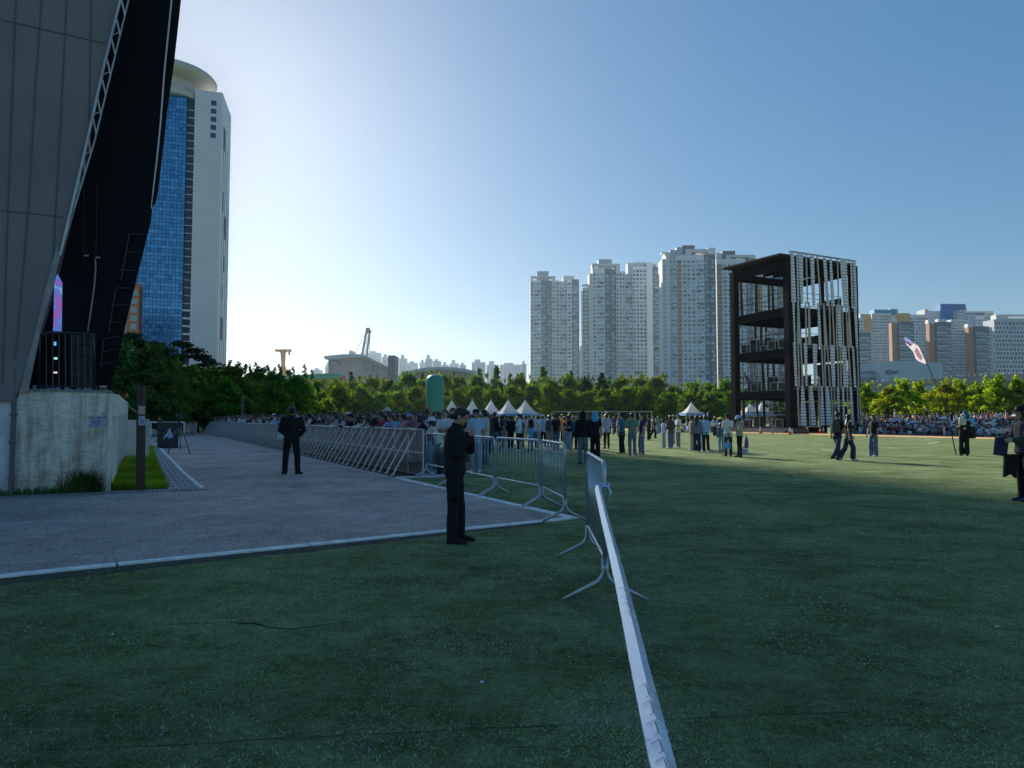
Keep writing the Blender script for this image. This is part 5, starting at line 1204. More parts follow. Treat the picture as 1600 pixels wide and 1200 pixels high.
SC2 = bpy.data.scenes.new('remesh_bench')
def nv(v): return Vector(v).normalized()
def spin(p, h):
    a = p.get('lean', 0); o = Vector(p['pel']); q = p.get('curve', 0)
    pos = o.copy(); k = 0; hh = -.05; pos = o + Vector((0, math.sin(a), math.cos(a))) * hh
    steps = 12; d = (h - hh) / steps
    for i in range(steps):
        f = (hh + d * (i + .5)) / .55; an = a + q * max(0, f); pos += Vector((0, math.sin(an), math.cos(an))) * d
    return pos
def jts(p):
    J = {}; a = p.get('lean', 0) + p.get('curve', 0)
    for s, k in ((-1, 'L'), (1, 'R')):
        sh = spin(p, .50) + Vector((s * p.get('sw', .175), 0, 0)); up, fo = p['arm' + k]
        el = sh + nv(up) * .285; wr = el + nv(fo) * .245; J['sh' + k], J['el' + k], J['wr' + k] = sh, el, wr; J['fo' + k] = nv(fo)
        hp = Vector(p['pel']) + Vector((s * .088, 0, -.03)); th, sk = p['leg' + k]
        kn = hp + nv(th) * .42; an = kn + nv(sk) * .40; J['hp' + k], J['kn' + k], J['an' + k] = hp, kn, an
    J['nb'] = spin(p, .565); pit, yaw, rol = p.get('head', (0, 0, 0))
    M = Matrix.Rotation(R(yaw), 3, 'Z') @ Matrix.Rotation(R(-pit) - a * .35, 3, 'X') @ Matrix.Rotation(R(rol), 3, 'Y')
    J['HM'] = M; J['hc'] = J['nb'] + Vector((0, math.sin(a * .7), math.cos(a * .7))) * .055 + M @ Vector((0, .022, .095)); return J
def rem(b, voxel, smooth=3, dec=None, name='m'):
    me = b.mesh(name, []); o = bpy.data.objects.new('tmp', me); SC2.collection.objects.link(o)
    m = o.modifiers.new('r', 'REMESH'); m.mode = 'VOXEL'; m.voxel_size = voxel
    if smooth: m = o.modifiers.new('s', 'SMOOTH'); m.iterations = smooth; m.factor = .5
    if dec: m = o.modifiers.new('d', 'DECIMATE'); m.ratio = dec
    SC2.view_layers[0].update(); dg = SC2.view_layers[0].depsgraph; out = bpy.data.meshes.new_from_object(o.evaluated_get(dg))
    bpy.data.objects.remove(o); bpy.data.meshes.remove(me)
    out.polygons.foreach_set('use_smooth', [True] * len(out.polygons)); out.update(); return out
def ripple(me, fn):
    n = len(me.vertices); co = np.empty(n * 3, dtype=np.float32); no = np.empty(n * 3, dtype=np.float32)
    me.vertices.foreach_get('co', co); me.vertex_normals.foreach_get('vector', no); co = co.reshape(-1, 3); no = no.reshape(-1, 3)
    am = np.array([fn(Vector(c)) for c in co.tolist()], dtype=np.float32)[:, None]
    me.vertices.foreach_set('co', (co + no * am).ravel()); me.update()
def headparts(b, J, fine):
    M, c = J['HM'], J['hc']; f = lambda x, y, z: c + M @ Vector((x, y, z))
    b.ell(f(0, -.008, .022), (.074, .092, .088), 20, 14, M=M); b.ell(f(0, .018, -.042), (.058, .066, .068), 18, 12, M=M); b.ell(f(0, .045, -.085), (.030, .030, .026), M=M)
    b.ell(f(0, .094, -.022), (.013, .020, .017), M=M); b.loft([f(0, .078, .02), f(0, .098, -.018)], [.008, .012], n=8)
    for s in (-1, 1): b.ell(f(s * .077, -.004, -.012), (.011, .019, .032), M=M)
    b.ell(f(0, .076, -.058), (.024, .012, .009), M=M)
    b.loft([J['nb'] - Vector((0, 0, .05)), f(0, -.018, -.05)], [.058, .052], n=14)
def hand(b, J, k, p, fine):
    w = J['wr' + k]; d = J['fo' + k]; s = -1 if k == 'L' else 1; d = nv(p.get('hd' + k, d))
    pn = nv(p.get('pn' + k, (-s, 0, 0))); pn = (pn - d * pn.dot(d)).normalized(); lt = d.cross(pn)   # palm normal, lateral
    b.loft([w - d * .03, w + d * .02, w + d * .05, w + d * .088], [.026, .033, .040, .038], [.020, .016, .015, .013], lat=lt, n=12)
    cu = p.get('curl', .5); rr = .0085 if fine else .0105
    th = lt if (lt.dot(Vector((0, 1, 0))) + lt.dot(Vector((0, 0, 1))) * .3) > 0 else -lt
    for i, (o_, L_) in enumerate(((.030, .070), (.010, .080), (-.010, .074), (-.029, .058))):
        r0 = w + d * .075 + th * o_; a = cu * (.55 + .12 * i); q = r0
        for j, f in enumerate((.48, .30, .22)):
            dd = (d * math.cos(a) + pn * math.sin(a)) + th * (o_ * 1.2); n_ = q + dd.normalized() * L_ * f; b.caps(q, n_, rr * (1 - .12 * j), rr * (.9 - .12 * j), n=8); q = n_; a += cu * (.75 + .06 * i)
    q = w + d * .022 + th * .026; t1 = q + (th * .75 + d * .55 + pn * .35).normalized() * .038; t2 = t1 + (th * .25 + d * .8 + pn * .5).normalized() * .030; b.caps(q, t1, .013, .0105, n=8); b.caps(t1, t2, .0105, .0085, n=8)
def mk_body(p, fine=0):
    J = jts(p); b = MB(); headparts(b, J, fine)
    b.loft([spin(p, h) for h in (-.05, .05, .18, .34, .46, .53, .565)], [.13, .14, .115, .14, .15, .10, .055], [.09, .095, .085, .10, .085, .065, .055], lat=(1, 0, 0), n=16)
    for k in 'LR':
        b.caps(J['sh' + k], J['el' + k], .044, .036); b.caps(J['el' + k], J['wr' + k], .036, .024); hand(b, J, k, p, fine)
        b.caps(J['hp' + k], J['kn' + k], .078, .050); b.caps(J['kn' + k], J['an' + k], .050, .034); b.caps(J['an' + k], J['an' + k] + footd(p, k) * .09 - Vector((0, 0, .03)), .032, .022)
    me = rem(b, .0055 if fine else p.get('vox', .0125), 2, name='body'); M, c = J['HM'], J['hc']; Mi = M.inverted()
    mi = []
    for q in me.polygons:
        l = Mi @ (q.center - c); m_ = 0
        if l.y > .05:
            if abs(abs(l.x) - .031) < .013 and abs(l.z - .012) < .0065: m_ = 1
            elif abs(l.x) < .021 and abs(l.z + .058) < .008: m_ = 2
        mi.append(m_)
    for m_ in (SKIN[0], EYED, LIP): me.materials.append(m_)
    me.polygons.foreach_set('material_index', mi); return me
def footd(p, k):
    a = R(p.get('foot' + k, -8 if k == 'R' else 8)); return Vector((-math.sin(a), math.cos(a), p.get('fz', 0)))
def mk_top(p, st, fine=0):
    J = jts(p); b = MB(); ex = {'tee': 0, 'long': .004, 'jacket': .018, 'puff': .024, 'crop': 0}[st]; lo = -.10 if st != 'crop' else .06
    if p.get('sit') or st == 'jacket': lo = max(lo, -.03)
    hs = [lo, .0, .10, .20, .32, .42, .50, .545, .572]
    b.loft([spin(p, h) for h in hs], [.175 + ex, .17 + ex, .155 + ex, .155 + ex, .172 + ex, .178 + ex, .165 + ex, .10, .066], [.128 + ex, .12 + ex, .115 + ex, .115 + ex, .12 + ex, .115 + ex, .10 + ex, .078, .064], lat=(1, 0, 0), n=20)
    for k in 'LR':
        s, e, w = J['sh' + k], J['el' + k], J['wr' + k]
        if st in ('tee', 'crop'): b.caps(s, s.lerp(e, .62), .064, .060)
        else: b.caps(s, e, .064 + ex * .8, .054 + ex); b.caps(e, w.lerp(e, .06), .054 + ex, .038 + ex * .7)
    if st in ('jacket', 'puff'): b.loft([J['nb'] - Vector((0, 0, .03)), J['nb'] + (J['hc'] - J['nb']) * .34], [.075, .070], n=16)
    me = rem(b, .008 if fine else p.get('vox', .0125) * 1.15, 3, name='top')
    sd = len(st) * 1.7       # folds
    ripple(me, lambda c: mnoise.noise(Vector((c.x * 9, c.y * 9, c.z * 5 + sd))) * .010 + (mnoise.noise(Vector((c.x * 24, c.y * 24, c.z * 14))) * .004 if fine else 0))
    return me
def mk_bottom(p, st, fine=0):
    J = jts(p); b = MB(); a = {'slim': (.090, .062, .052), 'straight': (.098, .074, .068), 'wide': (.104, .090, .096), 'shorts': (.102, .092, .09), 'skirt': (.1, .1, .1)}[st]
    b.loft([spin(p, -.085), spin(p, 0), spin(p, .09)], [.160, .168, .145], [.125, .122, .11], lat=(1, 0, 0), n=18)
    for k in 'LR':
        h, kn, an = J['hp' + k], J['kn' + k], J['an' + k]
        if st in ('shorts',): b.caps(h, h.lerp(kn, .85), a[0], a[1]); continue
        if st == 'skirt': b.loft([h + Vector((0, 0, .03)), h.lerp(kn, .7)], [.12, .15], n=14); continue
        b.caps(h, kn, a[0], a[1])
        end = an + (kn - an).normalized() * (.02 if st != 'slim' else .0); b.loft([kn + (kn - an).normalized() * .02, kn.lerp(end, .5), end - (kn - an).normalized() * (.03 if st != 'slim' else .01)], [a[1], (a[1] + a[2]) / 2, a[2]], n=14)
    me = rem(b, .008 if fine else p.get('vox', .0125) * 1.15, 3, name='bottom')
    ripple(me, lambda c: mnoise.noise(Vector((c.x * 10, c.y * 10, c.z * 6 + 3))) * .009)
    return me
def mk_shoe(p, k, fine=0):
    J = jts(p); b = MB(); an = J['an' + k]; d = footd(p, k); dn = Vector((0, 0, -1))
    if p.get('sit') or p.get('liftshoe'): 
        sk = (J['an' + k] - J['kn' + k]).normalized(); dn = sk if abs(sk.z) > .5 else Vector((0, 0, -1))
    lat = Vector((-d.y, d.x, 0)); hz = max(.055, an.z - .0) if not (p.get('sit') or p.get('liftshoe')) else .075
    o = an + dn * min(hz, .09); o.z = max(o.z, 0.0)
    u = Vector((0, 0, 1))
    b.loft([o - d * .065 + u * .035, o - d * .02 + u * .042, o + d * .06 + u * .040, o + d * .13 + u * .030, o + d * .185 + u * .022], [.028, .040, .043, .046, .028], [.030, .042, .040, .030, .020], lat=lat, n=16)
    b.caps(o + u * .04 - d * .015, o + u * .085 - d * .01, .040, .036, n=12)
    b.loft([o - d * .07 + u * .012, o + d * .06 + u * .012, o + d * .14 + u * .012, o + d * .20 + u * .012], [.036, .044, .049, .026], .012, lat=lat, n=12)
    return rem(b, .007 if fine else .011, 2, name='shoe')
def mk_hair(p, st, fine=0):
    J = jts(p); b = MB(); M, c = J['HM'], J['hc']; f = lambda x, y, z: c + M @ Vector((x, y, z))
    b.ell(f(0, -.018, .036), (.086, .092, .090), 22, 14, M=M); b.ell(f(0, -.045, .0), (.080, .062, .085), 20, 12, M=M)
    b.ell(f(0, .045, .082), (.060, .045, .030), M=M)
    if st in ('short',):
        for s in (-1, 1): b.ell(f(s * .068, .012, .035), (.022, .045, .045), M=M)
    if st in ('bob', 'long'):
        for s in (-1, 1): b.ell(f(s * .070, .0, -.02), (.026, .052, .085), M=M)
        b.ell(f(0, -.055, -.06), (.082, .045, .075), M=M)
    if st == 'long':
        e = spin(p, .33) + Vector((0, -.125, 0)); b.loft([f(0, -.055, -.02), f(0, -.075, -.11), e.lerp(f(0, -.075, -.11), .45), e], [.080, .085, .085, .055], [.045, .040, .035, .022], lat=(1, 0, 0), n=16)
    if st == 'bun':
        b.ell(f(0, -.100, -.045), (.046, .042, .044), M=M)
        for s in (-1, 1): b.ell(f(s * .062, .0, .04), (.024, .055, .05), M=M)
    if st == 'pony': b.loft([f(0, -.09, .03), f(0, -.14, -.0), f(0, -.14, -.12), f(0, -.11, -.2)], [.025, .035, .03, .012], n=10)
    me = rem(b, .006 if fine else p.get('vox', .0125), 1, name='hair')
    ripple(me, lambda q: mnoise.noise(Vector((q.x * 60, q.y * 60, q.z * 18))) * .004)
    return me
def mk_hat(p, st, fine=0):
    J = jts(p); b = MB(); M, c = J['HM'], J['hc']; f = lambda x, y, z: c + M @ Vector((x, y, z)); ax = M @ Vector((0, 0, 1)); lx = M @ Vector((1, 0, 0))
    if st in ('cap', 'bucket', 'straw'):
        b.loft([f(0, -.015, z) for z in (.045, .085, .118, .136)], [.094, .092, .074, .02], [.104, .100, .08, .02], lat=lx, n=24)
    if st == 'cap': b.loft([f(0, .07, .055), f(0, .12, .052), f(0, .165, .042)], [.072, .066, .03], [.008, .008, .006], lat=lx, n=14)
    if st == 'bucket': b.loft([f(0, -.01, .062), f(0, -.01, .040), f(0, -.01, .010), f(0, -.01, .006), f(0, -.01, .036)], [.100, .120, .150, .146, .100], [.108, .126, .156, .152, .104], lat=lx, n=28, cap=False)
    if st == 'straw': b.loft([f(0, -.01, .062), f(0, -.01, .048), f(0, -.01, .040), f(0, -.01, .036), f(0, -.01, .045)], [.100, .150, .205, .200, .10], [.108, .155, .21, .205, .10], lat=lx, n=28, cap=False)
    if st in ('cap', 'bucket', 'straw'): me = b.mesh('hat', [], True); return fix(me)
    if st == 'towel':
        b.ell(f(0, -.01, .045), (.108, .122, .104), 24, 14, M=M); b.loft([f(0, -.01, .03), f(0, -.02, -.12), f(0, -.02, -.24), f(.03, -.02, -.36)], [.11, .125, .14, .05], [.12, .12, .11, .04], lat=lx, n=20)
    if st == 'hood': b.ell(f(0, -.03, .035), (.105, .105, .115), 22, 14, M=M); b.loft([f(0, -.035, .0), J['nb'] - Vector((0, .02, .05))], [.10, .12], n=18)
    me = rem(b, .010, 3, name='hat')
    ripple(me, lambda q: mnoise.noise(q * 14) * .012)
    return me
D = (0, 0, -1)
def base(**k):
    p = dict(pel=(0, 0, .92), lean=.0, armL=((-.16, -.02, -1), (-.05, .16, -1)), armR=((.16, -.02, -1), (.05, .16, -1)), legL=((-.03, .02, -1), (0, -.03, -1)), legR=((.03, .02, -1), (0, -.03, -1))); p.update(k); return p
POSE = {
 'stand': base(), 'stand2': base(legR=((.10, .12, -1), (.04, -.1, -1)), head=(0, 25, 0), armR=((.2, .12, -1), (-.1, .5, -1)), pel=(0, 0, .905)),
 'phone': base(armR=((.12, .35, -1), (-.25, .9, .25)), armL=((-.12, .25, -1), (.35, .9, .0)), head=(18, 0, 0), curl=.9),
 'fold': base(armR=((.22, .18, -1), (-.95, .45, .12)), armL=((-.22, .18, -1), (.95, .45, .18)), lean=-.03, head=(-3, 10, 0)),
 'hips': base(armR=((.55, -.15, -1), (-.55, .2, -.6)), armL=((-.12, .1, -1), (.1, .5, -.8)), head=(0, -20, 0)),
 'point': base(armR=((.35, .55, .75), (.05, .35, 1)), armL=((-.15, .1, -1), (.1, .4, -.8)), head=(-12, 0, 0), legL=((-.1, .05, -1), (0, -.08, -1))),
 'walk': base(pel=(0, 0, .885), lean=.06, legL=((-.02, .42, -1), (0, -.10, -1)), legR=((.03, -.28, -1), (0, -.62, -.9)), armR=((.14, .25, -1), (.0, .6, -1)), armL=((-.14, -.3, -1), (-.02, .05, -1)), liftshoe=1, footR=-5),
 'walk2': base(pel=(0, 0, .89), lean=.04, legR=((.02, .36, -1), (0, -.06, -1)), legL=((-.03, -.22, -1), (0, -.50, -.9)), armL=((-.14, .25, -1), (.0, .5, -1)), armR=((.14, -.25, -1), (.02, .1, -1)), liftshoe=1),
 'rail': base(pel=(0, -.12, .90), lean=.22, curve=.12, armL=((-.35, .75, -.6), (.35, .9, .15)), armR=((.35, .75, -.6), (-.35, .9, .12)), head=(-12, 12, 0), curl=.8),
 'rail2': base(pel=(0, -.10, .90), lean=.30, curve=.2, armL=((-.3, .8, -.7), (.7, .6, .1)), armR=((.3, .8, -.7), (-.7, .6, .1)), head=(-5, -25, 0), curl=.8),
 'sit': base(pel=(0, 0, .13), lean=.12, curve=.35, sit=1, legL=((-.75, .85, .28), (.95, .25, -.22)), legR=((.75, .85, .28), (-.95, .30, -.22)), armL=((-.2, .3, -1), (.5, .9, -.1)), armR=((.2, .3, -1), (-.5, .9, -.1)), vox=.018, footL=-60, footR=60),
 'sitk': base(pel=(0, 0, .13), lean=-.05, curve=.45, sit=1, legL=((-.12, .72, .72), (0, .28, -1)), legR=((.12, .72, .72), (0, .28, -1)), armL=((-.15, .7, -.6), (.4, .9, .0)), armR=((.15, .7, -.6), (-.4, .9, 0)), vox=.018),
 'sitb': base(pel=(0, 0, .13), lean=-.35, curve=.2, sit=1, legL=((-.15, 1, .18), (0, 1, -.22)), legR=((.12, .9, .45), (0, .7, -.72)), armL=((-.3, -.45, -1), (-.1, -.25, -1)), armR=((.2, .3, -1), (-.2, .9, -.2)), vox=.018, head=(5, 0, 0)),
 'ride': base(pel=(0, 0, .13), lean=.10, sit=1, legL=((-.35, .9, -.1), (0, .1, -1)), legR=((.35, .9, -.1), (0, .1, -1)), armL=((-.2, .4, -.8), (.3, .9, .1)), armR=((.2, .4, -.8), (-.3, .9, .1)), vox=.016),
}
MC = {}
def gm(fn, pose, *a):
    k = (fn.__name__, pose) + a
    if k not in MC:
        me = fn(POSE[pose] if isinstance(pose, str) else pose, *a)
        MC[k] = me
    return MC[k]
def put(name, me, m, parent):
    if not me.materials: me.materials.append(m)
    o = link(name, me, parent); o.material_slots[0].link = 'OBJECT'; o.material_slots[0].material = m; return o
def person(loc, face, h, pose, top, bot, shoes='white', hair=('black', 'short'), hat=None, skin=0, label=None, group=None, fine=0, shpart=True):
    t = thing('person', label, 'person', tuple(loc), R(face), group); s = h / 1.70; t.scale = (s * 1.02, s * 1.02, s)
    put('body', gm(mk_body, pose, fine), SKIN[skin], t)
    put({'tee': 't_shirt', 'long': 'shirt', 'jacket': 'jacket', 'puff': 'jacket', 'crop': 't_shirt'}[top[0]], gm(mk_top, pose, top[0], fine), cloth(top[1]), t)
    put({'shorts': 'shorts', 'skirt': 'skirt'}.get(bot[0], 'trousers'), gm(mk_bottom, pose, bot[0], fine), cloth(bot[1]), t)
    if hair: put('hair', gm(mk_hair, pose, hair[1], fine), HAIRM[hair[0]], t)
    if hat: put({'towel': 'head_towel', 'hood': 'hood'}.get(hat[0], 'hat'), gm(mk_hat, pose, hat[0], fine), cloth(hat[1]), t)
    if shpart:
        for k in 'LR': put('shoe', gm(mk_shoe, pose, k, fine), cloth(shoes), t)
    return t
AW = 0; LEFT = 90; RIGHT = -90; TOW = 180     # facing away, image left, image right, towards camera
def foot(px, py): return gnd(px, py)

# --- foreground: woman in black speaking into her collar microphone
POSE['mic'] = base(pel=(0, 0, .915), lean=-.03, curve=.12, head=(24, -6, 0), armR=((.10, .28, -1), (-.30, .55, 1)), armL=((-.22, .62, -1), (.50, .10, 1)), legL=((-.02, .05, -1), (0, -.05, -1)), legR=((.03, .0, -1), (0, -.03, -1)), hdR=(-.35, .75, .55), hdL=(.75, -.35, .5), pnR=(-.3, -.7, .5), pnL=(.3, -.9, -.1), curl=1.0, footL=0, footR=-14)
POSE['mic']['legL'] = ((-.02, .11, -1), (0, .02, -1))
pw = foot(712, 848)
wom = person((pw.x - .02, pw.y + .05, .0), RIGHT - 6, 1.62, 'mic', ('jacket', 'black'), ('straight', 'black'), 'black', ('black', 'bun'), None, 0, 'person in all black with glasses and low bun, hands at collar, by the road edge', None, 1)
J = jts(POSE['mic']); M, c = J['HM'], J['hc']; f = lambda x, y, z: c + M @ Vector((x, y, z))
WM = wm(wom)
def onp(b, nm, m, root): return b.build(nm, m, root, world=False, smooth=True)
b = MB()
for s in (-1, 1):
    tube(b, [f(s * .034 + .024 * math.cos(a), .104, .010 + .019 * math.sin(a)) for a in np.linspace(0, 6.283, 17)], .0022, n=5)
    b.loft([f(s * .058, .10, .014), f(s * .078, .06, .014), f(s * .082, -.01, .012)], .0022, n=5)
b.loft([f(-.010, .106, .012), f(.010, .106, .012)], .0022, n=5)
onp(b, 'glasses', mat('thin_metal_frame', (.3, .3, .32), .3, metal=.8), wom)
b = MB(); b.loft([f(.083, -.005, -.03), f(.088, .0, -.07), f(.07, -.01, -.13), J['nb'] + Vector((.06, .03, -.03))], .0035, n=6); onp(b, 'earpiece_cord', mat('cord_black', (.01, .01, .01), .3), wom)
b = MB(); q = spin(POSE['mic'], .33) + Vector((.075, .135, 0)); b.box(q, (.045, .012, .026), rz=-.5); onp(b, 'chest_badge', mat('white_badge', (.6, .6, .62), .5), wom)
b = MB(); q = J['kn' + 'R'] + (J['hpR'] - J['knR']) * .35 + Vector((.085, .03, 0)); b.box(q, (.02, .12, .15)); onp(b, 'cargo_pocket', cloth('black'), wom)
b = MB(); w = J['wrL']; tube(b, [w + (Vector((1, 0, 0)).cross(J['foL'])).normalized() * .034 * math.cos(a) + Vector((1, 0, 0)) * .034 * math.sin(a) for a in np.linspace(0, 6.283, 17)], .006, n=6); onp(b, 'wrist_watch', mat('watch_black', (.02, .02, .02), .25), wom)
# --- guard in black seen from behind
POSE['guard'] = base(sw=.195, armL=((-.27, .06, -1), (.50, .66, -.62)), armR=((.27, .06, -1), (-.50, .66, -.62)), legL=((-.12, .0, -1), (-.03, -.02, -1)), legR=((.12, .0, -1), (.03, -.02, -1)), footL=28, footR=-28, head=(0, -8, 0), pel=(0, 0, .91))
pg_ = foot(455, 741)
gt = person((pg_.x, pg_.y, 0), 8, 1.80, 'guard', ('jacket', 'black'), ('straight', 'black'), 'black', ('black', 'short'), None, 0, 'person in all black standing on the road with their back to the camera', None, 1)
gt.scale = (1.13, 1.1, 1.06)
# --- person at the right edge
POSE['edge'] = base(armR=((.1, .32, -1), (-.1, .95, -.05)), armL=((-.1, .32, -1), (.1, .95, -.12)), curl=.8, head=(14, 0, 0), footL=0, footR=0)
pe = foot(1604, 783); et = person((pe.x, pe.y, 0), LEFT, 1.70, 'edge', ('jacket', 'dark grey'), ('straight', 'black'), 'navy', ('black', 'long'), ('cap', 'black'), 0, 'person in dark jacket and cap holding a navy folder at the right photo edge', None, 1)
te = thing('navy_folder', 'navy folder held out by the person at the right edge', 'folder', (pe.x - .40, pe.y, .98)); b = MB(); q = Vector((pe.x - .45, pe.y - .02, .99)); b.box(q, (.24, .03, .32), M=Matrix.Rotation(R(8), 3, 'Y')); b.build('cover', cloth('navy'), te)
td = thing('black_cloth', 'folded black cloth hanging below the navy folder', 'cloth', (pe.x - .32, pe.y, .6)); b = MB(); o_ = Vector((pe.x - .30, pe.y - .06, 0)); b.prism([o_ + Vector((-.10, 0, .86)), o_ + Vector((.12, 0, .86)), o_ + Vector((.09, 0, .42)), o_ + Vector((.0, 0, .50)), o_ + Vector((-.13, 0, .44))], (0, .05, 0)); fix(b.build('cloth_panel', cloth('black'), td).data)

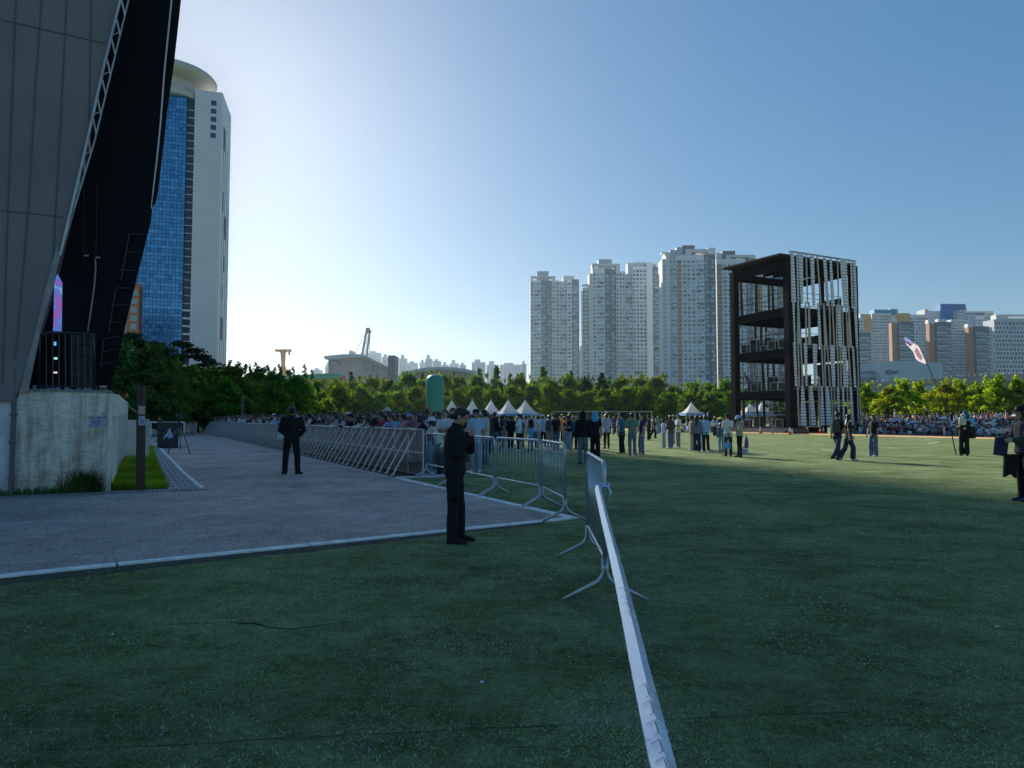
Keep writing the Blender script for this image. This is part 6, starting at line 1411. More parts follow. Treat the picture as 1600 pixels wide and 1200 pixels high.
# --- the standing group in the middle and the walkers
mid = [
 (687, 712, 1.62, AW + 70, 'phone', ('tee', 'beige'), ('wide', 'khaki'), 'white', ('black', 'long'), None, 'person in beige tee, khaki trousers and long black hair, left of the woman in black'),
 (740, 708, 1.64, AW - 30, 'fold', ('long', 'pale blue'), ('slim', 'black'), 'black', ('black', 'bob'), None, 'person in pale blue shirt with bobbed black hair behind the first fence panel'),
 (728, 706, 1.66, RIGHT, 'phone', ('long', 'navy'), ('straight', 'black'), 'black', ('black', 'short'), None, 'person in navy top close behind the woman in black facing right'),
 (755, 703, 1.68, AW + 40, 'point', ('tee', 'pink'), ('straight', 'pale denim'), 'white', ('black', 'short'), None, 'person in pink tee behind the dark grey jacket, in the middle of the fence'),
 (761, 709, 1.75, AW - 15, 'stand', ('jacket', 'dark grey'), ('straight', 'black'), 'black', ('black', 'short'), None, 'tall person in dark grey jacket and black trousers seen from behind the fence'),
 (773, 705, 1.80, RIGHT + 30, 'stand2', ('jacket', 'black'), ('straight', 'denim'), 'black', ('black', 'short'), None, 'tallest person in black jacket and jeans above the fence joint'),
 (784, 699, 1.63, AW - 60, 'fold', ('tee', 'white'), ('skirt', 'black'), 'navy', ('black', 'long'), None, 'person in white tee and short black skirt with long black hair'),
 (798, 700, 1.64, AW + 20, 'stand', ('long', 'black'), ('wide', 'black'), 'black', ('black', 'bob'), None, 'person in black with bobbed hair left of the white shirted man'),
 (811, 704, 1.72, LEFT - 20, 'fold', ('long', 'white'), ('slim', 'black'), 'white', ('black', 'short'), None, 'person in white long shirt and black trousers with folded arms'),
 (829, 705, 1.18, AW, 'stand', ('tee', 'sky blue'), ('straight', 'denim'), 'black', ('black', 'short'), None, 'child in sky blue tee and jeans behind the fence'),
 (834, 700, 1.74, AW, 'stand', ('tee', 'pale blue'), ('straight', 'denim'), 'black', ('black', 'short'), ('bucket', 'cream'), 'person in pale blue tee and cream bucket hat behind the child'),
 (849, 698, 1.68, AW - 30, 'fold', ('long', 'light blue'), ('straight', 'black'), 'black', ('black', 'short'), ('cap', 'light blue'), 'person in light blue shirt and cap right of the child'),
 (859, 699, 1.66, AW + 30, 'stand', ('long', 'dark grey'), ('straight', 'grey'), 'black', ('black', 'bob'), None, 'person in dark grey top and grey trousers beside the black tee'),
 (869, 706, 1.70, AW + 35, 'stand', ('tee', 'black'), ('straight', 'denim'), 'white', ('black', 'short'), None, 'person in black tee and jeans behind the angled fence panel'),
 (889, 705, 1.64, LEFT + 20, 'phone', ('tee', 'black'), ('wide', 'pale denim'), 'white', ('black', 'long'), None, 'person in black tee and pale wide jeans with long wavy hair'),
 (911, 725, 1.70, AW - 10, 'stand', ('jacket', 'black'), ('straight', 'grey denim'), 'black', ('black', 'short'), ('hood', 'black'), 'person in black hooded top and grey trousers seen from behind, nearest of the standing group'),
 (930, 716, 1.72, AW - 15, 'stand', ('tee', 'black'), ('wide', 'black'), 'black', None, ('towel', 'sky blue'), 'person with a sky blue towel draped over the head'),
 (948, 701, 1.72, AW + 15, 'fold', ('long', 'lilac'), ('slim', 'black'), 'black', ('black', 'short'), None, 'person in lilac pink shirt carrying a child on the shoulders'),
 (972, 709, 1.72, AW + 50, 'stand2', ('tee', 'teal'), ('straight', 'black'), 'beige', ('black', 'short'), ('cap', 'black'), 'person in teal tee and black cap facing the green shirt'),
 (988, 712, 1.72, AW + 10, 'fold', ('tee', 'green'), ('straight', 'grey denim'), 'beige', ('black', 'short'), None, 'person in sage green tee and jeans seen from behind'),
 (1003, 710, 1.72, LEFT + 10, 'stand2', ('tee', 'navy'), ('straight', 'denim'), 'beige', ('black', 'short'), None, 'person in dark navy tee and blue jeans right of the sage green tee'),
 (1014, 688, 1.72, AW + 60, 'stand', ('long', 'navy'), ('wide', 'black'), 'white', ('black', 'short'), None, 'person in navy shirt and black wide trousers on the sunlit grass'),
 (1021, 685, 1.66, RIGHT, 'walk2', ('tee', 'black'), ('wide', 'black'), 'black', ('black', 'bob'), None, 'person in black walking right on the sunlit grass behind the navy shirt'),
 (1037, 700, 1.48, LEFT, 'stand', ('long', 'light blue'), ('wide', 'pale denim'), 'white', ('black', 'bob'), None, 'shorter person in light blue top and pale jeans left of the plaid shirt'),
 (1048, 701, 1.66, AW + 40, 'hips', ('long', 'dark grey'), ('straight', 'denim'), 'white', ('black', 'long'), None, 'person in dark grey shirt between the light blue top and the white tee'),
 (1052, 693, 1.72, LEFT, 'stand2', ('tee', 'pale blue'), ('straight', 'grey'), 'black', ('black', 'short'), ('cap', 'white'), 'person with a white cap standing behind the dark grey shirt'),
 (1060, 700, 1.70, LEFT + 15, 'fold', ('tee', 'white'), ('slim', 'grey denim'), 'white', ('black', 'short'), None, 'person in white tee with a yellow bag and slim jeans'),
 (1081, 704, 1.62, LEFT, 'stand', ('long', 'khaki'), ('wide', 'beige'), 'white', ('black', 'bob'), None, 'person in khaki cardigan and beige trousers left of the denim jacket'),
 (1089, 706, 1.62, AW - 20, 'stand', ('jacket', 'grey denim'), ('wide', 'navy'), 'white', ('black', 'long'), None, 'person in denim jacket with very long black hair'),
 (1097, 703, 1.62, RIGHT, 'point', ('long', 'pale blue'), ('wide', 'cream'), 'white', ('black', 'bob'), None, 'person raising an arm with a white fan between two friends'),
 (1103, 706, 1.66, AW + 15, 'stand2', ('long', 'light blue'), ('straight', 'black'), 'white', ('black', 'bob'), None, 'person in light blue shirt and straight black trousers with white shoes'),
 (1127, 706, 1.30, AW + 15, 'stand', ('jacket', 'denim'), ('straight', 'pale denim'), 'black', ('black', 'bob'), None, 'child in denim left of the white tee and black cap'),
 (1138, 713, 1.66, AW + 5, 'phone', ('tee', 'white'), ('straight', 'dark grey'), 'black', ('black', 'short'), ('cap', 'black'), 'person in white tee and black cap seen from behind'),
 (1156, 714, 1.60, LEFT + 5, 'phone', ('jacket', 'beige'), ('slim', 'black'), 'black', ('black', 'bob'), ('bucket', 'light blue'), 'person in beige jacket and blue bucket hat facing left'),
 (1209, 677.5, 1.68, LEFT, 'walk', ('tee', 'black'), ('slim', 'grey'), 'grey', ('black', 'short'), None, 'person in black tee and grey trousers walking past the stage building'),
 (1309, 719, 1.76, RIGHT + 25, 'walk', ('tee', 'black'), ('straight', 'navy'), 'black', ('black', 'short'), None, 'person in black tee and navy trousers walking with an arm around a friend'),
 (1326, 719, 1.66, LEFT + 170, 'walk2', ('tee', 'black'), ('wide', 'navy'), 'white', ('black', 'long'), None, 'person in black tee with long hair walking beside the person with a backpack'),
 (1366, 713, 1.64, LEFT + 15, 'stand2', ('tee', 'black'), ('wide', 'denim'), 'white', ('black', 'long'), None, 'person in black tee and dark wide jeans standing alone on the sunlit grass'),
 (1507, 712, 1.66, LEFT + 50, 'phone', ('long', 'black'), ('wide', 'black'), 'black', ('brown', 'bob'), ('cap', 'cream'), 'person in black carrying bags and the tall flag pole'),
 (249, 690, 1.62, TOW - 20, 'stand', ('long', 'black'), ('straight', 'black'), 'black', ('black', 'short'), None, 'person in black standing behind the black road case'),
]
MP = {}
for i, (px, py, h, fc, ps, tp, bt, shs, hr, ht, lb) in enumerate(mid):
    g = foot(px, py)
    t = person((g.x, g.y, 0), fc - math.degrees(math.atan2(g.x, g.y)) * 0, h, ps, tp, bt, shs, hr, ht, i % 2, lb, None); MP[px] = t
    if lb.startswith('child'): pass
g = foot(948, 701); t = person((g.x + .02, g.y + .0, 1.30), 15, 1.05, 'ride', ('tee', 'cream'), ('shorts', 'beige'), 'white', ('brown', 'short'), ('bucket', 'white'), 0, 'child in white sun hat riding on the shoulders of the person in lilac pink')
for px, py, l in ((890, 700, 'child in a white cap riding on shoulders above the wavy haired person'), (914, 703, 'child riding on shoulders behind the black hooded person')):
    g = foot(px, py); person((g.x, g.y, 0), 20, 1.70, 'stand', ('tee', 'khaki'), ('straight', 'dark grey'), 'black', ('black', 'short'), None, 0, 'person carrying the ' + l.split(' riding')[0] + ' behind ' + ('the wavy haired person' if px < 900 else 'the black hooded person'))
    person((g.x + .02, g.y, 1.30), 20, .98, 'ride', ('tee', 'grey'), ('shorts', 'black'), 'white', ('black', 'short'), ('cap', 'white') if px < 900 else None, 0, l)
for a_, c_, f_, l in ((6.2, 1.0, 2, 'stage hand in black standing by the drum kit on the third level'), (2.2, 2.2, 1, 'stage hand in black at the mixing desk on the second level'), (3.2, 2.6, 0, 'stage hand in black behind the desk on the ground level')):
    p = T(a_, c_, ZF[f_] + .02); person(tuple(p), 30 * f_, 1.72, ['stand2', 'phone', 'fold'][f_], ('tee', 'black'), ('straight', 'black'), 'black', ('black', 'short'), None, 0, l.replace('stage hand', 'person'))
# carried things near them
def bag(p, sz, c_, nm, lbl, cat, rz=0):
    t = thing(nm, lbl, cat, tuple(p), rz); b = MB(); w, d_, h = sz
    b.loft([(0, 0, .0), (0, 0, h * .12), (0, 0, h * .7), (0, 0, h * .95), (0, 0, h)], [w * .42, w * .5, w * .5, w * .42, w * .2], [d_ * .42, d_ * .5, d_ * .46, d_ * .34, d_ * .15], lat=(1, 0, 0), n=18); b.build('bag_body', cloth(c_), t, world=False, smooth=True)
    b = MB(); tube(b, [(-w * .25, 0, h * .9), (-w * .2, 0, h * 1.25), (w * .2, 0, h * 1.25), (w * .25, 0, h * .9)], .012, n=6, rad=.05); b.build('strap', cloth('black'), t, world=False); return t
def P3(px, py, Y): return at(px, py, Y)
Yb = foot(1156, 714).y
bag(P3(1166, 700, Yb), (.28, .18, .42), 'purple', 'backpack', 'purple patterned backpack on the person in the blue bucket hat', 'backpack', 1.4)
bag(P3(1163, 700, Yb - .1) - Vector((0, 0, .28)), (.3, .12, .26), 'lilac', 'shoulder_bag', 'pale lilac bag hanging below the purple backpack', 'bag')
bag(P3(1137.5, 701, foot(1138, 713).y - .3), (.24, .10, .24), 'sky blue', 'shopping_bag', 'bright blue shopping bag held behind the white tee', 'bag')
bag(P3(1060, 672, foot(1060, 700).y - .18), (.24, .12, .2), 'yellow', 'belt_bag', 'yellow bag worn over the white tee', 'bag')
bag(P3(1306, 676, foot(1309, 719).y - .15) , (.32, .2, .48), 'dark grey', 'backpack', 'dark backpack on the walking person in the black tee', 'backpack', .3)
bag(P3(829.5, 668, foot(834, 700).y - .22), (.28, .18, .42), 'black', 'backpack', 'black backpack on the person in the cream bucket hat', 'backpack')
Yf = foot(1507, 712).y
bag(P3(1518, 685, Yf - .15), (.42, .3, .5), 'black', 'shoulder_bag', 'big black bag carried by the flag bearer', 'bag', .5)
bag(P3(1504, 664, Yf - .25), (.34, .2, .32), 'cream', 'tote_bag', 'cream tote bag hugged by the flag bearer', 'bag', .3)
t = thing('blue_fan', 'bright sky blue round fan beside the flag bearer', 'fan', tuple(P3(1519, 657, Yf))); b = MB(); q = P3(1519, 657, Yf); b.loft([q, q + Vector((0, .015, 0))], .13, n=20); b.build('fan_blade', cloth('sky blue'), t); b = MB(); b.bar(q - Vector((0, 0, .1)), q - Vector((0, 0, .26)), .02); b.build('handle', cloth('white'), t)
t = thing('small_parasol', 'folded blue parasol above the head of the flag bearer', 'parasol', tuple(P3(1508, 648, Yf + .3))); b = MB(); q = P3(1508, 650, Yf + .3); b.loft([q - Vector((.0, 0, .12)), q + Vector((.03, 0, .12)), q + Vector((-.02, 0, .26))], [.17, .12, .02], n=10); b.build('canopy', cloth('teal'), t); b = MB(); b.bar(q - Vector((0, 0, .4)), q, .02); b.build('stick', cloth('black'), t)
# flag
t = thing('flag', 'pale flag with a purple corner waving on a long leaning black pole', 'flag', tuple(foot(1494, 711)))
b = MB(); q0 = foot(1494, 711); q1 = P3(1436, 541, Yf - .5); mids = [q0, P3(1488, 683, Yf - .05), P3(1472, 620, Yf - .2), P3(1449, 570, Yf - .4), q1]
b.loft(mids, [.022, .022, .018, .014, .008], n=6); b.build('pole', cloth('black'), t)
fl = MB(); A_ = [(1447.5, 568), (1443, 556), (1438, 545), (1434.5, 540.5), (1428, 536), (1420, 530), (1414.5, 526)]; B_ = [(1446, 568.5), (1438, 566), (1431, 561), (1427, 550), (1421, 543), (1415, 537), (1411, 530)]
vs = []
for i, (a_, c_) in enumerate(zip(A_, B_)):
    for k in range(5):
        f_ = k / 4; p = P3(a_[0] + (c_[0] - a_[0]) * f_, a_[1] + (c_[1] - a_[1]) * f_, Yf - .5 + .10 * math.sin(i * 1.3 + k * 1.5) - .05 * k); vs.append(p)
fl.add(vs, [(i * 5 + k, i * 5 + k + 1, (i + 1) * 5 + k + 1, (i + 1) * 5 + k) for i in range(6) for k in range(4)])
for i in range(6):
    for k in range(4): fl.m[i * 4 + k] = 1 if i == 5 or (i == 4 and k < 2) else (2 if (i == 4 and k == 2) else (3 if (i in (1, 2) and k in (1, 2)) else 0))
fl.build('cloth', [leafmat('flag_pale_pink', (.72, .62, .68), (.85, .78, .82), .5, (1, 1, 1)), leafmat('flag_lilac', (.30, .28, .55), (.4, .4, .7), .4, (1, 1, 1)), mat('flag_dark_figure', (.05, .03, .06), .8), leafmat('flag_print', (.45, .25, .32), (.75, .6, .65), .4, (1, 1, 1))], t, smooth=True)

# ------------------------------------------------------------------ crowd behind the barrier (left), background standers, seated crowd (right)
rc = random.Random(42)
PL0 = Vector((-2.30, 18.55, 0))                     # near end of the crowd barrier
def BL_(t, o=0): return PL0 + U * t + V * o
TOPS = ['white'] * 7 + ['cream', 'light blue', 'light blue', 'pale blue', 'pale blue', 'navy', 'navy', 'black', 'black', 'black', 'black', 'dark grey', 'dark grey', 'grey', 'pink', 'dusty pink', 'beige', 'denim', 'green', 'lilac', 'red', 'teal', 'cream']
BOTS = ['black', 'denim', 'pale denim', 'black', 'grey denim', 'beige', 'dark grey', 'grey']
CROWD = []
def rnd_person(loc, fc, h, poses, zone, hats=.12, seated=False):
    tc = rc.choice(TOPS if not seated else TOPS + ['white', 'white', 'cream', 'orange', 'red', 'pink', 'sky blue', 'beige', 'black', 'navy', 'dark grey']); st = rc.choice(['tee', 'tee', 'long']); ps = rc.choice(poses); fem = rc.random() < .6
    hr = ('black' if rc.random() < .85 else 'brown', rc.choice(['long', 'bob', 'long']) if fem else 'short')
    ht = None
    if rc.random() < hats: ht = (rc.choice(['cap', 'bucket', 'straw'] if seated else ['cap', 'bucket']), rc.choice(['white', 'cream', 'black', 'light blue', 'beige']))
    bc = rc.choice(BOTS); t = person(loc, fc, h * (.97 if fem else 1.03), ps, (st, tc), (rc.choice(['straight', 'wide']) if not seated else 'straight', bc), rc.choice(['white', 'black', 'white', 'grey']), hr, ht, rc.randrange(2))
    d_ = 'person, %s %s, %s %s hair' % (tc, 'tee' if st == 'tee' else 'shirt', hr[1] if hr[1] != 'bob' else 'bobbed', hr[0])
    if ht: d_ += ', %s %s' % (ht[1], {'cap': 'cap', 'bucket': 'bucket hat', 'straw': 'wide hat'}[ht[0]])
    CROWD.append((t, d_, zone, 800 + FPX * loc[0] / loc[1])); return t
fcb = math.degrees(math.atan2(.887, -.462))
t_ = .25
while t_ < 42:
    p = BL_(t_, .42 + rc.uniform(-.05, .1)); rnd_person((p.x, p.y, 0), fcb + rc.uniform(-40, 35), rc.uniform(1.56, 1.76), ['rail', 'rail2', 'rail', 'fold', 'phone', 'rail2'], 'front barrier row'); t_ += rc.uniform(.5, .68)
for row, (t1, sp) in enumerate(((20, .68), (9, .75))):
    t_ = .6 + row * .3
    while t_ < t1:
        p = BL_(t_, 1.08 + row * .72 + rc.uniform(-.12, .14)); rnd_person((p.x, p.y, 0), fcb + rc.uniform(-60, 60), rc.uniform(1.58, 1.8), ['fold', 'phone', 'stand2', 'stand', 'point' if rc.random() < .12 else 'stand'], ['second barrier row', 'third barrier row'][row]); t_ += rc.uniform(sp * .9, sp * 1.25)
for px, Y in [(rc.uniform(690, 905), rc.uniform(33, 60)) for _ in range(34)] + [(rc.uniform(925, 1130), rc.uniform(60, 74)) for _ in range(8)]:
    p = gd(px, Y); rnd_person((p.x, p.y, 0), rc.uniform(-180, 180), rc.uniform(1.58, 1.76), ['stand', 'fold', 'phone', 'stand2'], 'near the tents')
# seated crowd on picnic mats
A, d, per = TRA, TRD, TRS
MATC = [mat('mat_' + n_, c_, .8, var=.2, scale=3) for n_, c_ in (('silver', (.42, .50, .62)), ('blue', (.10, .22, .45)), ('grey', (.3, .33, .38)), ('pale', (.5, .55, .6)), ('red', (.35, .06, .08)), ('navy', (.04, .06, .14)))]
def bankz(back): return 1.25 * max(0, min(1, (back - 2.0) / 13.0))
bk0 = MB(); e_ = [A - d * 6 + per * 7.2, TRB + d * 60 + per * 7.2]
vs = []
for q in (.0, 2.0, 15.0, 70.0, 71.0):
    for p in e_: w_ = p + per * q; vs.append((w_.x, w_.y, bankz(q) + .006 - (2 if q > 70 else 0)))
bk0.add(vs, [(2 * i, 2 * i + 1, 2 * i + 3, 2 * i + 2) for i in range(4)]); struct('grass_bank', bk0, TURF)
def strip_pt(px, back):        # a point 'back' metres behind the far edge of the track, on pixel column px
    o0 = A + per * (7.0 + back); dirp = Vector(((px - 800) / FPX, 1, 0)); n_ = per
    t0 = o0.dot(n_) / dirp.dot(n_); q = dirp * t0; q.z = bankz(back - .2); return q
k = 0; mats_l = []
for row, bk in enumerate((.7, 2.9, 5.2, 8)):
    px = 1342 + row * 9
    while px < 1640:
        p = strip_pt(px, bk); w = rc.uniform(1.5, 2.4); a = math.atan2(d.y, d.x) + rc.uniform(-.15, .15)
        t = bpy.data.objects.new('picnic_mat', None); m_ = rc.randrange(6); b = MB(); b.box((0, 0, .012 + row * .0), (w, 1.7, .02)); me = b.mesh('picnic_mat', MATC[m_]); bpy.data.objects.remove(t)
        o = link('picnic_mat', me); o.location = (p.x, p.y, p.z + .02); o.rotation_euler = (.09 if bk > 2.5 else 0, 0, math.atan2(d.y, d.x) if bk > 2.5 else a); tag(o, None, 'mat', 'picnic mats under the seated crowd'); mats_l.append((px, row, o, ['silver', 'blue', 'grey', 'pale', 'red', 'navy'][m_])); px += 1110 * w * 1.12 / p.y
bk_ = {}
for px, row, o, c_ in mats_l: bk_.setdefault((row, c_), []).append((px, o))
for (row, c_), L_ in bk_.items():
    for i, (px, o) in enumerate(sorted(L_, key=lambda q: q[0])): o['label'] = '%s picnic mat, %s row right of the stage building%s' % (c_, ORD[row], '' if len(L_) == 1 else ', %s %s one from left' % (ORD[i], c_))
SEATED = 0
for row, bk in enumerate((.6, 1.7, 3.0, 4.4)):
    px = 1343 + row * 4
    while px < 1612:
        p = strip_pt(px, bk + rc.uniform(-.3, .3)); rnd_person((p.x, p.y, p.z + .04), 60 + rc.uniform(-70, 80), rc.uniform(1.55, 1.75), ['sit', 'sitk', 'sitb', 'sit'], '%s picnic row' % ORD[row], .35, True); px += rc.uniform(9.5, 15)
for px in (1000, 1012, 1024, 1066, 1074, 1112, 1120):
    p = gd(px, 80); rnd_person((p.x, p.y, .0), rc.uniform(0, 360), 1.65, ['sit', 'sitk', 'sitb'], 'seated by trees', .5, True)
for px, bk in ((1560, 9), (1572, 10), (1543, 9.5), (1590, 8), (1398, 11), (1447, 12), (1500, 11), (1609, 9)):
    p = strip_pt(px, bk); rnd_person((p.x, p.y, p.z), rc.uniform(0, 360), 1.66, ['stand', 'fold', 'stand2'], 'behind picnic crowd', .3)
bk_ = {}
for t, d_, z, px in CROWD: bk_.setdefault((d_, z), []).append((px, t))
for (d_, z), L_ in bk_.items():
    L_.sort(key=lambda q: q[0])
    for i, (px, t) in enumerate(L_): t['label'] = d_ + ', ' + z + ('' if len(L_) == 1 else ', %s from left' % ordn(i)); t['group'] = 'crowd behind the slanted barrier' if 'barrier' in z else 'seated picnic crowd' if 'row' in z or 'seated' in z else 'people standing far back'
# the rest of both crowds, as two masses
def mass(name, lbl, spots, poses, seated):
    groups = {}
    bank = []
    for ps in poses:
        for tp in ('tee',):
            bank.append([(gm(mk_body, ps, 0), 0), (gm(mk_top, ps, tp, 0), 1), (gm(mk_bottom, ps, 'straight', 0), 2), (gm(mk_hair, ps, 'bob', 0), 3)])
    # lighter copies of every mesh
    light = []
    for L_ in bank:
        q = []
        for me, kk in L_:
            o = bpy.data.objects.new('tmp', me); SC2.collection.objects.link(o); m_ = o.modifiers.new('d', 'DECIMATE'); m_.ratio = .12
            SC2.view_layers[0].update(); dg = SC2.view_layers[0].depsgraph; e = bpy.data.meshes.new_from_object(o.evaluated_get(dg)); bpy.data.objects.remove(o)
            v = np.empty(len(e.vertices) * 3); e.vertices.foreach_get('co', v); e.calc_loop_triangles(); f_ = np.empty(len(e.loop_triangles) * 3, dtype=np.int32); e.loop_triangles.foreach_get('vertices', f_); q.append((v.reshape(-1, 3), f_.reshape(-1, 3), kk))
        light.append(q)
    cn = ['white', 'light blue', 'navy', 'black', 'black', 'dark grey', 'grey', 'pink', 'beige', 'red', 'cream', 'white', 'denim', 'sky blue', 'orange']; names = sorted(set(cn)); mats = [cloth(n_) for n_ in names] + [SKIN[0], HAIRM['black']]
    VV, FF, MM = [], [], []; off = 0
    for (x, y, z, fc, h) in spots:
        q = rc.choice(light); a = R(fc); s_ = h / 1.7; Rm = np.array([[math.cos(a), -math.sin(a), 0], [math.sin(a), math.cos(a), 0], [0, 0, 1]]) * s_
        top = names.index(rc.choice(cn)); bot = names.index(rc.choice(['black', 'denim', 'navy', 'beige']))
        for v, f_, kk in q:
            VV.append(v @ Rm.T + np.array([x, y, z])); FF.append(f_ + off); off += len(v); MM.append(np.full(len(f_), {0: len(names), 1: top, 2: bot, 3: len(names) + 1}[kk]))
    me = bpy.data.meshes.new(name); me.from_pydata(np.concatenate(VV).tolist(), [], np.concatenate(FF).tolist())
    for m_ in mats: me.materials.append(m_)
    me.polygons.foreach_set('material_index', np.concatenate(MM).astype(np.int32)); me.polygons.foreach_set('use_smooth', [True] * len(me.polygons)); me.update()
    o = link(name, me); tag(o, lbl, 'crowd', kind='stuff')
sp_ = []
t_ = 42
while t_ < 66:
    for o_ in (.45, 1.1): p = BL_(t_, o_ + rc.uniform(-.1, .1)); sp_.append((p.x, p.y, 0, fcb + rc.uniform(-40, 40), rc.uniform(1.55, 1.78)))
    t_ += .62
for row in range(2, 6):
    t_ = 1 + row * .6
    while t_ < 60:
        if (t_ > 18 or row > 2) and not (row > 3 and t_ < 10): p = BL_(t_, 1.1 + row * .7 + rc.uniform(-.15, .15)); sp_.append((p.x, p.y, 0, fcb + rc.uniform(-60, 60), rc.uniform(1.58, 1.8)))
        t_ += .75
for _ in range(60): p = gd(rc.uniform(690, 960), rc.uniform(42, 78)); sp_.append((p.x, p.y, 0, rc.uniform(0, 360), rc.uniform(1.56, 1.78)))
mass('distant_crowd', 'dense far part of the standing crowd behind the slanted barrier', sp_, ['stand', 'fold', 'phone'], False)
sp_ = []
for row in range(17):
    px = 1340
    while px < 1640:
        p = strip_pt(px, 5.0 + row * 1.3 + rc.uniform(-.4, .4)); sp_.append((p.x, p.y, p.z + .03, rc.uniform(0, 360), rc.uniform(1.5, 1.8))); px += rc.uniform(9, 15)
for _ in range(46): p = gd(rc.uniform(995, 1165), rc.uniform(80, 96)); sp_.append((p.x, p.y, 0, rc.uniform(0, 360), 1.7))
mass('seated_crowd', 'dense far part of the seated picnic crowd', sp_, ['sit', 'sitk', 'sitb'], True)

bpy.data.scenes.remove(SC2)
# ------------------------------------------------------------------ slanted crowd barriers along the road
ZINC = mat('dull_galvanised_steel', (.52, .53, .55), .42, metal=.5, var=.18, scale=5)
ZPAN = mat('grey_perforated_panel', (.17, .165, .17), .6, metal=.2, var=.15, scale=3)
def perf(m):
    n = m.node_tree.nodes; L = m.node_tree.links
DPL = mat('dark_rubber_plate', (.05, .05, .05), .7); WPL = mat('white_floor_plate', (.55, .56, .57), .6, var=.1, scale=4)
HB2 = 1.22; PW = 1.16
def barrier_proto():
    t = thing('crowd_barrier', None, 'barrier', (0, 0, 0), 0, 'slanted crowd barriers along the road'); w = PW
    # local frame: x along the barrier (away from camera), -y = road side
    b = MB(); b.bb((.03, -.006, .06), (w - .03, .006, HB2 - .04)); b.build('panel', ZPAN, t, world=False)
    b = MB()
    for x in (.2, .4, .6, .8, 1.0): b.bb((x - .006, -.016, .06), (x + .006, -.008, HB2 - .06))
    for z in (.62,): b.bb((.03, -.02, z - .02), (w - .03, -.008, z + .02))
    b.build('panel_stiffener', ZINC, t, world=False)
    for x in (.02, w - .02): b = MB(); b.bar((x, 0, .0), (x, 0, HB2), .035); b.build('upright', ZINC, t, world=False)
    b = MB(); b.loft([(-.0, 0, HB2 + .0), (w, 0, HB2 + .0)], .030, n=10); b.ell((.0, 0, HB2), (.04, .045, .05)); b.build('top_rail', ZINC, t, world=False, smooth=True)
    for x in (.12, .66):
        b = MB(); b.bar((x, -.03, HB2 - .05), (x, -.66, .05), .035); b.box((x, -.67, .04), (.07, .07, .06)); b.build('brace', ZINC, t, world=False)
    b = MB(); b.bb((.05, -.40, .40), (w - .05, -.02, .425)); b.bb((.05, -.40, .36), (w - .05, -.385, .43)); b.build('step_plate', ZPAN, t, world=False)
    b = MB(); b.bb((.0, -.78, .01), (w - .01, -.02, .035)); b.build('base_plate', DPL, t, world=False)
    b = MB(); b.bb((.0, .02, .01), (w - .01, .95, .05)); b.build('floor_plate', WPL, t, world=False)
    return t
bp0 = barrier_proto(); ang = math.atan2(U.y, U.x)
n_b = 56
for i in range(n_b):
    o = bp0 if i == 0 else copy_tree(bp0); p = PL0 + U * (i * (PW + .012)); o.location = p; o.rotation_euler = (0, 0, ang)
    # local -y must point to the road (left): mirror not needed, x along U gives y = left of U -> flip
    o.rotation_euler = (0, 0, ang + math.pi); o.location = p + U * PW
    o['label'] = 'grey steel crowd barrier with two slanting braces, ' + ('nearest of the row, beside the first fence' if i == 0 else 'last of the row at the far end' if i == n_b - 1 else '%s from the near end of the row' % ordn(i))
t = thing('white_plate', 'white floor plate sticking out at the near end of the slanted barriers', 'plate', tuple(PL0))
b = MB(); p = PL0 - U * .02; b.prism([p - U * .0 + V * .0 + Vector((0, 0, .01)), p + V * 1.0 + Vector((0, 0, .01)), p + V * 1.0 - U * .45 + Vector((0, 0, .01)), p - V * .75 - U * .30 + Vector((0, 0, .01)), p - V * .75 + Vector((0, 0, .01))], (0, 0, .035)); fix(b.build('plate', WPL, t).data)

# ------------------------------------------------------------------ rounded pedestrian fences
GALV = mat('bright_galvanised_tube', (.48, .52, .57), .36, metal=.75, var=.15, scale=4)
def fence(p, q, lbl, nbars=13, h=1.14, foot_=True):
    p, q = Vector(p), Vector(q); L_ = (q - p).length; a = math.atan2((q - p).y, (q - p).x)
    t = thing('pedestrian_fence', lbl, 'barrier', tuple(p), a, 'rounded steel pedestrian fences'); r_ = .019
    b = MB(); tube(b, [(0.02, 0, .30), (.02, 0, h), (L_ - .02, 0, h), (L_ - .02, 0, .30)], r_, n=10, rad=.11, seg=7); b.build('frame', GALV, t, smooth=True, world=False)
    zb = .36; b = MB(); tube(b, [(.035, 0, .22), (.035, 0, zb), (L_ - .035, 0, zb), (L_ - .035, 0, .22)], r_ * .85, n=8, rad=.09, seg=6); b.build('bottom_rail', GALV, t, smooth=True, world=False)
    for k in range(nbars):
        x = L_ * (k + 1) / (nbars + 1); b = MB(); b.loft([(x, 0, zb), (x, 0, h)], .0052, n=6); b.build('bar', GALV, t, smooth=True, world=False)
    for x in (.02, L_ - .02):
        for s_ in (-1, 1):
            b = MB(); tube(b, [(x, s_ * .012, .36), (x, s_ * .014, .19), (x, s_ * .34, .022)], r_ * .95, n=9, rad=.08); b.build('foot', GALV, t, smooth=True, world=False)
    return t
Q = [Vector((-2.22, 18.35, 0)), Vector((-1.33, 16.25, 0)), Vector((-.33, 14.0, 0)), Vector((.50, 12.2, 0)), Vector((.775, 10.32, 0))]
fl_ = ['rounded steel fence panel between the slanted barriers and the woman in black', 'rounded steel fence panel partly hidden behind the woman in black', 'rounded steel fence panel third from the slanted barriers, on the turf by the road tip', 'rounded steel fence panel turning towards the camera at the road tip']
for i in range(4):
    d_ = (Q[i + 1] - Q[i]).normalized(); fence(Q[i] + d_ * .03, Q[i + 1] - d_ * .03, fl_[i])
FN, FF_ = Vector((.762, 5.88, 0)), Vector((.815, 7.72, 0))
nf_ = fence(FN, FF_, 'nearest rounded steel fence panel, seen almost end on, with plastic tape tied to it', 12)

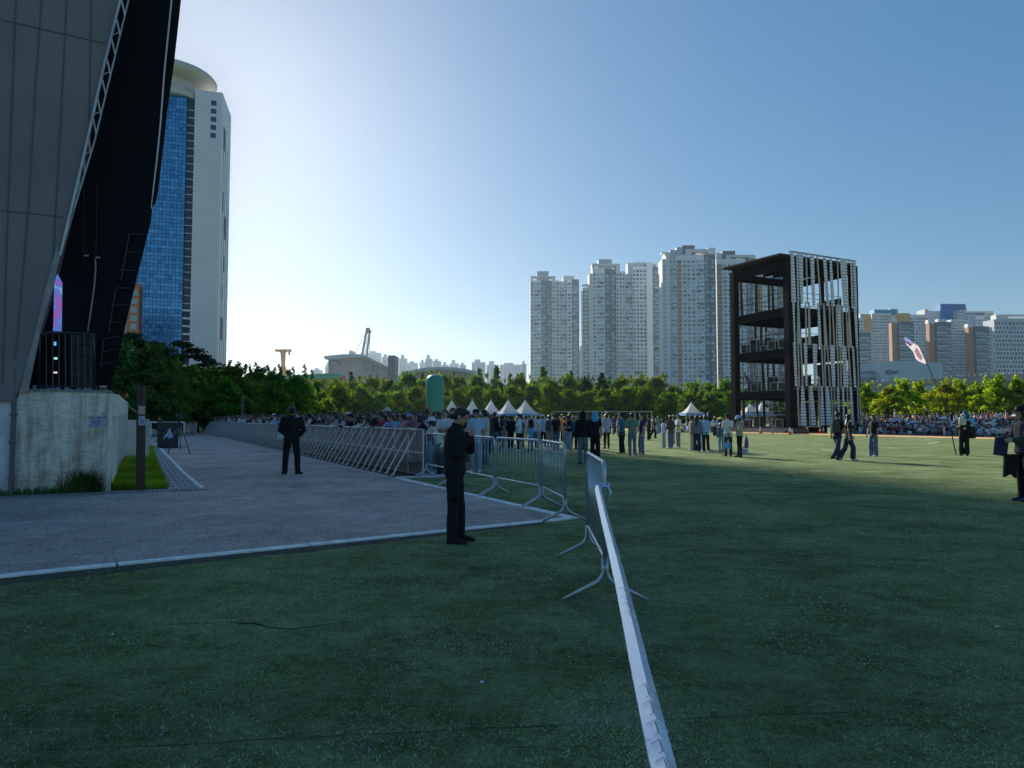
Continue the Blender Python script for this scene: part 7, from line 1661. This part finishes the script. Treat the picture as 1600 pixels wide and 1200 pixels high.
# ------------------------------------------------------------------ plastic tape stretched towards the camera
def tape_mat():
    m = bpy.data.materials.new('white_plastic_film'); m.use_nodes = True; n = m.node_tree.nodes; L = m.node_tree.links; b = n['Principled BSDF']
    b.inputs['Base Color'].default_value = (.62, .76, 1.0, 1); b.inputs['Coat Weight'].default_value = .6; b.inputs['Coat Roughness'].default_value = .06; b.inputs['Roughness'].default_value = .22; b.inputs['Specular IOR Level'].default_value = .6; b.inputs['Transmission Weight'].default_value = .15
    tc = n.new('ShaderNodeTexCoord'); mp = n.new('ShaderNodeMapping'); mp.inputs['Scale'].default_value = (30, 3, 30); nz = n.new('ShaderNodeTexNoise'); nz.inputs['Scale'].default_value = 1.5; nz.inputs['Detail'].default_value = 4
    L.new(tc.outputs['Object'], mp.inputs[0]); L.new(mp.outputs[0], nz.inputs['Vector']); bp = n.new('ShaderNodeBump'); bp.inputs['Strength'].default_value = .35; bp.inputs['Distance'].default_value = .01; L.new(nz.outputs['Fac'], bp.inputs['Height']); L.new(bp.outputs[0], b.inputs['Normal'])
    return m
TPM = tape_mat(); TPI = mat('tape_black_print', (.015, .015, .02), .3)
tp = thing('plastic_tape', 'long white plastic tape running from the near fence past the camera', 'tape', tuple(Vector((.78, 5.8, .95))))
ctl = [(925.0 + 8, 757, 5.78), (943, 800, 4.6), (956, 850, 3.65), (971, 910, 2.85), (986, 975, 2.28), (1003, 1050, 1.86), (1021, 1125, 1.56), (1039, 1200, 1.36), (1062, 1290, 1.1), (1100, 1450, .8)]
cp = [at(x, y, Y) for x, y, Y in ctl]; cp.append(Vector((.12, -.6, .78)))
def crm(P, n):
    out = []
    for i in range(len(P) - 1):
        p0, p1, p2, p3 = P[max(i - 1, 0)], P[i], P[i + 1], P[min(i + 2, len(P) - 1)]
        for k in range(n):
            t = k / n; out.append(.5 * ((2 * p1) + (p2 - p0) * t + (2 * p0 - 5 * p1 + 4 * p2 - p3) * t * t + (3 * p1 - p0 - 3 * p2 + p3) * t ** 3))
    return out + [P[-1]]
cl_ = crm(cp, 14)
prof = [(-.026, -.017), (-.025, -.013), (-.010, -.003), (.0045, .006), (.005, .006), (.015, -.001), (.026, -.009), (.0255, -.013), (.010, -.004), (-.012, -.008), (-.020, -.016)]
b = MB(); vs = []; n = len(prof)
for i, p in enumerate(cl_):
    tn = (cl_[min(i + 1, len(cl_) - 1)] - cl_[max(i - 1, 0)]).normalized(); lx = tn.cross(Vector((0, 0, 1))).normalized(); uz = lx.cross(tn)
    if lx.x < 0: lx = -lx
    w = .96 + .02 * mnoise.noise(Vector((i * .35, 0, 0))); w *= 1 if i > 3 else .55 + i * .12
    for j, (x, z) in enumerate(prof):
        e = (.0012 * mnoise.noise(Vector((i * 1.7, j, 4)))) if j < 3 or j > 8 else .0008 * mnoise.noise(Vector((i * .9, j, 7)))
        vs.append(p + lx * (x * w + e) + uz * (z * w + e * 1.5))
b.add(vs, [(i * n + j, i * n + (j + 1) % n, (i + 1) * n + (j + 1) % n, (i + 1) * n + j) for i in range(len(cl_) - 1) for j in range(n)])
o = b.build('tape_film', TPM, tp); fix(o.data)
def tape_pt(s_, across, lift=.0012):
    i = min(int(s_), len(cl_) - 2); f_ = s_ - i; p = cl_[i].lerp(cl_[i + 1], f_); tn = (cl_[i + 1] - cl_[i]).normalized(); lx = tn.cross(Vector((0, 0, 1))).normalized(); uz = lx.cross(tn)
    if lx.x < 0: lx = -lx
    # height of the upper face between the edge fold and the crease
    pts_ = [(-.026, -.017), (-.025, -.013), (-.010, -.003), (.0045, .006)]
    for (x0, z0), (x1, z1) in zip(pts_, pts_[1:]):
        if x0 <= across <= x1: z = z0 + (z1 - z0) * (across - x0) / (x1 - x0)
    return p + lx * across * .96 + uz * (z * .96 + lift + .002)
b = MB()
def mark(s0, ds):      # bracket shaped printed mark
    path = [(s0, -.016), (s0, .001), (s0 + ds, .002), (s0 + ds, -.005)]
    for (a0, x0), (a1, x1) in zip(path, path[1:]): b.bar(tape_pt(a0, x0), tape_pt(a1, x1), .0016, .0006)
for s0 in (44.0, 46.8, 49.4, 52.2): mark(s0, 1.5)
for s0 in (74.0, 79.2, 84.8, 90.5, 96): mark(s0, 3.8)
b.build('printed_marks', TPI, tp)
b = MB(); kn_ = Vector((FN.x - .0, FN.y, .955))
rk = random.Random(8)
tube(b, [kn_ + Vector((.034 * math.cos(a) * (1 + .2 * math.sin(3 * a)), .03 * math.sin(a), .012 * math.sin(2 * a))) for a in np.linspace(0, 6.283, 22)], .012, n=7)
for k in range(5): b.ell(kn_ + Vector((rk.uniform(-.09, .03), rk.uniform(-.05, -.0), rk.uniform(-.018, .03))), (rk.uniform(.02, .045), .014, rk.uniform(.008, .018)))
b.loft([kn_ + Vector((-.02, -.03, .0)), kn_ + Vector((-.07, -.04, .03)), kn_ + Vector((-.10, -.03, .022))], [.014, .016, .006], [.004] * 3, n=8)
b.loft([kn_ + Vector((.02, -.03, .0)), kn_ + Vector((.045, -.05, -.045)), kn_ + Vector((.04, -.05, -.10))], [.012, .015, .007], [.004] * 3, n=8)
b.build('knot', TPM, tp, smooth=True)

# ------------------------------------------------------------------ road case, tripod, white bag, far rails
p = gnd(255, 700); cp_ = thing('road_case', 'big black road case with a pale bird shaped print on the road', 'road case', tuple(p))
rzc = math.atan2(U.y, U.x) - R(90)
Yc = p.y; q0 = at(246, 700, Yc); W_ = (278 - 246) / FPX * Yc
b = MB(); b.prism([Vector((q0.x, Yc, .05)), Vector((q0.x + W_, Yc, .05)), Vector((q0.x + W_, Yc, 0)) + Vector((-1.6, 3.2, .05)), Vector((q0.x, Yc, 0)) + Vector((-1.6, 3.2, .05))], (0, 0, 1.26)); fix(b.build('body', CASEM, cp_).data)
b = MB(); b.prism([Vector((q0.x - .02, Yc - .02, 1.311)), Vector((q0.x + W_ + .02, Yc - .02, 1.311)), Vector((q0.x + W_ - 1.58, Yc + 3.22, 1.311)), Vector((q0.x - 1.62, Yc + 3.22, 1.311))], (0, 0, .04)); fix(b.build('lid_edge', mat('case_grey_edge', (.10, .10, .11), .5), cp_).data)
b = MB()
for dx in (.1, W_ - .1): b.loft([(q0.x + dx - .03, Yc + .1, .06), (q0.x + dx + .03, Yc + .1, .06)], .055, n=10)
b.build('castor', BLACK, cp_)
bird = [(255, 689), (256, 684), (258, 679), (261, 677), (262.5, 672), (265, 669), (267, 671), (266.8, 675), (269.5, 677), (271, 682), (269.5, 685), (268, 681), (267, 684.5), (264.5, 686), (262.5, 683), (259.5, 682.5), (257, 685.5)]
b = MB(); b.prism([Vector((at(x, y, Yc - .006).x, Yc - .006, at(x, y, Yc).z)) for x, y in bird], (0, -.004, 0)); fix(b.build('printed_emblem', mat('pale_blue_print', (.42, .52, .62), .7), cp_).data)
b = MB(); 
for k, (x, y) in enumerate(((273, 676), (275, 679), (272.5, 681))): b.bar(at(x - 1, y, Yc - .008), at(x + 1, y - 3, Yc - .008), .03, .01)
b.build('printed_strokes', MATS['pale_blue_print'], cp_)
p = gnd(279, 707); TPd = thing('camera_tripod', 'black camera on a tall tripod beside the road case', 'tripod', tuple(p)); top = Vector((p.x, p.y, 1.45))
for gx, gy in ((262, 710), (297, 709.5), (282, 702)):
    b = MB(); q = gnd(gx, gy); b.bar(q, top, .035); b.build('leg', CASEM, TPd)
b = MB(); b.bar(top, top + Vector((0, 0, .12)), .06); b.box(top + Vector((0, 0, .2)), (.16, .34, .17)); b.loft([top + Vector((0, -.3, .2)), top + Vector((0, -.15, .2))], [.07, .06], n=12); b.box(top + Vector((0, .05, .32)), (.1, .2, .06)); b.build('camera_head', CASEM, TPd, smooth=False)
b = MB(); b.bar(top + Vector((0, .1, .05)), top + Vector((.15, .5, -.15)), .025); b.build('pan_handle', CASEM, TPd)
t = thing('white_shopping_bag', 'white shopping bag hanging on the barrier beside the guard in black', 'bag', tuple(BL_(12.2, -.1)))
Yw = 24.5; b = MB(); b.loft([at(438.5, 687, Yw), at(438.5, 684, Yw), at(438.8, 674, Yw), at(439.5, 670, Yw)], [.10, .14, .12, .10], [.05, .07, .05, .03], lat=(1, 0, 0), n=16); b.build('bag_body', cloth('white'), t, smooth=True); b = MB(); tube(b, [at(436, 671, Yw), at(437.5, 664, Yw), at(441, 664, Yw), at(442.5, 671, Yw)], .008, n=5, rad=.05); b.build('handle', cloth('white'), t)
RFr = thing('white_rail', 'long white horizontal rail behind the road case', 'rail', tuple(gnd(250, 682)))
Yr = 60; b = MB(); b.bar(at(234, 659.5, Yr), at(290, 659.8, Yr), .12, .10); b.build('rail', WHITEC, RFr)
for x in (236, 262, 288): b = MB(); q = at(x, 661, Yr); b.bar(Vector((q.x, Yr, 0)), q, .07); b.build('post', WHITEC, RFr)
Yr = 66
for i, (a_, c_) in enumerate(((289, 299), (299.5, 308.5))):
    q0, q1 = gd(a_, Yr), gd(c_, Yr - 1); o = fence(q0, q1, ['pale fence panel at the far end of the road, left one', 'pale fence panel at the far end of the road, right one beside the slanted barriers'][i], 5, 1.2)
    b = MB(); b.bb((.1, -.01, .3), ((q1 - q0).length - .1, .01, 1.1)); b.build('backing_sheet', WPL, o, world=False)
# lamp post behind the left crowd
t = thing('lamp_post', 'slim grey lamp post in front of the shaded trees', 'post', tuple(gd(379, 62))); b = MB(); b.loft([gd(379, 62), at(379, 617, 62)], [.09, .06], n=8); b.build('post', mat('post_grey', (.10, .10, .12), .5), t); b = MB(); b.box(at(379, 634, 62), (.3, .12, .1)); b.build('bracket', MATS['post_grey'], t)
# line across the road further on
b = MB(); b.add([(v.x, v.y, .009) for v in line((285, 689.5), (356, 688), .10)], [(0, 1, 2, 3)]); struct('road_line', b, LINE)

# ------------------------------------------------------------------ traffic cones
CON = mat('cone_orange', (.80, .09, .03), .5); CONW = mat('cone_reflective_band', (.75, .72, .70), .5)
def cone_proto():
    t = thing('traffic_cone', None, 'traffic cone', (0, 0, 0), 0, 'orange traffic cones by the stage building')
    b = MB(); b.box((0, 0, .02), (.38, .38, .04)); b.build('base', CON, t, world=False)
    b = MB(); b.loft([(0, 0, .04), (0, 0, .72)], [.15, .03], n=18); b.build('cone', CON, t, world=False, smooth=True)
    b = MB(); b.loft([(0, 0, .30), (0, 0, .44)], [.115, .088], n=18, cap=False); b.build('reflective_band', CONW, t, world=False, smooth=True)
    b = MB(); b.loft([(0, 0, .52), (0, 0, .58)], [.075, .063], n=18, cap=False); b.build('reflective_band', CONW, t, world=False, smooth=True); return t
c0 = cone_proto()
for i, (px, py, l) in enumerate(((1116.5, 675.5, 'orange cone left of the person in beige jacket'), (1188.5, 677.5, 'orange cone in front of the open left side of the stage building'), (1234.5, 679, 'orange cone at the corner column of the stage building'), (1261.5, 678, 'orange cone right of the corner one, before the slats'), (1281.5, 677.5, 'left one of the two close orange cones'), (1286.5, 677.5, 'right one of the two close orange cones'))):
    o = c0 if i == 0 else copy_tree(c0); g = gnd(px, py); o.location = g; o['label'] = l; o.rotation_euler = (0, 0, i * .4)
t = thing('sound_box', 'dark speaker box lying beside the corner cone of the stage building', 'speaker', tuple(gnd(1248, 678))); g = gnd(1248, 678); b = MB(); b.box(g + Vector((0, 0, .28)), (1.5, .8, .5)); b.build('cabinet', CASEM, t); b = MB(); b.box(g + Vector((0, -.41, .28)), (1.3, .02, .12)); b.build('label_strip', mat('dim_blue', (.06, .09, .13), .5), t)
g = gnd(1303, 678); t = thing('green_crate', 'small green box at the right foot of the stage building', 'box', tuple(g)); b = MB(); b.box(g + Vector((0, 0, .3)), (1.0, .7, .55)); b.build('body', mat('green_plastic', (.08, .22, .16), .5), t); b = MB(); b.box(g + Vector((0, 0, .6)), (1.05, .75, .05)); b.build('lid', mat('green_plastic_lid', (.11, .28, .2), .5), t)
# parasols
def parasol(px, py, Y, c_, lbl, r_=.5):
    q = at(px, py, Y); t = thing('parasol', lbl, 'parasol', (q.x, q.y, q.z - .6), 0, 'parasols over the seated people'); b = MB()
    b.loft([q + Vector((0, 0, z)) for z in (-.14, -.06, .02, .07, .09)], [r_, r_ * .86, r_ * .5, r_ * .2, .01], n=16, cap=False); b.build('canopy', cloth(c_), t, smooth=False); b = MB(); b.bar(q - Vector((0, 0, 1.0)), q + Vector((0, 0, .12)), .02); b.build('stick', CASEM, t)
for a_ in ((1126, 653, 72, 'yellow', 'yellow parasol left of the stage building', .45), (1118, 659, 73, 'purple', 'purple parasol under the yellow one', .55), (1105, 658, 76, 'navy', 'navy parasol left of the purple one', .45), (1398, 655, 68, 'lilac', 'pale lilac parasol above the picnic crowd left part', .6), (1475, 652, 68, 'white', 'white parasol left of the flag bearer', .5), (1470, 658, 64, 'beige', 'beige parasol just below the white one', .5), (1388, 651, 76, 'black', 'black parasol at the back of the picnic crowd by the stage building', .6), (1548, 660, 60, 'cream', 'cream parasol right of the flag bearer', .55), (1590, 648, 70, 'white', 'white parasol at the right edge above the picnic crowd', .55), (1428, 658, 66, 'light blue', 'light blue parasol in the middle of the picnic crowd', .5), (1591, 675, 50, 'cream', 'low cream parasol at the right end of the front row', .4), (1023, 655, 78, 'cream', 'cream parasol behind the navy shirted person', .45)): parasol(*a_)
# bags and boxes on the mats
rb = random.Random(12); bl = []
for i in range(16):
    px = 1350 + i * 17 + rb.uniform(-4, 4); p = strip_pt(px, .25 + rb.uniform(0, .3)); c_ = rb.choice(['white', 'navy', 'sky blue', 'dusty pink', 'black', 'brown']); t = bag((p.x, p.y, p.z + .03), (rb.uniform(.3, .5), .28, rb.uniform(.25, .42)), c_, 'picnic_bag', '%s bag at the very front of the picnic mats, %s bag from the left' % (c_, ordn(i)), 'bag', rb.random() * 3); t['group'] = 'bags along the front of the picnic mats'
p = strip_pt(1474, -.9); t = thing('short_post', 'short grey post in a tuft of dry grass before the picnic crowd', 'post', tuple(p)); b = MB(); b.bar(p, p + Vector((0, 0, .75)), .12); b.box(p + Vector((0, 0, .77)), (.16, .16, .04)); b.build('post', GREYP, t)
pts = [(p.x + rb.gauss(0, .5), p.y + rb.gauss(0, .3), 0) for _ in range(700)]; o = blades('dry_grass_tuft', pts, .04, .14, .012, leafmat('dry_grass', (.16, .16, .05), (.3, .26, .09), .3), 9); tag(o, 'dry grass tuft around the short grey post', 'grass', kind='stuff')
# shoes, litter on the foreground turf
lt = []
for i, (x, y) in enumerate(((1558, 980), (745 + 8, 1067), (352 / 2, 740 + 252))):
    g = gnd(x, y); b = MB(); b.box(g + Vector((0, 0, .006)), (.022, .014, .006), rz=i); o = b.build('paper_scrap', WHITEC); tag(o, ['tiny white paper scrap on the turf near the right edge', 'tiny white paper scrap in the middle foreground turf', 'tiny white paper scrap on the turf at the left'][i], 'litter')

# ------------------------------------------------------------------ loose pile of the near turf
rs = np.random.RandomState(4); NB = 170000
Yb_ = 1.7 * (12.0 / 1.7) ** rs.rand(NB); Xb_ = (rs.rand(NB) * 1.6 - .8) * Yb_
sd = (Xb_ - K0.x) * N2.x + (Yb_ - K0.y) * N2.y; le = (Xb_ - K0.x) * (-U.y) + (Yb_ - K0.y) * U.x
keep = (sd > .28) | ((le < -.3) & (Xb_ > K0.x - .2)); Xb_, Yb_ = Xb_[keep], Yb_[keep]; nb = len(Xb_)
an = rs.rand(nb) * 6.283; ln_ = (.006 + .012 * rs.rand(nb)) * (.7 + Yb_ * .12); hh = (.003 + .008 * rs.rand(nb)) * (.8 + Yb_ * .06); ww = .0011 * (.6 + Yb_ * .28)
dx, dy = np.cos(an), np.sin(an); z0 = np.zeros(nb) + .001
v = np.stack([np.stack([Xb_ - dy * ww, Yb_ + dx * ww, z0], 1), np.stack([Xb_ + dy * ww, Yb_ - dx * ww, z0], 1), np.stack([Xb_ + dx * ln_, Yb_ + dy * ln_, z0 + hh], 1)], 1).reshape(-1, 3)
me = bpy.data.meshes.new('turf_fibres'); me.vertices.add(nb * 3); me.vertices.foreach_set('co', v.ravel().astype(np.float32)); me.loops.add(nb * 3); me.loops.foreach_set('vertex_index', np.arange(nb * 3, dtype=np.int32)); me.polygons.add(nb)
me.polygons.foreach_set('loop_start', np.arange(0, nb * 3, 3, dtype=np.int32)); me.polygons.foreach_set('loop_total', np.full(nb, 3, dtype=np.int32))
for m_ in (mat('fibre_dark', (.050, .085, .028), .8), mat('fibre_green', (.13, .20, .06), .7), mat('fibre_worn', (.42, .48, .38), .6), mat('fibre_sand', (.75, .76, .70), .7)): me.materials.append(m_)
pat = np.array([mnoise.noise(Vector((x * 1.1, y * 1.1, 5))) for x, y in zip(Xb_.tolist(), Yb_.tolist())]); r_ = rs.rand(nb) - pat * .35
me.polygons.foreach_set('material_index', np.select([r_ < .06, r_ < .22, r_ < .62], [3, 2, 1], 0).astype(np.int32)); me.update(calc_edges=True)
o = link('turf_fibres', me); tag(o, 'loose fibres and sand grains on the near artificial turf', 'turf', kind='stuff')
# old patches and a cover on the asphalt
PTCH = mat('asphalt_patch', (.13, .115, .11), .85, var=.3, scale=8, bump=.5, bscale=90)
b = MB()
for (cx_, cy_, rx_, ry_, a0) in ((468, 761, .26, .13, 1),):
    c_ = gnd(cx_, cy_); pts = []
    for k in range(18): a = 2 * math.pi * k / 18; q = 1 + .35 * mnoise.noise(Vector((math.cos(a) * 1.3, math.sin(a) * 1.3, a0))); pts.append((c_.x + rx_ * q * math.cos(a), c_.y + ry_ * q * math.sin(a), .0055))
    b.add(pts, [tuple(range(18))])
struct('asphalt_patch', b, PTCH)

# ------------------------------------------------------------------ air
USE_HAZE = True
if USE_HAZE:
    b = MB(); b.bb((-1750, -70, -1), (1750, 2450, 260)); hz = b.build('haze', [])
    hm = bpy.data.materials.new('thin_haze'); hm.use_nodes = True; n = hm.node_tree.nodes; n.remove(n['Principled BSDF']); pv = n.new('ShaderNodeVolumePrincipled')
    pv.inputs['Color'].default_value = (.66, .84, 1.0, 1); pv.inputs['Density'].default_value = .00009; pv.inputs['Anisotropy'].default_value = .62
    hm.node_tree.links.new(pv.outputs[0], n['Material Output'].inputs['Volume']); hz.data.materials.append(hm); hz['kind'] = 'stuff'; hz['label'] = 'thin bright air haze'
